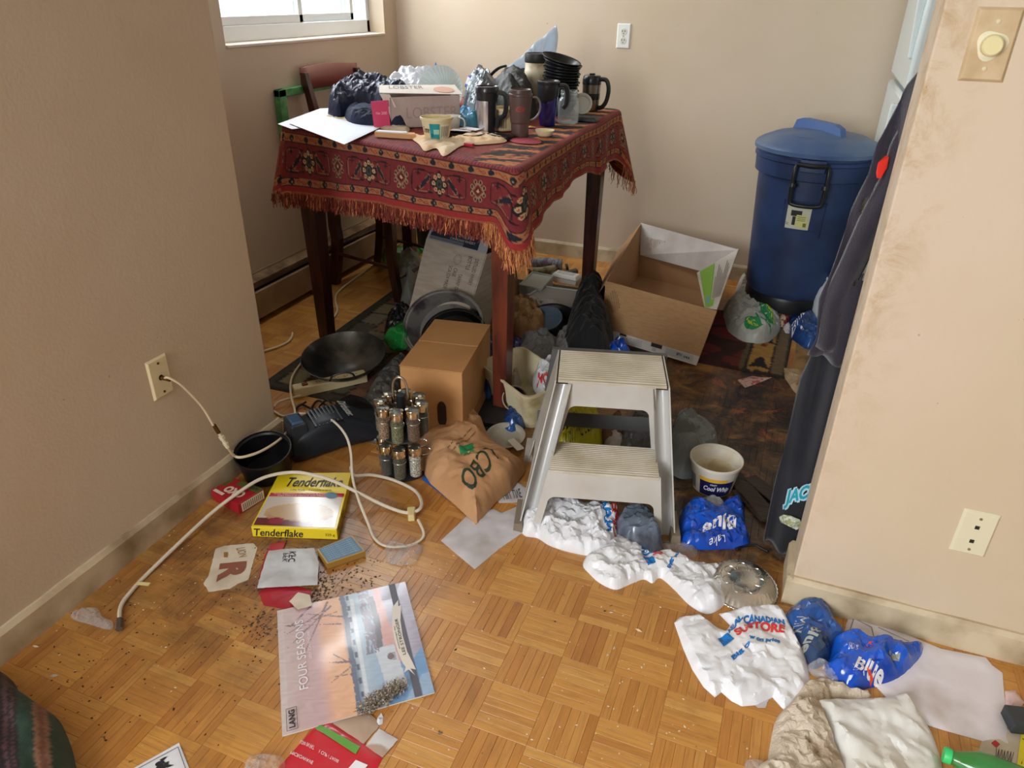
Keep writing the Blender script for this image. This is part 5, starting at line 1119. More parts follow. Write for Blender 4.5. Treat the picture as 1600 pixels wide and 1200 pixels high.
part('nozzle', loft([(.20, .13, .05, .05, .046, .5), (.26, .15, .05, .052, .048, .5), (.31, .15, .035, .045, .034, .5)], MB(), M, 24), M_v2, T)
# black pan edge + cords
def cable(name, pts, r, m, label, cat='cable', seg=8, n=6, extra=None, **kw):
    P = bez([F(*p) if len(p) == 3 else F(p[0], p[1], r) for p in pts], n)
    for p in P: p.z = max(p.z, r)
    return solo(name, MB().tube(P, r, seg), m, label, cat, sharp=0, **kw)
M_cab = mat('cream_cable', (222, 204, 172), .45); M_cabw = mat('white_cord', (218, 210, 192), .45)
T = thing('coaxial_cable', 'cream coaxial cable hanging from the left wall plate to the floor', 'cable', F(366, 712))
P = [Vector((XL+.018, 1.2605, .4415)), PX(262, 590, XL+.035), PX(278, 598, XL+.05), PX(292, 610, XL+.055), PX(316, 636, XL+.06), PX(334, 666, XL+.07)]
part('upper_cable', MB().tube(bez(P, 6), .0034, 8), M_cab, T)
part('wall_connector', MB().tube([Vector((XL+.008, 1.2605, .4415)), Vector((XL+.034, 1.262, .440))], .0058, 8), M_brass, T)
j0, j1 = PX(334, 664, XL+.07), PX(356, 699, XL+.085); mb = MB(); mb.tube([j0, j0.lerp(j1, .35)], .006, 8); part('connector', mb, M_brass, T)
mb = MB(); mb.tube([j0.lerp(j1, .35), j0.lerp(j1, .5)], .0045, 8); mb.tube([j0.lerp(j1, .5), j0.lerp(j1, .62)], .0085, 6); mb.tube([j0.lerp(j1, .62), j0.lerp(j1, .8)], .006, 8); mb.tube([j0.lerp(j1, .8), j0.lerp(j1, .86)], .0085, 6); mb.tube([j0.lerp(j1, .86), j1], .0065, 8); part('splice', mb, mat('ivory_nylon', (220, 212, 180), .4), T)
P = [j1, F(366, 712, .125), F(380, 714, .118), F(410, 704, .112), F(440, 684, .10), F(458, 660, .07), F(461, 644, .055), F(455, 620, .055), F(454, 600, .04), F(459, 584, .02), F(476, 562, .012), F(500, 548, .012)]
part('lower_cable', MB().tube(bez(P, 8), .0042, 8), M_cab, T)
T = thing('extension_cable', 'long cream cable with a grey screw end arching over the yellow box', 'cable', F(330, 800))
P = [F(187, 972, .008), F(188, 950, .007), F(200, 930, .007), F(235, 892, .007), F(320, 811, .03), F(365, 775, .05), F(410, 747, .062), F(455, 738, .066), F(489, 742, .064), F(522, 752, .062), F(556, 768, .05), F(601, 790, .012), F(635, 801, .012), F(655, 796, .02), F(658, 782, .018), F(646, 765, .010), F(612, 749, .007), F(579, 742, .007), F(554, 743, .02), F(548, 730, .03)]
part('cable', MB().tube(bez(P, 8), .0052, 8), M_cabw, T)
a_, b_ = F(187, 968, .008), F(186, 983, .009); part('screw_end', MB().tube([a_, b_], .0085, 6), mat('grey_metal_end', (120, 116, 112), .4, .8), T, smooth=False)
a_ = F(214, 912, .011); part('tape_tag', MB(frame(a_, 25)).hexa([(0, -.004, 0), (.034, -.014, .004), (.036, -.003, .004), (0, .006, 0), (0, -.004, .001), (.034, -.014, .005), (.036, -.003, .005), (0, .006, .001)]), mat('yellowed_tape', (224, 214, 150), .5), T, smooth=False)
T = thing('lamp_cord', 'flat twin white cord looping from the vacuum to a cream plug', 'cord', F(620, 830))
P = [F(428, 642, .006), F(437, 648, .006), F(446, 650, .008), F(464, 646, .07), F(500, 648, .10), F(522, 659, .125), F(540, 680, .12), F(548, 706, .09), F(551, 746, .06), F(560, 780, .045), F(574, 815, .01), F(585, 841, .006), F(603, 853, .006), F(635, 853, .006), F(657, 844, .006), F(662, 832, .008), F(653, 812, .012)]
part('cord', MB().tube(bez(P, 8), .004, 8, flat=.7), M_cabw, T)
M = frame(F(643, 803, .012), -62); part('plug', MB(M).hexa([(-.022, -.014, -.011), (.022, -.010, -.011), (.022, .010, -.011), (-.022, .014, -.011), (-.020, -.012, .012), (.020, -.008, .010), (.020, .008, .010), (-.020, .012, .012)]), mat('cream_plug', (222, 206, 150), .4), T, smooth=False, bevel=.003)
cable('cord', [(428, 636, .01), (436, 628, .02), (455, 622, .025), (470, 618, .03)], .0042, M_cab, 'short cream cord looping round the corner of the wall to the power strip')
cable('cord', [(434, 656, .012), (452, 660, .02), (470, 658, .03), (500, 650, .05), (522, 643, .07)], .0045, M_cabw, 'cream cord crossing the black cords beside the vacuum')
cable('cord', [(664, 352, .05), (645, 366, .01), (600, 398, .01), (575, 420, .007), (545, 442, .007), (527, 458, .007), (524, 470, .007), (527, 486, .007), (518, 500, .007), (505, 508, .008)], .0048, M_cab, 'thin white cord winding across the floor under the chair')
cable('cord', [(400, 552, .006), (418, 547, .006), (436, 541, .006), (450, 534, .006), (456, 526, .008), (457, 520, .012)], .005, M_cab, 'short white cord end lying beside the wok')
M_bcord = mat('black_cord', (22, 22, 24), .5)
cable('cord', [(530, 668, .09), (505, 660, .05), (480, 655, .012), (462, 646, .01), (470, 632, .01), (490, 640, .012), (512, 642, .012), (530, 632, .012), (548, 622, .012), (560, 630, .01), (540, 642, .01), (518, 640, .01), (498, 626, .01), (486, 640, .012), (484, 660, .012), (486, 676, .008)], .0042, M_bcord, 'tangled black cord behind the vacuum', n=8)
cable('cord', [(560, 655, .06), (530, 640, .012), (512, 626, .01), (500, 634, .016), (488, 650, .01), (470, 655, .01), (462, 640, .01), (478, 628, .012)], .0038, M_bcord, 'thin black cord loop beside the power strip', n=8)
# bags and bottles between wok and carton
M_grey = mat('grey_film', (112, 112, 106), .3, alpha=.82, bump=.5, crease=22); M_dgrey = mat('dark_grey_film', (92, 92, 90), .28, alpha=.8, bump=.6, crease=24)
fsheet('plastic_bag', [(556, 652), (552, 630), (580, 590), (600, 560), (628, 545), (640, 560), (628, 600), (606, 634), (596, 668), (578, 672)], .07, .04, M_dgrey, 'long crumpled grey see-through bag draped beside the brown carton', 'bag', 31, .035, .10, .008, .035, z=.05, z0=0, low=.6)
M_gbot = mat('green_bottle_plastic', (34, 140, 64), .08, alpha=.62, spec=.9); M_gdk = mat('green_bottle_dark', (20, 96, 44), .1, alpha=.8)
def bottle(name, p, d, L_, r, label, m, cap=None, T=None, petal=False, up=None):
    d = Vector(d).normalized(); q = d.to_track_quat('Z', 'Y').to_matrix().to_4x4(); q.translation = Vector(p); T = thing(name, label, 'bottle', p)
    prof = [(.001, .012), (r*.35, .006), (r*.72, 0), (r*.95, .010), (r, .03), (r, L_*.62), (r*.9, L_*.72), (r*.5, L_*.86), (.013, L_*.92), (.013, L_*.96)]
    part('bottle', MB().lathe(prof, 40, M=q, wob=lambda a, z: 1+(.10*math.cos(a*5)*max(0, 1-z/.03) if z < .03 else 0)), m, T)
    if cap: part('cap', MB().lathe([(.0145, L_*.93), (.0155, L_*.935), (.0155, L_*.99), (.0145, L_), (0, L_)], 24, M=q, wob=lambda a, z: 1+.02*math.sin(a*24)), cap, T)
    return T
M_capg = mat('green_cap', (56, 200, 112), .4)
bottle('soda_bottle', F(617, 532, .09), (-.10, 1, -.12), .24, .054, 'green plastic soda bottle, base up, between the wok and the brown carton', M_gbot, M_capg)
bottle('soda_bottle', F(603, 405, .06), (.5, 1, .0), .25, .052, 'green plastic soda bottle lying behind the chair legs', M_gbot, M_capg)
fsheet('plastic_bag', [(622, 456), (620, 420), (624, 400), (650, 394), (664, 410), (662, 440), (652, 462), (636, 466)], .17, .05, mat('pale_grey_film', (150, 156, 150), .3, alpha=.75, bump=.5, crease=18), 'pale grey plastic bag behind the chair leg', 'bag', 33, .04, .12, .008, .04, z=.05, z0=0, low=.7)
fsheet('bin_bag', [(600, 520), (604, 498), (622, 484), (644, 486), (650, 506), (640, 524), (618, 530)], .12, .03, mat('black_glossy_bag', (26, 28, 32), .25, bump=.3, bs=40), 'black plastic bag beside the green bottle base', 'bag', 35, .03, .08, .008, .03, z=.03, z0=0)
M = frame(F(668, 398, .0)+Vector((0, .12, 0)), 0); solo('bucket', wallcup(M, [(.10, 0), (.11, .004), (.115, .17), (.12, .175)], .003, 36, MB(M)), mat('dark_teal_plastic', (30, 52, 56), .4), 'dark teal bucket behind the whisky carton', 'bucket')
# whisky carton
Yg = 2.62; g = [PY(647, 455, Yg-.02), PY(735, 478, Yg-.10), PY(760, 397, Yg+.02), PY(664, 371, Yg+.10)]
g[3] = planar(g[0], g[1], g[2], g[3])
T = thing('whisky_carton', 'pale cardboard whisky carton with navy flaps under the table', 'box', Vector((g[0].x+.1, Yg+.1, 0)))
u = (g[1]-g[0]).normalized(); M_pc = mat('pale_corrugated', (176, 164, 148), .8, c2=(166, 152, 136), ns=9, bump=.12, bs=60, stretch=(1, 1, 8))
dn = Vector((0, 0, -1)); drop = g[0].z-.004; gb = [g[0].copy(), g[1].copy()]
back = (g[3]-g[0]).cross(g[1]-g[0]).normalized(); back = Vector((.12, 1, -.1)).normalized()
lo0, lo1 = g[0]+(g[0]-g[3])*(drop/(g[3].z-g[0].z))*.98, g[1]+(g[1]-g[2])*((g[1].z-.004)/(g[2].z-g[1].z))*.98
face = [lo0, lo1, g[2], g[3]]; bk = [p+back*.24 for p in face]; nb = Vector((0, 0, 0))
part('front_panel', MB().slab(face, .004), M_pc, T, smooth=False); part('left_panel', MB().slab([bk[0], face[0], face[3], bk[3]], .003), M_pc, T, smooth=False); part('right_panel', MB().slab([face[1], bk[1], bk[2], face[2]], .003), M_pc, T, smooth=False); part('back_panel', MB().slab([bk[1], bk[0], bk[3], bk[2]], .003), M_pc, T, smooth=False)
upv = (g[3]-g[0]).normalized(); fl = [face[3], face[2], face[2]+Vector((.005, .06, .085)), face[3]+Vector((.02, .05, .085))]
f1 = part('flap', MB().slab(fl, .003), mat('flap_grey', (150, 154, 160), .6), T, smooth=False)
fq = fl; mb = MB(); quadpatch(mb, uvq(fq, .04, .04, .86, .96), off=.0036); part('printed_panel', mb, mat('navy_print', (36, 42, 56), .5), f1, smooth=False)
mb = MB(); textq(mb, "GIBSON'S", uvq(fq, .34, .60, .80, .80), off=.0048); textq(mb, 'FINEST', uvq(fq, .46, .38, .74, .54), off=.0048); textq(mb, 'CANADIAN WHISKY', uvq(fq, .38, .22, .80, .32), off=.0048)
for k in range(3): quadpatch(mb, uvq(fq, .04, .05+.055*k, .62, .065+.055*k), off=.0048)
part('flap_lettering', mb, mat('flap_silver', (176, 178, 180), .5), f1, smooth=False)
part('flap', MB().slab([bk[3], bk[2], bk[2]+Vector((0, .01, .09)), bk[3]+Vector((0, .01, .09))], .003), mat('navy_print', (0, 0, 0)), T, label='navy rear flap standing up', smooth=False)
G = lambda u_, v_: g[0].lerp(g[1], u_).lerp(g[3].lerp(g[2], u_), v_)
mb = MB()
for s_, u0, v1, ln_ in (('DISTILLED WHISKY', .93, .86, .5), ('BOTTLE', .82, .88, .26), ('TAWNY OAK', .74, .52, .38), ('CASE', .64, .60, .16), ('SCA 524 MADE IN', .55, .62, .52)):
    textq(mb, s_, [G(u0-.06, v1), G(u0-.06, v1-ln_), G(u0+.0, v1-ln_), G(u0+.0, v1)], off=.0052)
part('lettering', mb, mat('dark_brown_print', (66, 54, 46), .7), T, smooth=False)
mb = MB(); ring = lambda r_: [G(.60+r_*math.cos(t)*.62, .76+r_*math.sin(t)*.9) for t in [2*PI*i/32 for i in range(32)]]
for ra, rb in ((.105, .095), (.07, .064)):
    A, B = ring(ra), ring(rb); nn = (g[1]-g[0]).cross(g[3]-g[0]).normalized()*.0052; mb.add([p+nn for p in A]+[p+nn for p in B], [(i, (i+1) % 32, 32+(i+1) % 32, 32+i) for i in range(32)])
part('seal', mb, mat('brown_seal_print', (128, 110, 92), .7), T, smooth=False)
# oval roaster + grill pan
c = F(700, 505, .10); T = thing('oval_roaster', 'grey oval roasting pan standing behind the brown carton', 'pan', Vector((c.x, c.y, 0)))
def oval(M, prof, sx, sy, t=.002, seg=56):
    q = M@Matrix.Diagonal((sx, sy, 1, 1)); return wallcup(q, prof, t, seg, MB())
Mr = Matrix.Translation(PY(697, 512, 2.43))@Matrix.Rotation(math.radians(-14), 4, 'Z')@Matrix.Rotation(math.radians(48), 4, 'X')
part('pan', oval(Mr, [(.78, -.05), (.84, -.045), (.98, .025), (1.03, .027), (1.03, .033)], .188, .148, .03), mat('grey_enamel', (124, 122, 118), .4, .3, c2=(70, 58, 66), ns=9, lo=.5, hi=.62), T)
Mg = Matrix.Translation(PY(712, 530, 2.375))@Matrix.Rotation(math.radians(-12), 4, 'Z')@Matrix.Rotation(math.radians(46), 4, 'X'); Tg = thing('grill_pan', 'black ridged oval grill pan in front of the grey roasting pan', 'pan', Vector((c.x, c.y-.05, 0)))
part('pan', oval(Mg, [(.80, -.018), (.86, -.016), (.96, .012), (1.0, .013), (1.0, .018)], .155, .125, .03), mat('nonstick_black', (20, 21, 24), .35), Tg)
for k in range(9): part('ridge', MB(Mg).box((-.095+.022*k, .01, -.012), (.003, .15*math.sqrt(max(.1, 1-((-.095+.022*k)/.17)**2)), .006)), mat('ridge_highlight', (110, 112, 114), .3, .6), Tg, smooth=False)
# kraft bag with red print behind the table leg
S, o = fsheet('paper_bag', [(722, 470), (742, 432), (764, 412), (800, 408), (812, 440), (800, 480), (770, 500), (740, 492)], .16, .05, mat('brown_paper_crumpled', (142, 112, 84), .8, c2=(122, 92, 66), ns=9, bump=.15, bs=60), 'crumpled brown paper bag with red print behind the front table leg', 'bag', 37, .04, .10, .008, .035, z=.05, z0=0, low=.6)
decal('print', S, [('TIM', [(748, 446), (778, 452), (774, 470), (746, 462)], .15, {'bold': .03}), ('red', [(778, 424), (800, 428), (800, 444), (776, 440)], .15, {'bold': .05})], mat('brick_red_ink', (132, 46, 44), .7), o)
solo('napkin', Sheet([F(x, y, .16)[:2] for x, y in ((758, 410), (775, 398), (796, 400), (800, 416), (778, 420))], z0=.15, h=.03, l=.02, a1=.012, s1=.05, step=.006, seed=4).mesh(), M_papd, 'white napkin on top of the red-printed paper bag', 'napkin')
S, o = fsheet('paper_bag', [(790, 478), (812, 462), (838, 470), (852, 488), (854, 508), (836, 516), (808, 512), (792, 496)], .10, .03, mat('brown_paper_light', (172, 134, 90), .8, c2=(140, 100, 62), ns=12, bump=.15, bs=60), 'torn tan paper bag beside the front table leg', 'bag', 39, .035, .07, .01, .03, z=.05, z0=0)
# things beyond the table leg
M_lid = mat('grey_lid_plastic', (150, 152, 150), .4); 
def tray(name, q, z, h, m, label, cat, lipm=None):
    q = [F(x, y, z) for x, y in q]; c = sum(q, Vector())/4; T = thing(name, label, cat, Vector((c.x, c.y, z-h if z > h else 0)))
    part('shell', MB().slab([Vector((p.x, p.y, z-.003)) for p in q], .003), m, T, smooth=False, bevel=.001); mb = MB()
    for i in range(4):
        a, b2 = q[i], q[(i+1) % 4]; mb.tube([a+Vector((0, 0, .002)), b2+Vector((0, 0, .002))], .005, 6); mb.hexa([a.xy.to_3d()+Vector((0, 0, z-h)), b2.xy.to_3d()+Vector((0, 0, z-h)), b2.xy.to_3d()+Vector((0, .002, z-h)), a.xy.to_3d()+Vector((0, .002, z-h)), a, b2, b2+Vector((0, .002, 0)), a+Vector((0, .002, 0))])
    part('rim', mb, lipm or m, T); return T
tray('plastic_tray', [(820, 466), (898, 482), (912, 456), (848, 448)], .05, .05, M_lid, 'grey plastic tray beyond the front table leg', 'tray', mat('pale_rim', (178, 180, 176), .4))
tray('plastic_tray', [(812, 446), (846, 452), (864, 432), (832, 426)], .06, .06, mat('off_white_tray', (172, 176, 168), .45), 'off-white plastic tray behind the grey tray', 'tray')
b = F(884, 440); T = thing('egg_carton', 'white foam egg carton on the floor behind the table', 'egg carton', b); M = frame(b, -8); part('base', MB(M).hexa([(-.07, -.03, 0), (.07, -.03, 0), (.07, .04, 0), (-.07, .04, 0), (-.075, -.035, .025), (.075, -.035, .025), (.075, .045, .025), (-.075, .045, .025)]), mat('foam_white', (214, 212, 206), .7), T, smooth=False)
part('lid', MB(M).hexa([(-.076, -.036, .027), (.076, -.036, .027), (.076, .046, .027), (-.076, .046, .027), (-.064, -.024, .045), (.064, -.024, .045), (.064, .034, .045), (-.064, .034, .045)]), mat('foam_white', (0, 0, 0)), T, smooth=False, bevel=.004)
mb = MB(); lq = [M@Vector(p) for p in ((-.06, -.02, .0452), (.06, -.02, .0452), (.06, .03, .0452), (-.06, .03, .0452))]
for k in range(3): textq(mb, 'EGGS GRADE A LARGE', uvq(lq, .1, .1+.3*k, .9, .28+.3*k))
part('lettering', mb, M_ink, T, smooth=False)
cable('rolled_knit', [(822, 412, .03), (850, 411, .03), (878, 413, .03)], .03, mat('knit_stripes', (120, 96, 116), .95, c2=(150, 170, 170), ns=30, stretch=(4, 1, 1), bump=.5, bs=120), 'rolled purple and teal knitted cloth by the back baseboard', 'cloth', seg=14)
cable('rolled_towel', [(826, 424, .024), (846, 424, .024), (866, 420, .024)], .023, mat('oatmeal_cloth', (150, 138, 110), .95, c2=(90, 84, 60), ns=25, bump=.4, bs=100), 'rolled oatmeal-coloured cloth beside the knitted roll', 'cloth', seg=12)
cable('sock', [(862, 430, .02), (884, 428, .02), (900, 424, .02)], .018, mat('grey_wool', (92, 84, 72), .95, bump=.5, bs=120), 'small grey-brown sock near the egg carton', 'sock', seg=10)
cable('toy_ball', [(884, 418, .02), (888, 417, .024)], .02, M_bcord, 'small dark round thing at the end of the knitted roll', 'ball', seg=10)
S, o = fsheet('plastic_bag', [(812, 470), (822, 456), (850, 462), (880, 476), (884, 490), (850, 486), (824, 486)], .07, .03, mat('soiled_white_film', (196, 190, 184), .35, transl=.2, bump=.2, bs=30), 'soiled white plastic bag behind the torn paper bag', 'bag', 41, .02, .08, .006, .03, z=.04, z0=0)
c = F(862, 500, .06); M = Matrix.Translation((c.x, c.y, .02))@Matrix.Rotation(math.radians(20), 4, 'X'); T = thing('frying_pan', 'black frying pan tilted between the bags under the table', 'pan', Vector((c.x, c.y, 0)))
part('pan', wallcup(M, [(.085, 0), (.09, .002), (.115, .042), (.12, .044)], .003, 44, MB()), mat('nonstick_black', (0, 0, 0)), T)
mb = MB(); wallcup(Matrix.Translation((c.x-.02, c.y-.015, .05))@Matrix.Rotation(math.radians(24), 4, 'X'), [(.055, 0), (.062, .004), (.070, .028), (.075, .03)], .003, 40, mb); solo('glass_lid', mb, mat('blue_grey_glass', (110, 130, 150), .1, alpha=.5), 'blue-grey glass dish lying in the black frying pan', 'dish')
M_gf = mat('mid_grey_film', (128, 130, 130), .35, transl=.1, bump=.6, crease=22)
fsheet('plastic_bag', [(806, 548), (812, 526), (834, 518), (862, 520), (878, 534), (866, 552), (836, 560), (816, 558)], .085, .03, M_gf, 'crumpled grey plastic bag left of centre behind the step stool', 'bag', 43, .035, .08, .01, .03, z=.05, z0=0)
fsheet('plastic_bag', [(862, 540), (872, 514), (896, 500), (908, 520), (906, 546), (888, 556)], .10, .03, mat('pale_grey_bag', (146, 148, 148), .35, transl=.1, bump=.6, crease=22), 'pointed pale grey plastic bag against the black cloth', 'bag', 45, .04, .07, .01, .03, z=.05, z0=0)
M_bluebag = mat('royal_blue_film', (16, 92, 210), .2, c2=(12, 66, 176), ns=6, bump=.25, crease=20, coat=.5); M_bluedk = mat('deep_blue_film', (24, 52, 110), .2, c2=(40, 84, 150), ns=14, bump=.6, crease=22, coat=.4)
fsheet('milk_bag', [(792, 560), (796, 532), (812, 522), (822, 536), (818, 560), (804, 572)], .09, .03, M_bluedk, 'dark blue plastic bag right behind the front table leg', 'bag', 47, .025, .07, .006, .03, z=.05, z0=0)
fsheet('milk_bag', [(900, 556), (906, 532), (926, 526), (944, 536), (964, 528), (986, 536), (984, 554), (950, 562), (922, 562)], .06, .03, M_bluebag, 'shiny blue plastic bag in front of the open cardboard box', 'bag', 49, .03, .06, .008, .025, z=.04, z0=0)
fsheet('milk_bag', [(752, 610), (750, 570), (756, 530), (768, 516), (776, 540), (774, 590), (768, 616)], .13, .03, M_bluedk, 'dark blue see-through bag squeezed between the carton and the table leg', 'bag', 51, .03, .07, .008, .03, z=.05, z0=0)
fsheet('milk_bag', [(784, 668), (790, 640), (802, 622), (818, 632), (822, 658), (806, 676)], .06, .02, M_bluedk, 'small dark blue bag behind the brown paper store bag', 'bag', 53, .025, .05, .008, .025, z=.02, z0=0)
# black cloth
fsheet('black_jacket', [(880, 520), (884, 488), (896, 452), (918, 432), (948, 440), (958, 470), (962, 510), (946, 540), (910, 540)], .24, .06, mat('black_cloth', (20, 21, 24), .9, bump=.15, bs=120, sheen=.1), 'black jacket heaped against the open cardboard box', 'clothing', 55, .05, .16, .008, .05, z=.12, z0=0, low=.75)
# cream bin and mug
c = F(832, 600, .10); T = thing('storage_bin', 'dirty cream plastic bin between the table leg and the step stool', 'bin', Vector((c.x, c.y, 0)))
M = frame((c.x-.02, c.y, .006), -36, tx=6); o_ = lambda s_, z: [(s_*(sx*.125+.035*math.cos(a)), s_*(sy*.060+.035*math.sin(a)), z) for (sx, sy, a0) in ((1, 1, 0), (-1, 1, PI/2), (-1, -1, PI), (1, -1, 1.5*PI)) for a in [a0+PI/2*k/9 for k in range(10)]]
rings = [o_(.86, 0), o_(.9, .004), o_(1.0, .14), o_(1.05, .142), o_(1.05, .15), o_(.98, .15), o_(.86, .008)]; vs = sum(rings, []); n = 40
mb = MB(M); mb.add(vs, [(r*n+i, r*n+(i+1) % n, (r+1)*n+(i+1) % n, (r+1)*n+i) for r in range(6) for i in range(n)]+[tuple(range(n))[::-1], tuple(6*n+i for i in range(n))]); part('bin', mb, mat('dirty_cream', (214, 204, 170), .45, c2=(150, 130, 86), ns=8, lo=.5, hi=.75), T)
S, o = fsheet('plastic_bag', [(834, 584), (836, 562), (850, 552), (872, 556), (870, 580), (852, 600)], .07, .025, M_wbag, 'white plastic bag with red print stuffed in the cream bin', 'bag', 57, .03, .06, .006, .03, z=.16, z0=.10)
decal('print', S, [('MC', [(842, 556), (858, 560), (856, 570), (840, 566)], .22, {'bold': .03})], mat('bright_red_ink', (206, 44, 40), .5), o)
fsheet('tissue', [(792, 606), (796, 570), (806, 556), (816, 572), (814, 600), (802, 616)], .12, .02, mat('soft_tissue', (196, 186, 176), .85, transl=.2), 'crumpled pale tissue beside the table leg', 'tissue', 59, .02, .06, .005, .03, z=.05, z0=0)
c = F(802, 622, .05); M = Matrix.Translation((c.x, c.y, .052))@Matrix.Rotation(math.radians(64), 4, Vector((.9, .5, 0)))
mb = MB(); wallcup(M, [(.036, -.055), (.038, -.053), (.044, .040), (.047, .042), (.047, .05)], .003, 40, mb); solo('plastic_cup', mb, mat('grey_cream_plastic', (168, 160, 136), .4), 'grey-cream plastic cup tipped over at the foot of the table leg', 'cup')
c = F(762, 646, .0); M = frame(c, 14); solo('baking_tray', MB(M).hexa([(-.09, -.10, .0), (.10, -.10, .0), (.10, .13, .0), (-.09, .13, .0), (-.10, -.11, .03), (.11, -.11, .03), (.11, .14, .03), (-.10, .14, .03)]), mat('matt_black_tray', (30, 31, 34), .5, c2=(44, 44, 46), ns=12), 'matt black tray on the floor in front of the table leg', 'tray', bevel=.004, smooth=False)
# ---------------- store bag of brown paper, with papers below it
M_papbag = mat('brown_store_paper', (198, 154, 112), .75, c2=(186, 140, 98), ns=7, bump=.12, bs=50)
fsheet('magazine', [(658, 748), (672, 738), (720, 772), (742, 800), (735, 806), (700, 780)], .004, .004, mat('blue_magazine', (36, 96, 176), .3), 'blue magazine under the brown paper store bag', 'magazine', 61, .0, .1, .0, sm=False)
S, o = fsheet('leaflet', [(686, 752), (700, 745), (760, 785), (742, 804), (706, 776)], .003, .004, M_papd, 'white leaflet poking from under the brown paper store bag', 'leaflet', 62, .0, .1, .0, sm=False, z=.006); decal('lettering', S, [('Merci de', [(690, 757), (708, 770), (704, 776), (687, 762)], .008)], M_ink, o)
S, o = fsheet('receipt', [(772, 776), (806, 752), (836, 772), (830, 784), (780, 786)], .002, .004, M_papd, 'printed white slip beside the brown paper store bag', 'paper', 63, .002, .1, .0, sm=False)
decal('lettering', S, [('HILL LIVE', [(784, 770), (812, 764), (816, 778), (788, 782)], .003)], M_ink, o)
T_ = F(792, 700, .03); mb = MB(); wallcup(Matrix.Translation(F(790, 690, .0)+Vector((0, 0, .012)))@Matrix.Rotation(math.radians(8), 4, 'X'), [(.045, 0), (.055, .003), (.062, .016), (.068, .017)], .002, 40, mb); solo('container_lid', mb, mat('cloudy_lid', (190, 186, 170), .3, alpha=.6), 'cloudy round container lid behind the brown paper store bag', 'lid')
mb = MB(frame(F(806, 696, .02), -40)); mb.box((0, 0, .004), (.07, .028, .008)); solo('plastic_strip', mb, mat('soiled_ivory', (196, 190, 176), .4), 'ivory plastic strip beside the cloudy lid', 'strip', bevel=.004)
Sb = Sheet([F(x, y, .04)[:2] for x, y in ((643, 696), (690, 656), (732, 628), (752, 648), (768, 676), (792, 700), (822, 722), (800, 752), (776, 770), (744, 806), (712, 776), (672, 742))], z0=.006, h=.090, l=.03, a1=.022, s1=.22, a2=.005, s2=.06, seed=64, step=.006, sm=False, low=.8); Sb.fc = (.085, .022); Sb.h = .068
bag = solo('paper_bag', Sb.mesh(), M_papbag, 'large brown paper store bag printed in dark green, in front of the spice carousel', 'bag', sharp=25)
qd = lambda pts: pts
decal('lettering', Sb, [('LCBO', [(760, 695), (716, 739), (736, 760), (780, 716)], .09, {'bold': .012}), ('please bring your bag back', [(742, 668), (704, 700), (706, 703), (744, 671)], .09), ('merci de rapporter ce sac', [(736, 663), (698, 696), (700, 699), (738, 666)], .09)], mat('dark_green_ink', (44, 62, 44), .6), bag)
decal('tree_mark', Sb, [(None, [(716, 692), (738, 682), (742, 694), (720, 702)], .10), ('W', [(740, 694), (722, 700), (724, 706), (742, 700)], .10, {'bold': .05})], mat('leaf_green_ink', (36, 140, 84), .6), bag)
cr = part('rolled_rim', MB().tube([Vector((*p[:2], Sb.z([p[:2]])[0]-.004)) for p in [F(652, 700, .1).lerp(F(742, 640, .1), t/14) for t in range(15)]], .010, 8, flat=.5), M_papbag, bag)
# ================================================================== step stool and what lies round it
sl = F(806, 826).xy.to_3d(); sr = F(1059, 838).xy.to_3d(); SWD = (sr-sl).length; _a = math.radians(15.5); su = Vector((math.cos(_a), math.sin(_a), 0)); sr = sl+su*SWD*.985; sv = Vector((-su.y, su.x, 0)); SWD = (sr-sl).length
T = thing('step_stool', 'grey plastic two-step stool with ribbed treads', 'step stool', sl+su*SWD/2+sv*.2); M = frame(sl, ux=su, uy=sv, uz=Vector((0, 0, 1)))
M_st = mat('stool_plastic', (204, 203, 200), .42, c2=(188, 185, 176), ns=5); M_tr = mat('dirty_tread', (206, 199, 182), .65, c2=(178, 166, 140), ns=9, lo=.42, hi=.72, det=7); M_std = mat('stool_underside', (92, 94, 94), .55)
W = SWD; HT, HM = .412, .210
def sp(u, v, z): return (u*W, v, z)
def panel(name, q, t=.004, m=M_st, **kw): return part(name, MB().slab([M@Vector(sp(*p)) for p in q], t), m, T, smooth=False, **kw)
# x-extent at height z on the left/right (the sides lean inwards)
def xl(z): return .02+.20*z/HT*.9
def xr(z): return .985-.11*z/HT
def front_face(v, z0, z1, zo, x0, x1, name):
    """panel with a rounded opening in its lower part: from z0 up to zo"""
    r = .022; n = 6; mb = MB(M)
    L0, R0 = xl(z0)+.075, xr(z0)-.075; L1, R1 = xl(zo)+.115, xr(zo)-.115
    out = [(xl(z0), z0), (L0, z0)]
    a = []
    for k in range(n+1): t = PI-PI/2*k/n; a.append((L1*W+r+r*math.cos(t), zo-r+r*math.sin(t)))
    for k in range(n+1): t = PI/2-PI/2*k/n; a.append((R1*W-r+r*math.cos(t), zo-r+r*math.sin(t)))
    ri = .034
    pts = [(xl(z0)*W+ri, z0), (L0*W+ri*.6, z0)]+a+[(R0*W-ri*.5, z0), (xr(z0)*W-ri, z0), (xr(z1)*W-ri, z1), (xl(z1)*W+ri, z1)]
    vf = lambda z: v[0]+(v[1]-v[0])*(z-z0)/(z1-z0)
    n_ = len(pts); vs = [(x, vf(z), z) for x, z in pts]+[(x, vf(z)+.004, z) for x, z in pts]
    fs = [(i, (i+1) % n_, n_+(i+1) % n_, n_+i) for i in range(n_)]; tr = tessellate_polygon([[Vector((x, z, 0)) for x, z in pts]])
    for t in tr: fs += [tuple(t), tuple(n_+i for i in t)[::-1]]
    mb.add(vs, fs); part(name, mb, M_st, T, smooth=False); return a
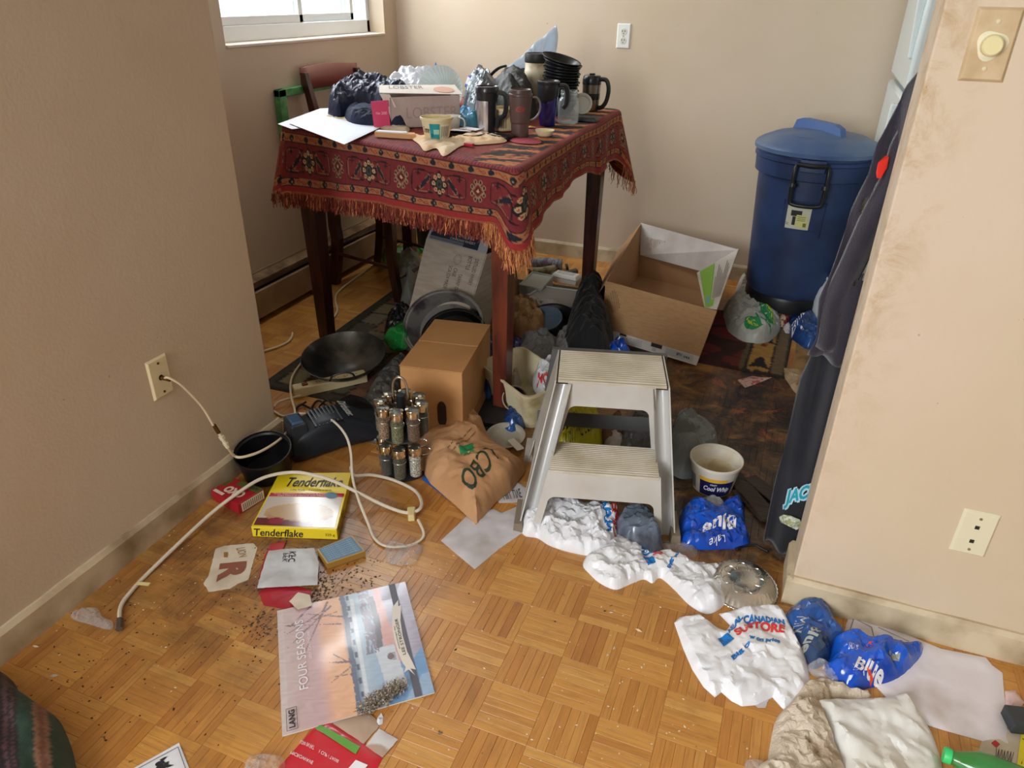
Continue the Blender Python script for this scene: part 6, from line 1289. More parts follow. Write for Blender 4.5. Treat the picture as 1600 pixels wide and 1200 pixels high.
VM, VT0, VT1 = (.0, .0), .150, .345
a1 = front_face((-.012, .004), 0, HM, .125, 0, 1, 'lower_riser')
a2 = front_face((.140, .150), HM, HT, .335, 0, 1, 'upper_riser')
# dark rim lining of each opening
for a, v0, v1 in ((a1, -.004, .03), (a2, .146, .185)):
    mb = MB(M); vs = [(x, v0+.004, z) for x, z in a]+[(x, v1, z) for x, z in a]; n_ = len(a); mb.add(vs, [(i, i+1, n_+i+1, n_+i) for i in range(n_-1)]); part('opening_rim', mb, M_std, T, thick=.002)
def tread(z, v0, v1, name):
    mb = MB(M); K = 16; x0, x1 = xl(z)*W+(.026 if z < .3 else -.008), xr(z)*W-(.026 if z < .3 else -.008); nx = 2; vs = []
    for k in range(K*4+1):
        v = v0+(v1-v0)*k/(K*4); ph = k % 4; zz = z+(.0024 if ph in (1, 2) else 0)
        rd = .012*max(0, 1-(v-v0)/.02) if v < v0+.02 else 0
        vs += [(x0+.012, v, zz-rd*.25), (x1-.012, v, zz-rd*.25)]
    n_ = K*4+1; vs += [(x, v, z-.006) for (x, v, zz) in vs]
    fs = [(2*i, 2*i+1, 2*i+3, 2*i+2) for i in range(n_-1)]+[(2*n_+2*i, 2*n_+2*i+2, 2*n_+2*i+3, 2*n_+2*i+1) for i in range(n_-1)]
    b_ = 2*n_
    for i in range(n_-1): fs += [(2*i, 2*i+2, b_+2*i+2, b_+2*i), (2*i+1, b_+2*i+1, b_+2*i+3, 2*i+3)]
    fs += [(0, b_, b_+1, 1), (2*n_-2, 2*n_-1, b_+2*n_-1, b_+2*n_-2)]
    mb.add(vs, fs); part(name, mb, M_tr, T, smooth=False)
tread(HM, .0, .150, 'lower_tread'); tread(HT, .148, VT1, 'upper_tread')
# sides: broad ribbed cheeks running from the floor to the top
for s_, X in ((0, xl), (1, xr)):
    d = -1 if s_ == 0 else 1
    def P_(z, v, o=0): return M@Vector((X(z)*W+d*o, v, z))
    vb = .44
    q = [P_(0, -.012), P_(0, vb), P_(HT, VT1), P_(HT, .146)]
    o_ = [(0, -.012), (0, .10), (.10, .12), (.14, .17), (.14, .27), (.10, .32), (0, .34), (0, vb), (HT, VT1), (HT, .146)]
    tr = tessellate_polygon([[Vector((v, z, 0)) for z, v in o_]]); n_ = len(o_); mb = MB()
    vs = [P_(z, v) for z, v in o_]+[P_(z, v, .004) for z, v in o_]; fs = [(i, (i+1) % n_, n_+(i+1) % n_, n_+i) for i in range(n_)]
    for t in tr: fs += [tuple(t), tuple(n_+i for i in t)[::-1]]
    mb.add(vs, fs); part('side_panel', mb, M_st, T, smooth=False)
    mb = MB(); w0 = .050 if s_ == 0 else .046
    for (za, va, zb_, vb_) in ((0, -.002, HT-.010, .150),):
        p0, p1 = P_(za, va, -.020), P_(zb_, vb_, -.020); ax = (p1-p0).normalized(); sd = (M.to_3x3()@Vector((1, 0, 0))); up = ax.cross(sd).normalized()*-1
        n_ = 14; vs = []
        for p in (p0, p1):
            for k in range(n_+1):
                t = -PI*.08+PI*1.16*k/n_; vs.append(p+sd*(math.cos(t)*w0/2)+up*(math.sin(t)*w0*.55)*-1)
        mb.add(vs, [(k, k+1, n_+2+k, n_+1+k) for k in range(n_)]+[tuple(range(n_+1)), tuple(n_+1+k for k in range(n_+1))[::-1]])
    part('front_leg_rib', mb, mat('glossy_stool_rib', (190, 190, 188), .22, coat=.3), T)
panel('back_panel', [(xr(0), .44, 0), (xl(0), .44, 0), (xl(HT), VT1, HT), (xr(HT), VT1, HT)][::-1]) if False else None
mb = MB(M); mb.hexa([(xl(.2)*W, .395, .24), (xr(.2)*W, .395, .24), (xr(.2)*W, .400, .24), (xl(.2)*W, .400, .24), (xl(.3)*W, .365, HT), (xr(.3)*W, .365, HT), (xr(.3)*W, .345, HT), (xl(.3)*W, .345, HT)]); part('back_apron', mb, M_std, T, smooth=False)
mb = MB(M); mb.hexa([(xl(.17)*W, .155, .262), (xr(.17)*W, .155, .262), (xr(.17)*W, .159, .262), (xl(.17)*W, .159, .262), (xl(.17)*W, .155, .300), (xr(.17)*W, .155, .300), (xr(.17)*W, .159, .300), (xl(.17)*W, .159, .300)]) if False else None
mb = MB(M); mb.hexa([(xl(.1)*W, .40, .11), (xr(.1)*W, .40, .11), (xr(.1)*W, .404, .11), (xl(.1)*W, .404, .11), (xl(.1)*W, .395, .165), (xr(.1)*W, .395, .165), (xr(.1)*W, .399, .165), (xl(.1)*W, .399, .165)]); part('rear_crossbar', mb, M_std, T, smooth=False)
for s_, X in ((0, xl), (1, xr)):
    d = 1 if s_ else -1; mb = MB(M); x = X(0)*W+d*.002
    mb.hexa([(x-.014, .34, 0), (x+.014, .34, 0), (x+.014, .45, 0), (x-.014, .45, 0), (x-.012, .34, .03), (x+.012, .34, .03), (x+.012, .44, .03), (x-.012, .44, .03)]); part('rear_foot', mb, M_st, T, smooth=False)
    mb = MB(M); mb.hexa([(x-.014, -.018, 0), (x+.014, -.018, 0), (x+.014, .10, 0), (x-.014, .10, 0), (x-.012, -.014, .03), (x+.012, -.014, .03), (x+.012, .10, .03), (x-.012, .10, .03)]); part('front_foot', mb, mat('scuffed_foot', (130, 118, 100), .6), T, smooth=False)
# litter seen through the upper opening
S, o = fsheet('shopping_bag', [(868, 672), (872, 640), (904, 632), (940, 642), (944, 668), (936, 690), (900, 694), (872, 690)], .12, .03, mat('yellow_film', (206, 196, 34), .3, transl=.25, bump=.6, crease=24), 'crumpled yellow plastic bag with black print behind the step stool', 'bag', 71, .03, .08, .010, .03, z=.05, z0=0)
decal('lettering', S, [('RE D', [(878, 645), (904, 642), (904, 652), (878, 656)], .12, {'bold': .03}), ('OURGIANT.COM', [(880, 658), (928, 648), (928, 656), (882, 666)], .12), (None, [(870, 672), (888, 676), (884, 686), (868, 682)], .10)], M_ink, o)
fsheet('plastic_bag', [(968, 690), (972, 660), (992, 644), (1030, 646), (1052, 654), (1046, 690), (1010, 700)], .09, .03, M_dgrey, 'dark grey see-through bag behind the upper right of the step stool', 'bag', 73, .03, .09, .008, .03, z=.05, z0=0)
fsheet('plastic_bag', [(1042, 708), (1048, 662), (1060, 648), (1092, 650), (1120, 672), (1126, 700), (1104, 724), (1066, 732)], .12, .04, mat('smoky_film', (136, 144, 144), .2, alpha=.8, bump=.6, crease=20), 'smoky grey plastic bag between the step stool and the white tub', 'bag', 75, .035, .10, .010, .035, z=.04, z0=0)
fsheet('paper_cup', [(940, 672), (946, 648), (972, 646), (978, 670), (960, 684)], .09, .02, mat('brown_cardboard_scrap', (120, 84, 66), .85), 'crushed brown paper cup behind the step stool', 'cup', 76, .02, .07, .006, .02, z=.05, z0=0)
fsheet('tissue', [(944, 690), (952, 668), (966, 664), (982, 690), (966, 700)], .06, .015, mat('soft_tissue', (0, 0, 0)), 'white tissue standing in a peak behind the step stool', 'tissue', 77, .02, .05, .005, .02, z=.03, z0=0)
fsheet('napkin', [(880, 716), (892, 694), (930, 698), (958, 704), (950, 722), (916, 724)], .04, .02, M_papd, 'crumpled white napkin under the step stool', 'napkin', 78, .02, .06, .006, .02, z=.02, z0=0)
fsheet('wrapper', [(958, 712), (966, 700), (1000, 700), (1022, 712), (1000, 724), (970, 724)], .025, .015, mat('red_foil_wrapper', (168, 58, 58), .35, c2=(200, 180, 168), ns=22, lo=.45, hi=.55), 'red and white food wrapper under the step stool', 'wrapper', 79, .012, .05, .004, .02, z=.02, z0=0)
fsheet('bin_bag', [(972, 838), (960, 812), (978, 796), (1004, 794), (1026, 812), (1040, 852), (1022, 862), (996, 846)], .085, .025, mat('grey_blue_satin_film', (108, 122, 140), .2, c2=(60, 66, 76), ns=9, coat=.5), 'shiny grey-blue plastic bag under the foot of the step stool', 'bag', 80, .03, .08, .006, .03, z=.03, z0=0)
fsheet('plastic_wrap', [(1022, 862), (1040, 848), (1066, 846), (1088, 856), (1084, 872), (1050, 870)], .012, .02, mat('clear_wrap', (206, 196, 190), .12, alpha=.3, bump=.4, bs=40, spec=.8), 'clear plastic wrap between the store bags and the blue milk bag', 'wrap', 81, .01, .05, .004, .02, z=.0)
# white tub with whipped topping print
b = F(1112, 760).xy.to_3d(); T, M = tub('food_tub', 'dirty white dessert tub printed blue and yellow right of the step stool', 'tub', b, .060, .077, .108, mat('used_white_tub', (220, 214, 200), .4, c2=(196, 180, 146), ns=9, lo=.5, hi=.75), lip=.004)
mb = MB(); wrap(mb, M, .060, .077, .098, -120, -30, .006, .062, n=30); lab = part('label', mb, mat('navy_ink', (28, 32, 84), .35), T)
mb = MB(); wrap(mb, M, .060, .077, .098, -122, -52, .062, .075, n=20, off=.0009); part('label_band', mb, mat('egg_yellow_ink', (232, 182, 50), .4), T)
mb = MB(); wraptext(mb, M, 'Cool Whip', .060, .077, .098, -108, -42, .022, .046, off=.0018, bold=.03, shear=.2); wraptext(mb, M, 'KRAFT', .060, .077, .098, -92, -76, .050, .056, off=.0018, bold=.02); part('lettering', mb, mat('label_white', (232, 232, 236), .4), lab, smooth=False)
mb = MB()
for k in range(10): wrap(mb, M, .060, .077, .098, -158, -134, .014+.0055*k, .0165+.0055*k, n=6, off=.0009)
part('barcode', mb, M_ink, T, kind='stuff')
part('residue', MB(M).lathe([(0, .006), (.057, .006), (.068, .06), (.0655, .0602), (.056, .0075)], 30, wob=lambda a, z: 1-.0*z), mat('dried_cream', (226, 216, 188), .7, c2=(196, 178, 138), ns=14), T)
# blue milk bag, print upside down
S, o = fsheet('milk_bag', [(1062, 806), (1070, 786), (1092, 776), (1118, 788), (1140, 776), (1162, 780), (1166, 812), (1172, 846), (1130, 852), (1086, 852), (1064, 842)], .05, .03, M_bluebag, 'bright blue milk bag with upside-down white lettering beside the step stool', 'bag', 83, .022, .08, .004, .03, z=.015, z0=0, step=.006)
decal('lettering', S, [('Blue', [(1150, 800), (1098, 814), (1102, 828), (1156, 818)][:4], .05, {'bold': .03, 'shear': .2}), ('Lake', [(1134, 826), (1110, 832), (1112, 838), (1136, 832)], .05)], mat('label_white', (0, 0, 0)), o)
fsheet('plastic_film', [(1066, 796), (1070, 782), (1104, 768), (1136, 776), (1126, 790), (1090, 794)], .035, .02, M_clr, 'clear film sticking out of the bright blue milk bag', 'film', 84, .015, .05, .005, .02, z=.03, z0=0)
# dark wooden slats
for k, (a_, b_, w_, z) in enumerate((((1146, 742), (1206, 812), .055, .012), ((1172, 746), (1218, 782), .045, .016), ((1150, 766), (1196, 812), .03, .006))):
    p, q = F(*a_, z), F(*b_, z); d = (q-p).normalized(); mb = MB(frame(p, ux=d, uy=Vector((-d.y, d.x, 0)), uz=Vector((0, 0, 1)))); ln = (q-p).length; mb.box((ln/2, 0, 0), (ln, w_, .009)); solo('floorboard_piece', mb, mat('dark_stained_wood', (58, 46, 38), .6, c2=(40, 30, 26), ns=9, stretch=(1, 10, 1)), ['widest dark wooden slat beside the white dessert tub', 'dark wooden slat running under the black sweater', 'narrow dark wooden slat nearest the blue milk bag'][k], 'slat', smooth=False, bevel=.001)
cable('hair_tie', [(1150, 858, .004), (1164, 853, .004), (1180, 852, .006), (1192, 858, .004), (1200, 862, .004)], .004, M_bcord, 'short black cord bit on the floor by the black sweater')
# ---------------- open printer box
tz = .255; tf0, tf1, tb1, tb0 = F(956, 436, tz), F(1120, 486, tz), F(1155, 391, tz), F(1001, 349, tz+.0)
tb1 = F(1154, 391, tz+.02); tb0 = F(1001, 349, tz+.02)
bf1 = F(1088, 571, .012); bf0 = F(939, 526, .012); tf0 = planar(bf0, bf1, tf1, tf0); dpv = (tb1-tf1+tb0-tf0)*.5; dpv.z = 0; bb0, bb1 = bf0+dpv, bf1+dpv
T = thing('shipping_box', 'large open cardboard box with a white printed base and green label', 'box', ((bf0+bb1)/2).xy.to_3d())
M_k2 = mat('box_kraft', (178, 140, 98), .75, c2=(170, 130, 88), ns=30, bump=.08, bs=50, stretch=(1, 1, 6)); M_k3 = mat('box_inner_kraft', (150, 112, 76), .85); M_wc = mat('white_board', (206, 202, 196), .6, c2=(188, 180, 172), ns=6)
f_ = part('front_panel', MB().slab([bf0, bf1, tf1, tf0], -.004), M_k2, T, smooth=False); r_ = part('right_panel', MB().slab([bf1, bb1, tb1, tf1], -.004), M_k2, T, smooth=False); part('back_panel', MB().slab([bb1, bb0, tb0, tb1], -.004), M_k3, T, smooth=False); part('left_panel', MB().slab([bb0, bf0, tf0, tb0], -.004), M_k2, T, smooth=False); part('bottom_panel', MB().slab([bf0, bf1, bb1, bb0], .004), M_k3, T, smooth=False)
fq = [bf0, bf1, tf1, tf0]; mb = MB(); quadpatch(mb, uvq(fq, .0, .0, 1, .17), off=.0012); w_ = part('white_strip', mb, M_wc, f_, smooth=False)
mb = MB(); quadpatch(mb, uvq(fq, .53, .10, .64, .17), off=.0022); quadpatch(mb, uvq(fq, .20, .135, .27, .17), off=.0022); textq(mb, '2711', uvq(fq, .79, .08, .84, .13), off=.003, bold=.05); textq(mb, 'C4.5', uvq(fq, .86, .075, .92, .11), off=.003, bold=.04)
for k in range(4): textq(mb, 'HANDLE WITH CARE KEEP DRY', uvq(fq, .30, .03+.03*k, .44, .045+.03*k), off=.002)
part('lettering', mb, mat('carton_black_ink', (34, 32, 32), .6), f_, smooth=False)
mb = MB(); quadpatch(mb, uvq(fq, .68, .035, .95, .155), off=.0018); quadpatch(mb, uvq(fq, .55, .03, .59, .09), off=.0026); part('grey_panel', mb, mat('pale_grey_print', (170, 168, 166), .6), f_, smooth=False)
mb = MB(); rg = random.Random(9)
for k in range(9):
    c0 = .02+.017*k; h0 = .12*math.sin(PI*(k+.7)/9.4); quadpatch(mb, uvq(fq, c0, .62-h0*1.1, c0+.006, .62+h0*2.2), off=.0012)
part('ribbed_mark', mb, mat('dark_kraft_print', (120, 92, 60), .8), f_, smooth=False)
ib = lambda u, v, o=.008: (bb0.lerp(bb1, u).lerp(tb0.lerp(tb1, u), v))+Vector((dpv.x, dpv.y, 0)).normalized()*-o
bw = part('inner_flap', MB().slab([ib(.02, .42), ib(.98, .42), ib(1, 1.02), ib(0, 1.02)], -.003), M_wc, T, label='white inner flap folded down against the back', smooth=False)
mb = MB(); k0 = [ib(.42, .62, .014), ib(.56, .62, .014), ib(.56, .80, .014), ib(.42, .80, .014)]
for k in range(3): textq(mb, '888', [*uvq(k0, .05, .05+.33*k, .95, .30+.33*k)][:4], off=0)
part('printed_mark', mb, mat('grey_print2', (140, 136, 132), .6), bw, smooth=False)
mb = MB(); k0 = [ib(.08, .55, .014), ib(.30, .60, .014), ib(.30, .82, .014), ib(.08, .80, .014)]; textq(mb, 'THIS WAY UP', k0, off=0, bold=.02); part('faded_print', mb, mat('faded_red_brown', (190, 168, 150), .7), bw, smooth=False)
# right flap folded into the box, with the green label
g1, g2 = F(1090, 427, tz-.0), F(1102, 481, tz-.03)
h0_, h1_ = tf1+Vector((0, 0, .006)), tb1+Vector((0, 0, .006)); i0 = F(1101, 482, tz-.012); n_ = (h1_-h0_).cross(i0-h0_).normalized(); rr = ray(1089, 427); i1 = Vector((0, 0, H0))+rr*((h0_-Vector((0, 0, H0))).dot(n_)/rr.dot(n_)); gq = [h0_, h1_, i1, i0]
fl = part('label_flap', MB().slab([gq[3], gq[0], gq[1], gq[2]], .003), M_wc, T, label='folded flap with a green and white label', smooth=False)
lq = [gq[3]+Vector((0, 0, .0045)), gq[0]+Vector((0, 0, .0045)), gq[1]+Vector((0, 0, .0045)), gq[2]+Vector((0, 0, .0045))]
mb = MB(); quadpatch(mb, uvq(lq, .06, .02, .42, .98), off=0); quadpatch(mb, uvq(lq, .42, .04, .62, .16), off=0); part('green_label', mb, mat('lime_green_ink', (128, 186, 52), .5), fl, smooth=False)
mb = MB()
for k in range(8): quadpatch(mb, uvq(lq, .48+.055*k, .18, .505+.055*k, .62+.08*((k*3) % 4)), off=.0006)
part('label_text', mb, mat('grey_print2', (0, 0, 0)), fl, smooth=False); mb = MB(); quadpatch(mb, uvq(lq, .18, .08, .34, .24), off=.0012); part('blue_drop', mb, mat('aqua_ink', (96, 170, 190), .5), fl, smooth=False)
# left flap hanging outwards
hq = [tf0, F(919, 484, .075), F(965, 392, .125), tb0]
part('left_flap', MB().slab(hq, .004), M_k2, T, smooth=False)
# ---------------- trash can
c = Vector((.062, 3.60, 0)); zb = .125
T = thing('dolly', 'low black wheeled base under the blue trash can', 'dolly', c); part('platform', MB(frame(c)).lathe([(0, .05), (.19, .05), (.20, .055), (.20, .110), (.195, .123), (0, .123)], 40), M_blk, T)
for k in range(4): a = PI/4+k*PI/2; part('caster', MB(Matrix.Translation((c.x+.14*math.cos(a), c.y+.14*math.sin(a), .026))@Matrix.Rotation(PI/2, 4, 'X')).lathe([(0, -.012), (.022, -.012), (.026, -.008), (.026, .008), (.022, .012), (0, .012)], 20), M_blk, T)
T = thing('trash_can', 'large navy blue plastic trash can with a domed clamp lid', 'trash can', c+Vector((0, 0, zb))); M = frame(c+Vector((0, 0, zb)))
M_can = mat('navy_can_plastic', (36, 50, 82), .4, c2=(42, 62, 102), ns=5, bump=.06, bs=60, det=8); M_lidc = mat('dusty_blue_lid', (62, 88, 128), .42, c2=(104, 118, 136), ns=4, lo=.42, hi=.72, det=8)
Hc = .645
part('body', MB(M).lathe([(0, .0), (.196, .0), (.205, .02), (.205, .03), (.232, .50), (.233, Hc-.10), (.247, Hc-.098), (.250, Hc), (.244, Hc), (.226, Hc-.12), (.20, .03), (0, .012)], 72), M_can, T)
part('rim_band', MB(M).lathe([(.247, Hc-.10), (.252, Hc-.096), (.256, Hc-.035), (.262, Hc-.03), (.262, Hc-.018), (.255, Hc-.012), (.255, Hc+.002), (.25, Hc+.002)], 72), M_can, T)
lid = part('lid', MB(M).lathe([(.262, Hc-.004), (.268, Hc), (.269, Hc+.016), (.262, Hc+.026), (.255, Hc+.030), (.246, Hc+.036), (.20, Hc+.056), (.19, Hc+.060), (.10, Hc+.074), (0, Hc+.080)], 72), M_lidc, T)
MM = M@Matrix.Translation((-.01, .03, 0))@Matrix.Rotation(math.radians(-50), 4, 'Z')
def fn(i, j):
    x = -.165+.33*i; w_ = .026-.008*abs(2*i-1); y = (-w_+2*w_*j)
    env = min(1, (1-abs(2*i-1))/.13); z = Hc+.062+.050*env*(1 if .12 < j < .88 else 0)-.9*max(0, abs(x)-.10)*.35
    return (x, y, z)
part('lid_grip', MB(MM).grid(fn, 30, 9), mat('blue_grip', (62, 92, 142), .38), lid, sharp=30)
mb = MB(MM); mb.add([(.045*math.cos(t)+.02, .012*math.sin(t), Hc+.1135-.002) for t in [2*PI*k/20 for k in range(20)]], [tuple(range(20))]); part('grip_sticker', mb, mat('faded_sticker', (200, 190, 176), .6), lid, smooth=False)
mb = MB(M); V, f2 = text_mesh('RUBBERMAID'); mb.add([(-.10+.07*u, -.15+.012*v-.01*u, Hc+.0705+.0) for u, v in V], f2); part('lid_lettering', mb, mat('lid_emboss', (86, 112, 150), .5), lid, smooth=False)
fa = math.radians(-92)
def cyl(a, r, z): return M@Vector((r*math.cos(a), r*math.sin(a), z))
def arcbox(mb, a0, a1, r0, r1, z0, z1, n=8):
    vs = []
    for k in range(n+1):
        a = a0+(a1-a0)*k/n; vs += [cyl(a, r0, z0), cyl(a, r1, z0), cyl(a, r1, z1), cyl(a, r0, z1)]
    fs = [(4*k+i, 4*k+(i+1) % 4, 4*k+4+(i+1) % 4, 4*k+4+i) for k in range(n) for i in range(4)]+[(0, 3, 2, 1), (4*n, 4*n+1, 4*n+2, 4*n+3)]; return mb.add(vs, fs)
hd = part('clamp_mount', arcbox(MB(), fa-.19, fa+.19, .25, .275, Hc-.055, Hc-.005), M_can, T, smooth=False, bevel=.003)
hp = [cyl(fa-.23, .270, Hc-.03), cyl(fa-.24, .282, Hc-.06), cyl(fa-.235, .276, Hc-.17), cyl(fa-.19, .274, Hc-.190), cyl(fa, .272, Hc-.194), cyl(fa+.19, .274, Hc-.190), cyl(fa+.235, .276, Hc-.17), cyl(fa+.24, .282, Hc-.06), cyl(fa+.23, .270, Hc-.03)]
part('clamp_handle', MB().tube(bez(hp, 5), .009, 10), M_blk, T); part('clamp_pin', MB().tube([cyl(fa-.23, .272, Hc-.025), cyl(fa, .288, Hc-.025), cyl(fa+.23, .272, Hc-.025)], .010, 8), M_blk, T)
for sg in (-1, 1): part('clamp_knuckle', MB().tube([cyl(fa+sg*.235, .276, Hc-.105), cyl(fa+sg*.235, .280, Hc-.12)], .015, 10), M_blk, T)
def rz(z): return .205+(.232-.205)*(z-.03)/.47+.0012
def cq(a0, a1, z0, z1, o=0, n=10):
    vs = [cyl(a0+(a1-a0)*i/n, rz(z)+o, z) for i in range(n+1) for z in (z0, z1)]; return vs, [(2*i, 2*i+2, 2*i+3, 2*i+1) for i in range(n)]
mb = MB(); mb.add(*cq(fa-.30, fa+.14, .338, .440)); lb = part('label', mb, mat('label_grey_white', (196, 198, 180), .5), T, smooth=False)
mb = MB(); mb.add(*cq(fa-.22, fa-.02, .395, .420, .001)); mb.add(*cq(fa-.18, fa-.12, .355, .393, .001))
V, f2 = text_mesh('32 GALLON'); mb.add([cyl(fa-.29+.05*v, rz(.35)+.001, .352+.07*u) for u, v in V], f2); part('label_print', mb, M_ink, lb, smooth=False)
mb = MB(); mb.add(*cq(fa-.11, fa+.09, .350, .402, .0016)); mb.add(*cq(fa-.05, fa+.125, .347, .372, .0020)); ys = part('yellow_sticker', mb, mat('pale_yellow_sticker', (206, 206, 130), .5), lb, smooth=False)
mb = MB()
for k in range(6): mb.add(*cq(fa+.03+.010*k, fa+.036+.010*k, .351, .368, .003, 2))
for k in range(3): mb.add(*cq(fa-.09, fa+.06, .377+.008*k, .379+.008*k, .003, 6))
part('barcode', mb, M_ink, lb, smooth=False)
mb = MB(); mb.tube([cyl(fa-.38+.76*i/10, rz(.46)+.001, .46) for i in range(11)]+[cyl(fa+.38, rz(.30), .30)]+[cyl(fa+.38-.76*i/10, rz(.335)+.001, .335) for i in range(11)], .0014, 4, closed=True); part('panel_outline', mb, M_can, T)
# ---------------- litter by the trash can
def egg(px, py, deg, label, n=4):
    b = F(px, py); T = thing('egg_carton', label, 'egg carton', b); M = frame(b, deg); vs = []; nu, nv = n*10+1, 21
    def fn(i, j):
        x, y = (i-.5)*.065*n, (j-.5)*.10; cx = abs(math.sin(PI*i*n)); cy = abs(math.sin(PI*j*2)); return (x, y, .004+.045*min(1, (cx*cy)**.5*1.3))
    part('shell', MB(M).grid(fn, nu, nv), mat('foam_white', (0, 0, 0)), T, thick=-.002); return T
egg(1222, 482, 5, 'upturned white foam egg carton crushed against the trash can base', 5)
fsheet('tissue', [(1152, 446), (1158, 424), (1168, 420), (1176, 440), (1170, 456)], .06, .015, mat('soft_tissue', (0, 0, 0)), 'crumpled white paper towel between the open box and the trash can', 'tissue', 91, .02, .04, .008, .02, z=.05, z0=0)
M_gw = mat('frosted_white_film', (206, 212, 206), .3, transl=.2, alpha=.9, bump=.6, crease=20)
S, o = fsheet('shopping_bag', [(1136, 500), (1132, 470), (1150, 452), (1176, 454), (1204, 462), (1222, 484), (1220, 508), (1198, 524), (1170, 522), (1150, 514)], .085, .035, M_gw, 'white plastic bag printed with green and yellow leaves beside the open box', 'bag', 93, .03, .12, .008, .035, z=.05, z0=0, low=.7)
decal('leaf_print', S, [(None, [(1182, 472), (1208, 504), (1216, 492), (1196, 466)], .09, {'leaf': True}), (None, [(1158, 512), (1190, 520), (1192, 510), (1166, 502)], .06, {'leaf': True}), (None, [(1178, 496), (1206, 512), (1207, 509), (1180, 493)], .07)], mat('leaf_green_ink', (0, 0, 0)), o)
decal('yellow_print', S, [(None, [(1194, 474), (1212, 500), (1216, 494), (1202, 472)], .092, {'leaf': True}), (None, [(1162, 508), (1184, 516), (1186, 512), (1168, 505)], .063, {'leaf': True})], mat('lime_yellow_ink', (186, 204, 60), .5), o)
fsheet('snack_wrapper', [(1212, 492), (1216, 472), (1236, 466), (1246, 480), (1232, 498)], .05, .015, mat('snack_print', (196, 170, 140), .3, c2=(120, 50, 50), ns=30, lo=.5, hi=.56), 'small tan and red snack wrapper below the trash can', 'wrapper', 94, .02, .05, .005, .02, z=.05, z0=0)
fsheet('paper_scrap', [(1222, 506), (1230, 492), (1242, 506), (1238, 520), (1226, 520)], .02, .01, M_papd, 'pointed white paper scrap beside the leaf-printed bag', 'paper', 95, .01, .04, .003, .02, z=.01, z0=0)
S, o = fsheet('milk_bag', [(1232, 506), (1234, 484), (1250, 478), (1282, 486), (1290, 508), (1286, 530), (1264, 534), (1246, 522)], .08, .03, M_bluedk, 'dark blue crumpled milk bag between the leaf-printed bag and the jug', 'bag', 96, .03, .07, .008, .03, z=.04, z0=0)
decal('lettering', S, [('Blue', [(1240, 494), (1256, 488), (1258, 498), (1242, 504)], .08)], mat('label_white', (0, 0, 0)), o)
b = F(1287, 512).xy.to_3d(); T = thing('bleach_jug', 'frosted white plastic jug with a blue cap beside the trash can', 'jug', b); M = frame(b, -20)
part('jug', loft([(0, 0, 0, .001, .001, 1)]*1+[(0, 0, 0, .001, .001, 1)], MB(), M, 4), M_wplas, T) if False else None
def fn(i, j):
    a = 2*PI*i; prof = [(0, 0), (.05, .0), (.058, .01), (.058, .15), (.05, .185), (.036, .22), (.022, .245), (.018, .25), (.018, .262)]; k = j*(len(prof)-1); q = int(min(k, len(prof)-2)); t = k-q
    r = prof[q][0]*(1-t)+prof[q+1][0]*t; z = prof[q][1]*(1-t)+prof[q+1][1]*t; cx, cy = math.cos(a), math.sin(a); pw = .6 if z < .2 else 1
    return (r*math.copysign(abs(cx)**pw, cx)*1.15, r*math.copysign(abs(cy)**pw, cy)*.8, z)
part('jug', MB(M).grid(fn, 40, 33, wrap=True), mat('frosted_jug', (206, 214, 222), .3, alpha=.9), T); part('handle', MB(M).tube(bez([(-.045, 0, .14), (-.072, 0, .17), (-.062, 0, .215), (-.03, 0, .238)], 6), .010, 10), mat('frosted_jug', (0, 0, 0)), T)
part('cap', MB(M).lathe([(.019, .255), (.022, .257), (.022, .275), (.020, .278), (0, .278)], 24, wob=lambda a, z: 1+.03*math.sin(a*20)), mat('blue_cap', (46, 72, 160), .4), T)
mb = MB(M); mb.add([fn(i/20*.5+.5, j/6*.30+.18) for i in range(21) for j in range(7)], [(i*7+j, (i+1)*7+j, (i+1)*7+j+1, i*7+j+1) for i in range(20) for j in range(6)]); part('label', mb, mat('pale_blue_label', (150, 186, 214), .4), T) if False else None
# blue cap and white box behind the hoodie
mb = MB(); bx(mb, (.235, 3.02, .0), (.30, 3.10, .58)); solo('tall_white_box', mb, mat('white_board2', (216, 214, 210), .6), 'tall narrow white box standing between the trash can and the hanging sweater', 'box', smooth=False, bevel=.002)
# receipts
fsheet('paper_scrap', [(1152, 594), (1176, 588), (1190, 590), (1206, 590), (1192, 596), (1182, 600), (1164, 606)], .004, .01, mat('pink_printed_paper', (206, 176, 168), .6, c2=(186, 96, 96), ns=60, lo=.5, hi=.56), 'small torn pink and white paper on the stained floor', 'paper', 97, .004, .05, .001, .02, sm=False)
fsheet('paper_scrap', [(1222, 578), (1260, 584), (1262, 612), (1246, 616), (1234, 602)], .012, .01, mat('dirty_beige_paper', (176, 156, 124), .8, c2=(140, 112, 80), ns=14), 'dirty crumpled beige paper by the kilim edge', 'paper', 98, .012, .05, .004, .02)
fsheet('cardboard_sheet', [(1240, 592), (1245, 520), (1282, 528), (1268, 604)], .002, .01, mat('yellowed_card', (150, 118, 72), .8, c2=(110, 84, 52), ns=12), 'flattened yellowish cardboard beside the kilim', 'cardboard', 99, .003, .1, .001, .02, sm=False)
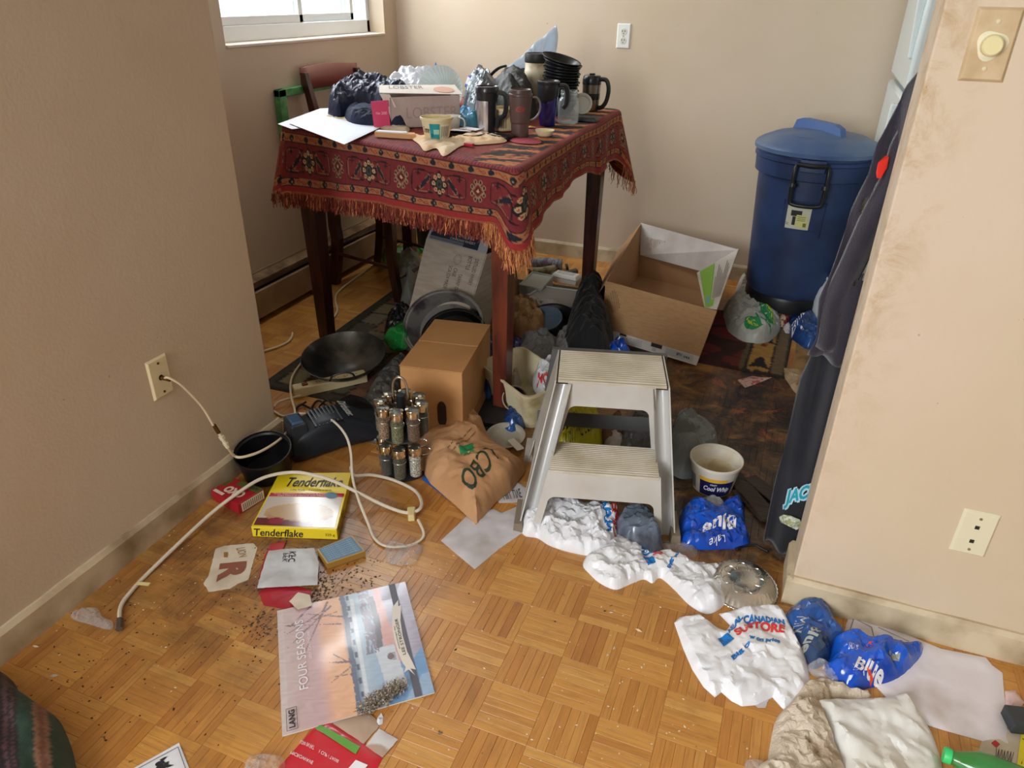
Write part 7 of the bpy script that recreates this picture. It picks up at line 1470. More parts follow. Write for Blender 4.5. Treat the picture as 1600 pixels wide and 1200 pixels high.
# ---------------- hanging sweater behind the partition end
EDG = [(0, .105), (.127, .101), (.234, .099), (.336, .101), (.525, .099), (.651, .119), (.747, .108), (.843, .121), (.947, .131), (1.03, .147), (1.10, .148), (1.15, .162), (1.21, .180), (1.26, .205), (1.45, .25)]
def hood(i, j):
    z = .012+1.42*j; xl_ = float(np.interp(z, [e[0] for e in EDG], [e[1] for e in EDG])); xr_ = max(.34-.04*j, xl_+.02); x = xl_+(xr_-xl_)*i
    y = 1.748+.022*math.sin(x*70-z*3)*min(1, i*4)+.010*math.sin(x*120+z*5)-.02*math.cos(PI*i)*0; y -= .022*math.sin(min(1, i*3)*PI/2); return (x, y, z)
NU, NW = 50, 90; mb = MB(); vs = [hood(i/(NU-1), j/(NW-1)) for i in range(NU) for j in range(NW)]; fs = []
def torn(x, z): return .80+.012*math.sin(x*400) < z < 1.0-.01*math.sin(x*500) and x > .152+.008*math.sin(z*90)-.03*max(0, (z-.93)) and x < .25
for i in range(NU-1):
    for j in range(NW-1):
        x, y, z = vs[i*NW+j]
        if torn(x, z): continue
        fs.append((i*NW+j, (i+1)*NW+j, (i+1)*NW+j+1, i*NW+j+1))
M_fl = mat('charcoal_fleece', (46, 42, 56), .95, c2=(34, 32, 44), ns=9, bump=.25, bs=260, sheen=.25)
T = thing('sweater', 'long charcoal sweater with a turquoise-lettered hem hanging behind the end of the partition wall', 'clothing', Vector((.2, 1.74, .012)))
up_ = [f for f in fs if vs[f[0]][2] > .60]; lo_ = [f for f in fs if vs[f[0]][2] <= .615]
part('fabric', MB().add([(p[0]-(.006 if p[0] < .2 else 0), p[1]-.008, p[2]) for p in vs], up_), M_fl, T, thick=.005, sharp=0)
part('lower_fabric', mb.add(vs, lo_), mat('navy_black_knit', (24, 26, 34), .95, c2=(30, 32, 42), ns=9, bump=.2, bs=300, sheen=.15), T, label='navy-black lower layer', thick=.005, sharp=0)
def fn(i, j):
    z = .63+.75*j; x = float(np.interp(z, [e[0] for e in EDG], [e[1] for e in EDG]))+.035+.05*(1-i)*0; a = PI*i
    return (x-.028+.056*i+.01*math.sin(z*7), 1.728-.030*math.sin(a)-.0, z)
part('sleeve', MB().grid(fn, 14, 40), M_fl, T, thick=.003, sharp=0)
mb = MB(); mb.tube([(.285, YRB, 1.46), (.285, 1.745, 1.46), (.285, 1.755, 1.475)], .004, 8); part('hook', mb, M_chrome, T)
def hoodpt(px, py):
    q = PY(px, py, 1.735); i = 0; return Vector((q.x, q.y, q.z))
def on(px, py, o=.0):
    q = PY(px, py, 1.735)
    for _ in range(4):
        xl_ = float(np.interp(q.z, [e[0] for e in EDG], [e[1] for e in EDG])); xr_ = .34-.04*(q.z-.012)/1.42; i = max(0, (q.x-xl_)/(xr_-xl_)); y = hood(i, (q.z-.012)/1.42)[1]; q = PY(px, py, y-.008-o)
    return q
def conf(mb, s_, quad, o=.001, **kw):
    q = [Vector((*p, 0)) for p in quad]; V, f_ = text_mesh(s_, kw.get('bold', 0), kw.get('shear', 0)); mb.add([on(*(q[0].lerp(q[1], u).lerp(q[3].lerp(q[2], u), v))[:2], o) for u, v in V], f_); return mb
def ppoly(mb, pts, o): mb.add([on(x, y, o) for x, y in pts], [tuple(range(len(pts)))]); return mb
mb = MB()
for dx, dy in ((-2.2, -1.2), (2, 1), (-2, 1.5), (0, -2), (1.5, 2.5)): conf(mb, 'JACKET', [(1224+dx, 795+dy), (1296+dx, 774+dy), (1302+dx, 748+dy), (1230+dx, 766+dy)], .001, bold=.05)
part('lettering_outline', mb, mat('pale_blue_print', (168, 206, 220), .6), T, smooth=False)
part('lettering', conf(MB(), 'JACKET', [(1224, 795), (1296, 774), (1302, 748), (1230, 766)], .003, bold=.03), mat('turquoise_print', (24, 150, 170), .6), T, smooth=False)
mb = MB(); ppoly(mb, [(1217, 808), (1224, 804), (1236, 806), (1250, 812), (1254, 824), (1244, 828), (1232, 822), (1220, 816)], .001); e_ = part('emblem', mb, mat('olive_emblem', (140, 146, 98), .6, c2=(200, 206, 196), ns=120), T, smooth=False)
mb = MB(); ppoly(mb, [(1369, 270), (1372, 254), (1384, 243), (1389, 245), (1386, 262), (1376, 279), (1370, 278)], .034); part('red_patch', mb, mat('bright_red_patch', (226, 50, 36), .6), T, smooth=False)
# ================================================================== foreground floor
def cardbox(name, label, cat, top, z, m, pull=None):
    """closed flat carton from its four top corners (pixels, at height z): back-left, back-right, front-right, front-left"""
    q = [F(x, y, z) for x, y in top]; c = sum(q, Vector())/4; T = thing(name, label, cat, Vector((c.x, c.y, 0)))
    lo = [p.xy.to_3d()+Vector((0, 0, .001)) for p in q]; body = part('carton', MB().hexa(lo[::-1]+q[::-1]), m, T, smooth=False, bevel=.0015); return T, body, q, lo
# pie shell box
T, body, q, lo = cardbox('pie_shell_box', 'yellow frozen pie shell box with black script lettering in front of the vacuum', 'box', [(436, 739), (549, 738), (526, 828), (392, 823)], .036, mat('egg_yellow_card', (236, 212, 34), .3, coat=.4))
tq = [q[3], q[2], q[1], q[0]]; fq = [lo[3], lo[2], q[2], q[3]]; rq = [lo[2], lo[1], q[1], q[2]]
mb = MB()
for k in range(10): quadpatch(mb, uvq(tq, .02, .03+.05*k, .97, .08+.05*k), off=.0004)
def pie(V):
    n = len(V); u, v = V[:, 0], V[:, 1]; col = np.tile(np.array(L((206, 198, 186))[:3]), (n, 1))
    blot(col, (u-.5)**2/.20+(v-.42)**2/.10 < 1, (188, 150, 108)); blot(col, (u-.5)**2/.17+(v-.46)**2/.065 < 1, (196, 168, 130)); blot(col, (v < .25-.18*u) & (u < .75), (106, 40, 52)); blot(col, (u-.25)**2+(v-.16)**2 < .010, (150, 40, 64))
    rim = (u-.5)**2/.19+(v-.42)**2/.095; blot(col, (rim > .86) & (rim < 1.04) & (v > .3) & (np.sin(np.arctan2(v-.42, u-.5)*44) > -.2), (214, 176, 116)); return col
g = [(i/40, j/40) for i in range(41) for j in range(41)]; P4 = [uvq(tq, .02, .03, .97, .56)[0].lerp(uvq(tq, .02, .03, .97, .56)[1], u).lerp(uvq(tq, .02, .03, .97, .56)[3].lerp(uvq(tq, .02, .03, .97, .56)[2], u), v)+Vector((0, 0, .0006)) for u, v in g]
mb = MB(); mb.add(P4, [(i*41+j, (i+1)*41+j, (i+1)*41+j+1, i*41+j+1) for i in range(40) for j in range(40)], 0, None, pie(np.array(g))); part('pie_picture', mb, mat('glossy_print', (200, 180, 150), .16, attr='Col', coat=.8), T, smooth=False)
mb = MB(); quadpatch(mb, [uvq(tq, .03, .535, .98, .60)[i] for i in range(4)], off=.0012); part('red_band', mb, mat('crimson_band', (188, 44, 56), .35), T, smooth=False)
mb = MB(); textq(mb, 'Tenderflake', uvq(tq, .18, .72, .92, .90), off=.0016, bold=.012, shear=.25); textq(mb, '2 Pie Shells - 2 croutes a tarte', uvq(tq, .26, .645, .80, .675), off=.0016); textq(mb, 'Tenderflake', uvq(fq, .03, .12, .60, .86), off=.0012, bold=.012, shear=.25); textq(mb, 'Tenderflake', uvq(rq, .04, .25, .40, .85), off=.0012, bold=.01, shear=.25)
textq(mb, 'KEEP FROZEN  GARDER CONGELE', uvq(tq, .05, .955, .45, .975), off=.0016); textq(mb, '225 g', uvq(fq, .86, .3, .97, .6), off=.0012); part('lettering', mb, mat('navy_black_ink', (34, 30, 48), .4), T, smooth=False)
mb = MB(); textq(mb, 'From Appetizers to Desserts & Dinners', uvq(tq, .08, .570, .80, .592), off=.002); textq(mb, 'Des Hors-d oeuvre aux Desserts', uvq(tq, .14, .542, .82, .562), off=.002); part('band_lettering', mb, mat('label_white', (0, 0, 0)), T, smooth=False)
mb = MB(); c = uvq(tq, .82, .56, 1, 1)[0]; mb.add([c+Vector((.019*math.cos(t), .013*math.sin(t), .0026)) for t in [2*PI*k/24 for k in range(24)]], [tuple(range(24))]); part('seal', mb, mat('steel_blue_ink', (72, 122, 150), .4), T, smooth=False)
# red stock cube box
T, body, q, lo = cardbox('stock_cube_box', 'small red and green stock cube box by the left baseboard', 'box', [(365, 746), (412, 764), (371, 789), (329, 766)], .036, mat('red_card', (166, 28, 42), .4))
tq = [q[3], q[2], q[1], q[0]]; rq = [lo[2], lo[1], q[1], q[2]]
mb = MB(); quadpatch(mb, uvq(tq, .30, .72, 1.0, .99), off=.0005); quadpatch(mb, uvq(tq, .02, .45, .12, .9), off=.0005); part('green_print', mb, mat('olive_green_ink', (84, 96, 40), .5), T, smooth=False)
mb = MB(); textq(mb, 'OXO', uvq(tq, .22, .22, .82, .58), off=.0008, bold=.06); quadpatch(mb, uvq(tq, .05, .03, .40, .16), off=.0008); quadpatch(mb, uvq(rq, .12, .08, .97, .92), off=.0006); part('white_print', mb, mat('warm_white_ink', (224, 208, 192), .5), T, smooth=False)
mb = MB()
for k in range(11): quadpatch(mb, uvq(rq, .18+.07*k, .18, .20+.07*k, .82), off=.0012)
textq(mb, 'SODIUM', uvq(tq, .50, .80, .92, .93), off=.0012); part('fine_print', mb, M_ink, T, smooth=False)
# flattened fast-food cartons
def flatcard(name, pxs, m, label, cat, z=0.0, seed=1, t=.0012, a1=.002, rag=.0008, sm=False, h=.001, s1=.1):
    S = Sheet([F(x, y, z)[:2] for x, y in pxs], z0=z, h=h, l=.01, a1=a1, s1=s1, a2=a1*.3, s2=.03, seed=seed, step=.007, sm=sm, rag=rag, lift=t); S.fc = (.035, a1*.9); o = solo(name, S.mesh(), m, label, cat, sharp=22); return S, o
M_card = mat('greasy_white_card', (214, 204, 186), .6, c2=(178, 160, 134), ns=9, lo=.5, hi=.75)
S, o = flatcard('burger_wrapper', [(337, 858), (352, 853), (396, 849), (402, 856), (388, 906), (372, 912), (360, 920), (326, 925), (318, 912), (326, 900)], M_card, 'flattened cream paper carton with a large brown letter R', 'carton', seed=3)
decal('big_letter', S, [('R', [(344, 882), (338, 911), (381, 905), (386, 878)][:4], .001, {'bold': .06})], mat('copper_ink', (138, 84, 66), .5), o)
decal('lettering', S, [('LION', [(369, 858), (374, 872), (386, 870), (383, 856)], .001), ('|', [(350, 864), (356, 864), (356, 872), (350, 872)], .001)], mat('ochre_ink', (150, 112, 50), .5), o)
S, o = flatcard('chicken_box', [(404, 926), (412, 946), (462, 954), (488, 944), (486, 922), (450, 914), (420, 916)], mat('carton_red_card', (176, 40, 52), .5, c2=(160, 30, 42), ns=8), 'crumpled red cardboard flap under the creased white carton', 'carton', seed=5, a1=.004)
flatcard('card_scrap', [(452, 940), (466, 926), (484, 930), (488, 946), (466, 953)], M_card, 'grease-stained white card corner on the red cardboard flap', 'card', z=.009, seed=6)
S, o = flatcard('chicken_box', [(420, 861), (448, 858), (491, 857), (498, 880), (496, 914), (460, 916), (402, 919), (408, 896)], mat('creased_white_card', (206, 210, 214), .5, c2=(184, 184, 186), ns=9), 'creased white carton with black sideways lettering next to the letter R carton', 'carton', z=.010, seed=7, a1=.004)
decal('lettering', S, [('KFC', [(463, 863), (461, 879), (450, 879), (452, 863)][:4], .012, {'bold': .01}), ('PFK', [(451, 866), (449, 879), (441, 879), (443, 866)], .012)], M_ink, o)
flatcard('card_scrap', [(414, 868), (424, 850), (446, 846), (440, 868), (420, 900), (404, 905)], mat('carton_red_card', (0, 0, 0)), 'red cardboard edge sticking out left of the creased white carton', 'card', z=.004, seed=9)
# small blue deck box
T, body, q, lo = cardbox('card_deck_box', 'small blue patterned box with gold edges below the yellow box', 'box', [(495, 858), (550, 836), (571, 861), (511, 881)], .020, mat('gold_edge_card', (176, 140, 70), .4, .3))
tq = [q[3], q[2], q[1], q[0]]; mb = MB(); quadpatch(mb, uvq(tq, .04, .05, .96, .95), off=.0006); pr = part('blue_face', mb, mat('dusty_blue_card', (96, 132, 164), .5), T, smooth=False)
mb = MB()
for k in range(7): textq(mb, 'NPKRSTAEOWMBX', uvq(tq, .10, .12+.11*k, .90, .20+.11*k), off=.0012)
part('pattern', mb, mat('pale_blue_ink', (170, 196, 212), .5), pr, smooth=False)
# wall calendar
cb = [F(679, 1082, .004), F(633, 909, .004), F(433, 955, .004), F(441, 1150, .004)]; c = sum(cb, Vector())/4
T = thing('wall_calendar', 'square wall calendar with a winter sunset landscape cover lying on the floor', 'calendar', Vector((c.x, c.y, 0)))
part('pages', MB().hexa([p.xy.to_3d()+Vector((0, 0, .001)) for p in cb]+[p.copy() for p in cb]), mat('page_edges', (216, 214, 208), .6), T, smooth=False)
def cal(u, v):
    n = len(u); X3 = np.c_[u, v, u*0]; w1 = .03*fold(X3, 3, .25, 4); w2 = .02*fold(X3, 5, .08, 4)
    stops = [(0, (158, 152, 172)), (.10, (176, 172, 192)), (.18, (206, 160, 156)), (.26, (206, 150, 146)), (.30, (150, 176, 204)), (.38, (160, 184, 206)), (.46, (176, 190, 204)), (.50, (110, 130, 156)), (.53, (224, 174, 134)), (.66, (222, 172, 140)), (.74, (196, 164, 168)), (.86, (196, 170, 170)), (1, (204, 188, 188))]
    vv = np.clip(v+w1, 0, 1); xs = [a for a, _ in stops]; col = np.stack([np.interp(vv, xs, [L(c_)[k] for _, c_ in stops]) for k in range(3)], 1)
    blot(col, (u < .30) & (v < .26+w1), (120, 158, 196)); blot(col, (u < .38-v) & (v < .30) & (v+u*.8 > .15), (112, 156, 200)); blot(col, (u < .16) & (v < .20-u+w2), (150, 178, 206))
    blot(col, (u > .62) & (v < .20+w1), (170, 168, 190)); blot(col, (np.abs(v-.27-.1*(u-.5)) < .07) & (u < .45) & (u > .1), (198, 206, 216)); m = (np.abs(v-.345-w1) < .05) & (u > .42) & (fold(X3, 8, .05, 4) > -.2); blot(col, m, (126, 118, 136)); m = (np.abs(v-.29-w1) < .022) & (u > .45) & (u < .93); blot(col, m, (92, 92, 104))
    blot(col, (np.abs(v-.505-w2*.5) < .018), (96, 108, 130)); blot(col, (np.abs(v-.47) < .012) & (np.sin(u*60) > .2), (86, 92, 112)); blot(col, (np.abs(v-.44) < .012) & (u < .95), (206, 214, 222))
    for (u0, v0, du, dv, wd) in [(.93, .60, -.30, .35, .006), (.90, .66, -.15, .30, .006), (.98, .62, -.45, .22, .008), (.86, .56, -.05, .38, .005), (.80, .52, .12, .30, .006), (.40, .50, .05, .22, .008), (.42, .55, .12, .12, .005), (.36, .52, -.08, .14, .005), (.97, .75, -.2, .22, .005), (.74, .54, .1, .4, .004), (.30, .50, .02, .16, .005)]:
        t = ((u-u0)*du+(v-v0)*dv)/(du*du+dv*dv); d = np.abs((u-u0)*dv-(v-v0)*du)/math.hypot(du, dv)+.006*fold(X3, 9, .06, 3); blot(col, (t > 0) & (t < 1) & (d < wd*(1.1-t)), (112, 90, 98))
    blot(col, ((u-.36)/.030)**2+((v-.235)/.022)**2 < 1, (120, 96, 104)); blot(col, (np.abs(u-.36) < .035) & (np.abs(v-.21) < .012) & (np.sin(u*500) > .3), (110, 90, 98))
    blot(col, (v > .955), (206, 192, 190)); return np.clip(col*(1+.10*fold(X3, 2, .03, 4)[:, None]), 0, 1)
n_ = 150; g = np.array([(i/(n_-1), j/(n_-1)) for i in range(n_) for j in range(n_)]); A = [np.array(tuple(p)) for p in cb]
Pg = (A[0][None]*(1-g[:, :1])+A[1][None]*g[:, :1])*(1-g[:, 1:])+(A[3][None]*(1-g[:, :1])+A[2][None]*g[:, :1])*g[:, 1:]; Pg[:, 2] += .0006+.0012*np.clip(fold(np.c_[g, g[:, 0]*0], 5, .6, 2), 0, 1)
mb = MB(); mb.add([tuple(p) for p in Pg], [(i*n_+j, (i+1)*n_+j, (i+1)*n_+j+1, i*n_+j+1) for i in range(n_-1) for j in range(n_-1)], 0, None, cal(g[:, 0], g[:, 1])); cov = part('cover', mb, mat('satin_cover', (180, 170, 170), .28, attr='Col', coat=.5), T)
mb = MB(); quadpatch(mb, uvq(cb, .0, .085, 1, .135), off=.0022); part('grey_bar', mb, mat('slate_print', (92, 92, 104), .4), cov, smooth=False)
mb = MB(); rib = [(.16, .10), (.22, .12), (.20, .085), (.26, .095), (.36, .115), (.50, .12), (.64, .11), (.72, .09), (.78, .075), (.77, .10), (.83, .09), (.79, .13), (.74, .155), (.62, .175), (.50, .185), (.38, .18), (.28, .165), (.24, .15), (.20, .17), (.215, .135)]; mb.add([uvq(cb, u, v, 1, 1)[0]+Vector((0, 0, .0026)) for u, v in rib], [tuple(range(len(rib)))]); rb = part('ribbon', mb, mat('parchment', (226, 220, 210), .5), cov, smooth=False)
mb = MB(); textq(mb, 'LEE STRONGER', uvq(cb, .34, .128, .66, .150), off=.0034); textq(mb, 'paintings by', uvq(cb, .40, .158, .60, .170), off=.0034); textq(mb, 'LANG', uvq(cb, .03, .915, .155, .955), off=.003, bold=.03); part('dark_lettering', mb, M_ink, rb, smooth=False)
mb = MB()
for a in ((.015, .90, .17, .903), (.015, .967, .17, .97), (.015, .90, .018, .97), (.167, .90, .17, .97)): quadpatch(mb, uvq(cb, *a), off=.003)
part('logo_frame', mb, M_ink, cov, smooth=False)
mb = MB(); textq(mb, 'FOUR SEASONS', uvq(cb, .28, .815, .86, .875), off=.0028); textq(mb, '2021 CALENDAR', uvq(cb, .50, .775, .74, .793), off=.0028); part('title_lettering', mb, mat('label_white', (0, 0, 0)), cov, smooth=False)
# dust clump on the calendar
rg = random.Random(21); mb = MB(); a_, b_ = F(568, 1108, .012), F(628, 1070, .012)
for k in range(900):
    t = rg.random(); p = a_.lerp(b_, t)+Vector((rg.gauss(0, .008), rg.gauss(0, .007), 0)); p.z = .008+abs(rg.gauss(0, .007)); d = Vector((rg.uniform(-1, 1), rg.uniform(-1, 1), rg.uniform(-.4, .6))).normalized(); s_ = d.cross(Vector((0, 0, 1))).normalized()*rg.uniform(.0006, .0022); ln = rg.uniform(.004, .016); mb.add([p-s_, p+s_, p+d*ln+s_*.3, p+d*ln-s_*.3], [(0, 1, 2, 3)])
solo('dust_clump', mb, mat('lint', (122, 112, 98), .95, c2=(196, 186, 172), ns=200, lo=.5, hi=.6), 'fuzzy grey-brown clump of lint lying on the calendar', 'dust', kind='stuff', smooth=False)
# red and green box, bottom edge of the picture
S, o = flatcard('food_carton', [(492, 1136), (514, 1128), (570, 1162), (598, 1184), (575, 1230), (520, 1290), (400, 1240)], mat('scarlet_card', (196, 30, 44), .4, coat=.3), 'opened red food carton with a green band at the bottom of the picture', 'carton', seed=12, a1=.0015, rag=0, h=.004)
decal('green_band', S, [(None, [(492, 1139), (500, 1133), (563, 1168), (556, 1180)], .003)], mat('grass_green_ink', (96, 158, 60), .4), o)
decal('lettering', S, [('CHICKEN-POULET', [(526, 1157), (555, 1175), (558, 1169), (530, 1152)], .005, {'bold': .02}), ('RICE-RIZ', [(495, 1141), (512, 1150), (515, 1144), (499, 1136)], .005), ('LOW IN FAT', [(470, 1155), (492, 1166), (490, 1172), (468, 1161)], .005), ('1 CUP / TASSE', [(500, 1172), (530, 1188), (528, 1192), (498, 1177)], .005), ('MICROWAVE', [(455, 1172), (490, 1190), (488, 1195), (453, 1177)], .005), (None, [(556, 1188), (575, 1196), (560, 1215), (540, 1206)], .004)], mat('label_white', (0, 0, 0)), o)
flatcard('carton_flap', [(520, 1130), (577, 1115), (588, 1125), (592, 1136), (568, 1163)], mat('raw_cardboard', (176, 152, 132), .8), 'grey-brown inner flap of the red food carton', 'carton', seed=13, h=.003, z=.001)
flatcard('carton_flap', [(592, 1139), (622, 1156), (598, 1184), (571, 1166)], mat('white_card_flap', (206, 204, 204), .5, c2=(170, 146, 130), ns=7, lo=.5, hi=.55), 'white end flap of the red food carton', 'carton', seed=14, h=.003, z=.001)
flatcard('paint_flake', [(587, 1130), (590, 1122), (596, 1114), (599, 1122), (598, 1131), (592, 1134)], M_paper, 'curled white flake by the corner of the calendar', 'flake', seed=15, h=.006, a1=.003)
S, o = flatcard('printed_sheet', [(205, 1203), (280, 1161), (300, 1212), (230, 1250)], M_paper, 'white sheet with a black ornamental drawing at the bottom left', 'paper', seed=16, rag=0, a1=.001)
mb = MB(); ring2 = [(213, 1202), (278, 1167), (293, 1209), (230, 1243)]
for i in range(4):
    a, b2 = F(*ring2[i], .004), F(*ring2[(i+1) % 4], .004); mb.tube([a, b2], .0006, 4)
part('border_line', mb, M_ink, o)
decal('drawing', S, [('&', [(246, 1206), (272, 1196), (262, 1184), (238, 1194)], .003, {'bold': .08}), (None, [(249, 1188), (256, 1184), (262, 1182), (254, 1190)], .003)], M_ink, o)
# upholstered edge bottom-left
def strp(V):
    P = V; n = len(V); col = np.tile(np.array(L((42, 70, 58))[:3]), (n, 1)); p0, p1 = F(50, 1092, .10), F(70, 1204, .10); d = (p1-p0).normalized(); nn = np.array([-d.y, d.x]); nn = nn if nn[0] > 0 else -nn
    s_ = (P-np.array([p0.x, p0.y]))@nn+.004*np.sin(P[:, 1]*30)
    blot(col, np.abs(s_) < .0100, (150, 108, 86)); blot(col, np.abs(s_) < .0045, (122, 82, 64)); blot(col, s_ < -.033, (38, 32, 36)); blot(col, (np.abs(s_+.05) < .003) | (np.abs(s_+.040) < .002), (92, 62, 68)); blot(col, s_ > .050, (28, 38, 42)); return np.clip(col*(1+.15*fold(np.c_[V, V[:, 0]*0], 3, .01, 3)[:, None]), 0, 1)
S = Sheet([F(x, y, .02)[:2] for x, y in ((-4, 1052), (30, 1076), (66, 1100), (88, 1116), (104, 1148), (113, 1180), (118, 1230), (60, 1300), (-120, 1300), (-140, 1120))], z0=.0, h=.10, l=.03, a1=.012, s1=.2, a2=.002, s2=.03, seed=18, step=.006, low=.8)
solo('striped_cushion', S.mesh(cfn=strp), mat('striped_upholstery', (40, 60, 50), .85, attr='Col', bump=.2, bs=400, sheen=.1), 'dark green striped cushion edge in the bottom left corner', 'cushion', sharp=0)
# clear wrappers
M_cel = mat('cellophane', (214, 210, 208), .08, alpha=.16, fa=.4, bump=.5, bs=60, spec=.9)
fsheet('plastic_wrap', [(602, 856), (614, 850), (640, 856), (660, 854), (656, 870), (644, 882), (608, 880)], .022, .012, M_cel, 'crumpled clear plastic wrapper under the loop of white cord', 'wrapper', 101, .012, .04, .006, .015, step=.005)
fsheet('plastic_wrap', [(112, 966), (118, 954), (150, 950), (160, 964), (176, 972), (172, 984), (134, 974)], .010, .012, M_cel, 'clear plastic scrap beside the grey cable end near the left wall', 'wrapper', 102, .008, .04, .004, .015, step=.005)
fsheet('plastic_wrap', [(384, 1192), (398, 1180), (430, 1180), (446, 1190), (440, 1212), (390, 1215)], .014, .012, M_cel, 'clear plastic scrap left of the red food carton', 'wrapper', 103, .01, .04, .005, .015, step=.005)
fsheet('plastic_wrap', [(1262, 1048), (1266, 1036), (1290, 1034), (1312, 1060), (1306, 1074), (1284, 1064)], .02, .012, M_clr, 'clear wrap between the largest store bag and the blue milk bag', 'wrapper', 104, .012, .04, .005, .015, step=.005)
# torn white sheet left of the bags
fsheet('paper_sheet', [(689, 845), (716, 820), (742, 794), (748, 798), (772, 796), (784, 802), (812, 790), (826, 826), (780, 858), (742, 890), (716, 868)], .003, .01, M_papd, 'large torn white sheet of paper left of the store bags', 'paper', 105, .006, .16, .001, .03, step=.01, sm=False)
# ---------------- store bags
M_sb = mat('store_bag_plastic', (244, 247, 252), .36, c2=(236, 239, 245), ns=5, transl=.07, bump=.2, crease=24)
M_sblue = mat('store_blue_ink', (14, 120, 200), .35); M_sred = mat('store_red_ink', (222, 66, 62), .35)
S1, o = fsheet('store_bag', [(812, 818), (818, 800), (838, 786), (872, 782), (904, 786), (948, 788), (968, 798), (970, 816), (964, 838), (952, 856), (928, 864), (892, 858), (860, 848), (840, 836), (820, 832)], .045, .02, M_sb, 'white store bag bunched against the foot of the step stool', 'bag', 111, .024, .09, .009, .04, step=.0055, z=.012, z0=0, fc=(.034, .024))
decal('blue_print', S1, [('NADI', [(947, 826), (938, 780), (950, 779), (960, 822)], .05, {'bold': .05})], M_sblue, o); decal('red_print', S1, [('SUPER', [(962, 836), (952, 782), (964, 780), (974, 828)], .05, {'bold': .05})], M_sred, o)
S2, o = fsheet('store_bag', [(911, 880), (920, 864), (944, 852), (958, 842), (968, 828), (996, 838), (1018, 852), (1046, 862), (1076, 874), (1112, 880), (1136, 894), (1140, 916), (1132, 942), (1106, 956), (1078, 942), (1054, 918), (1032, 900), (1020, 908), (1006, 902), (984, 910), (962, 918), (938, 908), (922, 894)], .022, .018, M_sb, 'long flat white store bag with a knotted middle left of the foil plate', 'bag', 113, .016, .10, .008, .04, step=.0055, z=.008, z0=0, fc=(.042, .018))
decal('blue_print', S2, [('REAL', [(1004, 868), (1002, 852), (1018, 851), (1022, 864)], .02, {'bold': .05}), (None, [(1004, 872), (1018, 870), (1024, 882), (1012, 886)], .02), ('Big on', [(1040, 888), (1056, 866), (1062, 870), (1046, 892)], .02, {'bold': .04})], M_sblue, o); decal('red_print', S2, [('SU', [(1020, 870), (1018, 860), (1034, 862), (1036, 872)], .02, {'bold': .05}), ('x', [(1008, 880), (1014, 872), (1020, 878), (1014, 884)], .022, {'bold': .05})], M_sred, o)
S3, o = fsheet('store_bag', [(1054, 970), (1062, 962), (1094, 957), (1118, 976), (1134, 984), (1142, 974), (1124, 956), (1150, 950), (1166, 946), (1200, 941), (1218, 944), (1230, 962), (1244, 990), (1258, 1018), (1266, 1056), (1262, 1078), (1246, 1092), (1226, 1106), (1208, 1086), (1184, 1098), (1160, 1100), (1144, 1092), (1128, 1078), (1118, 1086), (1100, 1070), (1082, 1042), (1068, 1010)], .014, .02, M_sb, 'largest white store bag printed in blue and red, spread open on the floor', 'bag', 115, .012, .12, .006, .045, step=.0055, z=.008, z0=0, sm=False, fc=(.055, .016))
k = {'bold': .05}
decal('blue_print', S3, [('REAL', [(1140, 986), (1162, 962), (1158, 954), (1137, 976)], .03, k), ('CANADIAN', [(1163, 967), (1228, 973), (1226, 963), (1163, 957)], .03, dict(k, arc=.25)), (None, [(1131, 1008), (1148, 995), (1138, 985), (1123, 992)], .03), ('Big o', [(1148, 1032), (1174, 1008), (1168, 1000), (1142, 1024)], .03, k), ('w on price', [(1170, 1000), (1218, 1008), (1220, 998), (1171, 990)], .03, k)], M_sblue, o)
decal('red_print', S3, [('SU', [(1153, 992), (1170, 984), (1166, 972), (1146, 980)], .03, k), ('STORE', [(1168, 981), (1226, 988), (1228, 974), (1168, 966)], .03, dict(k, arc=.2))], M_sred, o)
flatcard('paper_scrap', [(1176, 1098), (1204, 1086), (1196, 1106), (1184, 1106)], M_papd, 'corner of white paper poking out under the largest store bag', 'paper', seed=44)
S4, o = fsheet('plastic_bag', [(1262, 1102), (1280, 1090), (1330, 1088), (1380, 1086), (1414, 1082), (1428, 1096), (1446, 1122), (1462, 1152), (1474, 1210), (1440, 1260), (1350, 1270), (1322, 1200), (1300, 1150), (1282, 1124)], .022, .02, mat('heavy_white_plastic', (232, 234, 232), .3, c2=(214, 212, 200), ns=4, transl=.07, bump=.2, crease=18), 'plain white plastic bag at the bottom right of the picture', 'bag', 117, .010, .14, .005, .05, step=.006, z=.01, z0=0, fc=(.065, .017))
# foil pie plate, upside down
c = F(1161, 908, .02); T = thing('foil_pie_plate', 'upturned aluminium foil pie plate by the end of the partition wall', 'plate', c.xy.to_3d()); M = Matrix.Translation(c.xy.to_3d()+Vector((0, 0, .004)))@Matrix.Rotation(math.radians(3), 4, 'X')
M_foil = mat('crinkled_foil', (214, 212, 206), .26, 1, bump=.08, bs=120)
part('plate', MB(M).lathe([(0, .026), (.030, .026), (.032, .0275), (.058, .0275), (.060, .0255), (.068, .0265), (.083, .003), (.088, .002), (.089, .005), (.090, .001)], 160, wob=lambda a, z: 1+(.014*math.sin(a*40) if z < .02 else 0)), M_foil, T, sharp=0)
for k in range(7):
    a0 = 2*PI*k/7; mb = MB(M); mb.tube([((.032+.024*math.sin(t))*math.cos(a0+.36*math.cos(t)), (.032+.024*math.sin(t))*math.sin(a0+.36*math.cos(t)), .0282) for t in [PI*i/12 for i in range(13)]], .0011, 5); part('petal_rib', mb, M_foil, T)
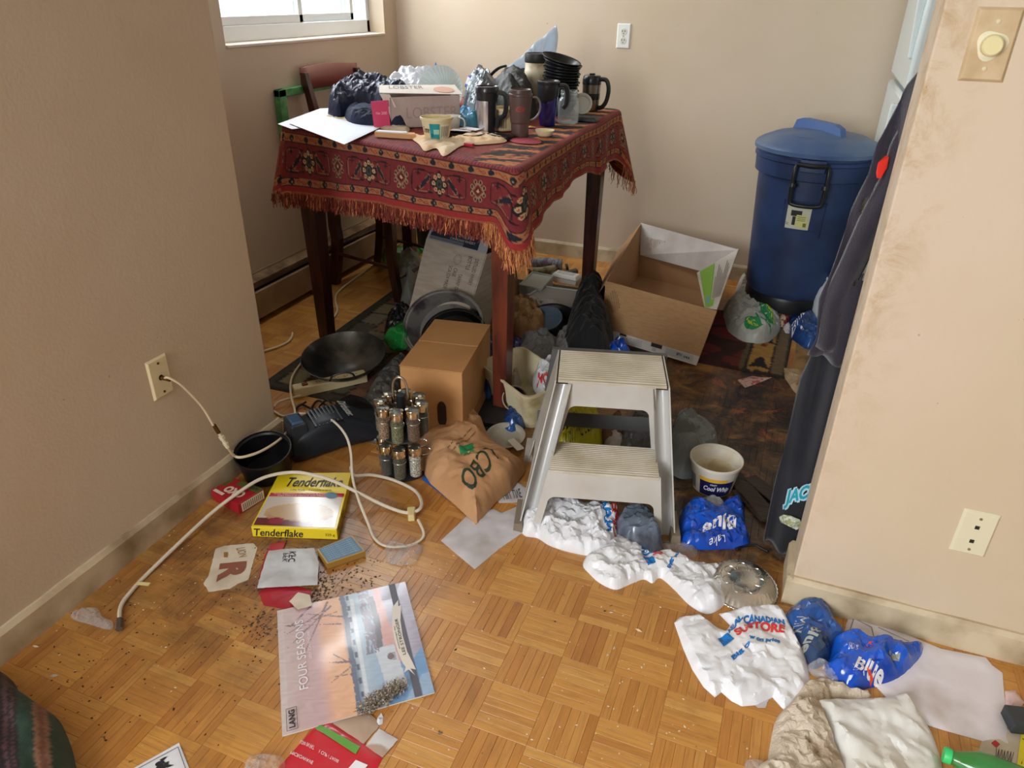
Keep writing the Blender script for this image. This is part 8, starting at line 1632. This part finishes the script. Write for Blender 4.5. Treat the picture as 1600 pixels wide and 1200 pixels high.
# blue milk bags on the right
S, o = fsheet('milk_bag', [(1228, 966), (1236, 946), (1256, 938), (1284, 938), (1300, 956), (1312, 974), (1324, 988), (1318, 1000), (1302, 1008), (1296, 1028), (1272, 1040), (1258, 1022), (1246, 994)], .045, .03, mat('greyed_blue_film', (34, 84, 160), .18, c2=(46, 66, 92), ns=5, bump=.6, crease=18, coat=.4), 'blue and grey milk bag lying against the partition baseboard', 'bag', 121, .02, .09, .005, .03, step=.006, z=.012, z0=0)
decal('lettering', S, [('Blue', [(1270, 976), (1252, 1000), (1268, 1010), (1284, 984)], .04, {'bold': .03}), ('MILK', [(1246, 960), (1240, 974), (1254, 980), (1262, 964)], .04)], mat('dull_silver_ink', (160, 164, 158), .4), o)
S, o = fsheet('milk_bag', [(1300, 996), (1312, 988), (1336, 990), (1356, 996), (1392, 1000), (1440, 1000), (1443, 1018), (1424, 1042), (1400, 1060), (1362, 1068), (1326, 1076), (1306, 1060), (1290, 1038), (1298, 1018)], .06, .03, M_bluebag, 'bright blue milk bag with white lettering on the big white poster', 'bag', 123, .026, .10, .005, .03, step=.006, z=.015, z0=0)
decal('lettering', S, [('Blue', [(1334, 1044), (1384, 1052), (1388, 1036), (1338, 1024)], .05, {'bold': .03, 'shear': .2}), ('LACT 2%', [(1326, 1012), (1340, 1016), (1342, 1008), (1328, 1004)], .05)], mat('label_white', (0, 0, 0)), o)
decal('red_print', S, [('*', [(1356, 1006), (1366, 1008), (1366, 998), (1356, 996)], .06, {'bold': .1}), (None, [(1358, 1034), (1372, 1042), (1370, 1046), (1358, 1038)], .06)], mat('orange_red_ink', (216, 74, 46), .4), o)
decal('grey_label', S, [(None, [(1392, 1008), (1410, 1012), (1410, 1020), (1394, 1016)], .06)], mat('dull_silver_ink', (0, 0, 0)), o)
# poster
S, o = fsheet('poster_sheet', [(1332, 953), (1400, 985), (1470, 1014), (1540, 1028), (1550, 1040), (1566, 1052), (1570, 1100), (1574, 1140), (1580, 1168), (1540, 1160), (1450, 1134), (1398, 1106), (1340, 1040), (1318, 1000), (1322, 975)], .003, .01, mat('grubby_white_poster', (230, 228, 236), .55, c2=(176, 160, 146), ns=4.5, lo=.52, hi=.75, det=7), 'large grubby white poster sheet along the right wall', 'poster', 125, .006, .25, .0008, .03, step=.012, sm=False)
mb = MB()
for a in (((1334, 966), (1362, 980)), ((1362, 980), (1366, 998)), ((1334, 966), (1326, 990)), ((1350, 1000), (1326, 990)), ((1372, 980), (1420, 1002))):
    mb.tube([F(*a[0], .007), F(*a[1], .007)], .0008, 4)
part('pencil_lines', mb, mat('pencil', (120, 120, 124), .7), o)
flatcard('pink_paper', [(1570, 1080), (1586, 1079), (1600, 1098), (1590, 1110), (1574, 1114), (1570, 1096)], mat('pale_pink_paper', (222, 196, 196), .6), 'pale pink paper at the right edge beside the poster', 'paper', seed=31, a1=.006, h=.008)
b = F(1592, 1124, .02); solo('black_block', MB(frame(b.xy.to_3d(), 14)).box((.01, 0, .018), (.065, .05, .030)), mat('charcoal_plastic', (54, 60, 64), .5), 'charcoal plastic block at the right edge of the picture', 'block', bevel=.003, smooth=False)
S, o = flatcard('newspaper', [(1536, 1150), (1590, 1135), (1640, 1150), (1660, 1260), (1540, 1260), (1518, 1210)], mat('newsprint', (196, 188, 168), .75, c2=(170, 158, 136), ns=8), 'printed flyer with a yellow band in the bottom right corner', 'newspaper', seed=33, a1=.003, rag=0)
decal('yellow_band', S, [(None, [(1584, 1225), (1602, 1225), (1612, 1145), (1596, 1142)], .002)], mat('vivid_yellow_ink', (226, 214, 40), .5), o)
decal('lettering', S, [('K ORE', [(1606, 1222), (1614, 1150), (1598, 1148), (1588, 1222)][:4], .004, {'bold': .06}), ('WWW', [(1552, 1195), (1580, 1200), (1584, 1176), (1556, 1170)], .004), ('FRESH', [(1550, 1215), (1576, 1220), (1578, 1204), (1552, 1200)], .004)], M_ink, o)
decal('red_dot', S, [(None, [(1548, 1162), (1556, 1170), (1562, 1164), (1554, 1158)], .003)], mat('carton_red_card', (0, 0, 0)), o)
d = (F(1540, 1205, .03)-F(1478, 1180, .03)).normalized(); b0 = F(1474, 1178, .032); bottle('soda_bottle', b0+d*.20, -d, .20, .034, 'clear green soda bottle with a green cap lying at the bottom right', M_gbot, M_capg)
# rags
M_rag = mat('grimy_rag', (206, 194, 176), .9, c2=(160, 138, 110), ns=11, lo=.46, hi=.72, bump=.35, bs=220)
fsheet('rag', [(1236, 1094), (1250, 1070), (1268, 1060), (1290, 1064), (1300, 1090), (1296, 1126), (1310, 1166), (1322, 1204), (1256, 1212), (1204, 1204), (1206, 1150), (1216, 1116)], .03, .02, M_rag, 'grimy cream rag heaped beside the largest store bag', 'cloth', 131, .028, .09, .008, .035, step=.0055, z=.01, z0=0)
fsheet('rag', [(1182, 1200), (1200, 1184), (1240, 1174), (1276, 1180), (1300, 1200), (1310, 1240), (1240, 1270), (1180, 1250)], .035, .02, M_rag, 'bunched cream rag at the bottom edge right of centre', 'cloth', 135, .024, .09, .007, .035, step=.007, z=.01, z0=0)
fsheet('rag', [(1272, 1064), (1290, 1060), (1330, 1074), (1360, 1082), (1352, 1090), (1300, 1090), (1280, 1084)], .02, .012, M_rag, 'dirty cloth strip between the blue milk bag and the plain white bag', 'cloth', 137, .016, .05, .005, .02, step=.006, z=.005, z0=0)
fsheet('plastic_wrap', [(1164, 1204), (1168, 1188), (1192, 1190), (1200, 1206), (1180, 1215)], .012, .012, M_cel, 'clear scrap left of the bunched rag at the bottom edge', 'wrapper', 139, .01, .04, .005, .015, step=.005)
# loose dirt and chips
def crumbs(name, label, n, m, spots, size, seed):
    rg = random.Random(seed); mb = MB()
    for k in range(n):
        x0, y0, sx, sy = rg.choice(spots); p = F(rg.gauss(x0, sx), rg.gauss(y0, sy), 0)
        if p.x < XL+.02 and p.y < YLE: continue
        if p.x > XR-.03 and p.y > YR-.03: continue
        s_ = size*rg.uniform(.4, 1.6); a = rg.uniform(0, 6.3); u = Vector((math.cos(a), math.sin(a), 0))*s_*rg.uniform(1, 2.2); v = Vector((-math.sin(a), math.cos(a), 0))*s_; h = Vector((0, 0, s_*rg.uniform(.5, 1)))
        mb.add([p-u, p-v, p+u, p+v, p+h], [(0, 1, 4), (1, 2, 4), (2, 3, 4), (3, 0, 4)])
    return solo(name, mb, m, label, 'dirt', kind='stuff', smooth=False)
crumbs('dark_crumbs', 'dark crumbs scattered over the parquet round the cartons', 460, mat('dark_crumb', (50, 34, 24), .9), [(390, 985, 40, 40), (500, 905, 40, 14), (540, 880, 50, 10), (400, 880, 30, 20), (180, 1060, 90, 60), (120, 1080, 70, 50), (700, 900, 260, 120), (250, 950, 120, 60), (470, 830, 30, 12)], .0016, 5)
crumbs('pale_chips', 'pale paint and paper chips scattered over the parquet', 420, mat('pale_chip', (226, 208, 180), .8), [(800, 1020, 150, 90), (620, 890, 60, 20), (300, 960, 160, 80), (960, 1010, 80, 60), (1000, 1150, 160, 40), (220, 900, 100, 60), (640, 950, 120, 60)], .0013, 6)
crumbs('ash_crumbs', 'grey-brown debris heap between the cartons and the calendar', 420, mat('ash_debris', (112, 92, 70), .95, c2=(60, 46, 36), ns=150), [(510, 918, 16, 14), (495, 935, 10, 10), (540, 905, 30, 10), (460, 865, 30, 5), (415, 975, 18, 12)], .0022, 8)
for k, (x, y, a, s_, lb) in enumerate(((998, 985, -15, .010, 'long pale wood chip below the two store bags'), (960, 1012, 70, .008, 'pale wood splinter with a curled tail near the middle of the floor'), (950, 1023, 60, .007, 'small pale flake beside the curled splinter'), (84, 1056, 30, .011, 'whitish lump on the parquet near the striped cushion'), (56, 1010, 10, .009, 'greyish plaster flake by the left baseboard'), (955, 957, 20, .006, 'tiny grey pebble on the parquet left of the largest store bag'))):
    b = F(x, y); mb = MB(frame(b, a)); mb.add([(-s_, 0, 0), (0, -s_*.35, 0), (s_, 0, 0), (.2*s_, s_*.4, 0), (-.1*s_, 0, s_*.45), (.4*s_, .05*s_, s_*.3)], [(0, 1, 4), (1, 2, 5), (1, 5, 4), (2, 3, 5), (3, 4, 5), (3, 0, 4)]); solo('debris_chip', mb, mat('pale_wood_chip', (214, 190, 156), .8) if k not in (3, 5) else mat('plaster_lump', (196, 184, 172), .9), lb, 'debris', smooth=False)
# lines of tiny print that nobody could pick apart singly (closing pass)
for o in C.objects:
    if o.parent and o.type == 'MESH' and o.name.split('.')[0] in ('lettering', 'blue_print', 'red_print', 'pattern', 'white_print') and 'kind' not in o: o['kind'] = 'stuff'
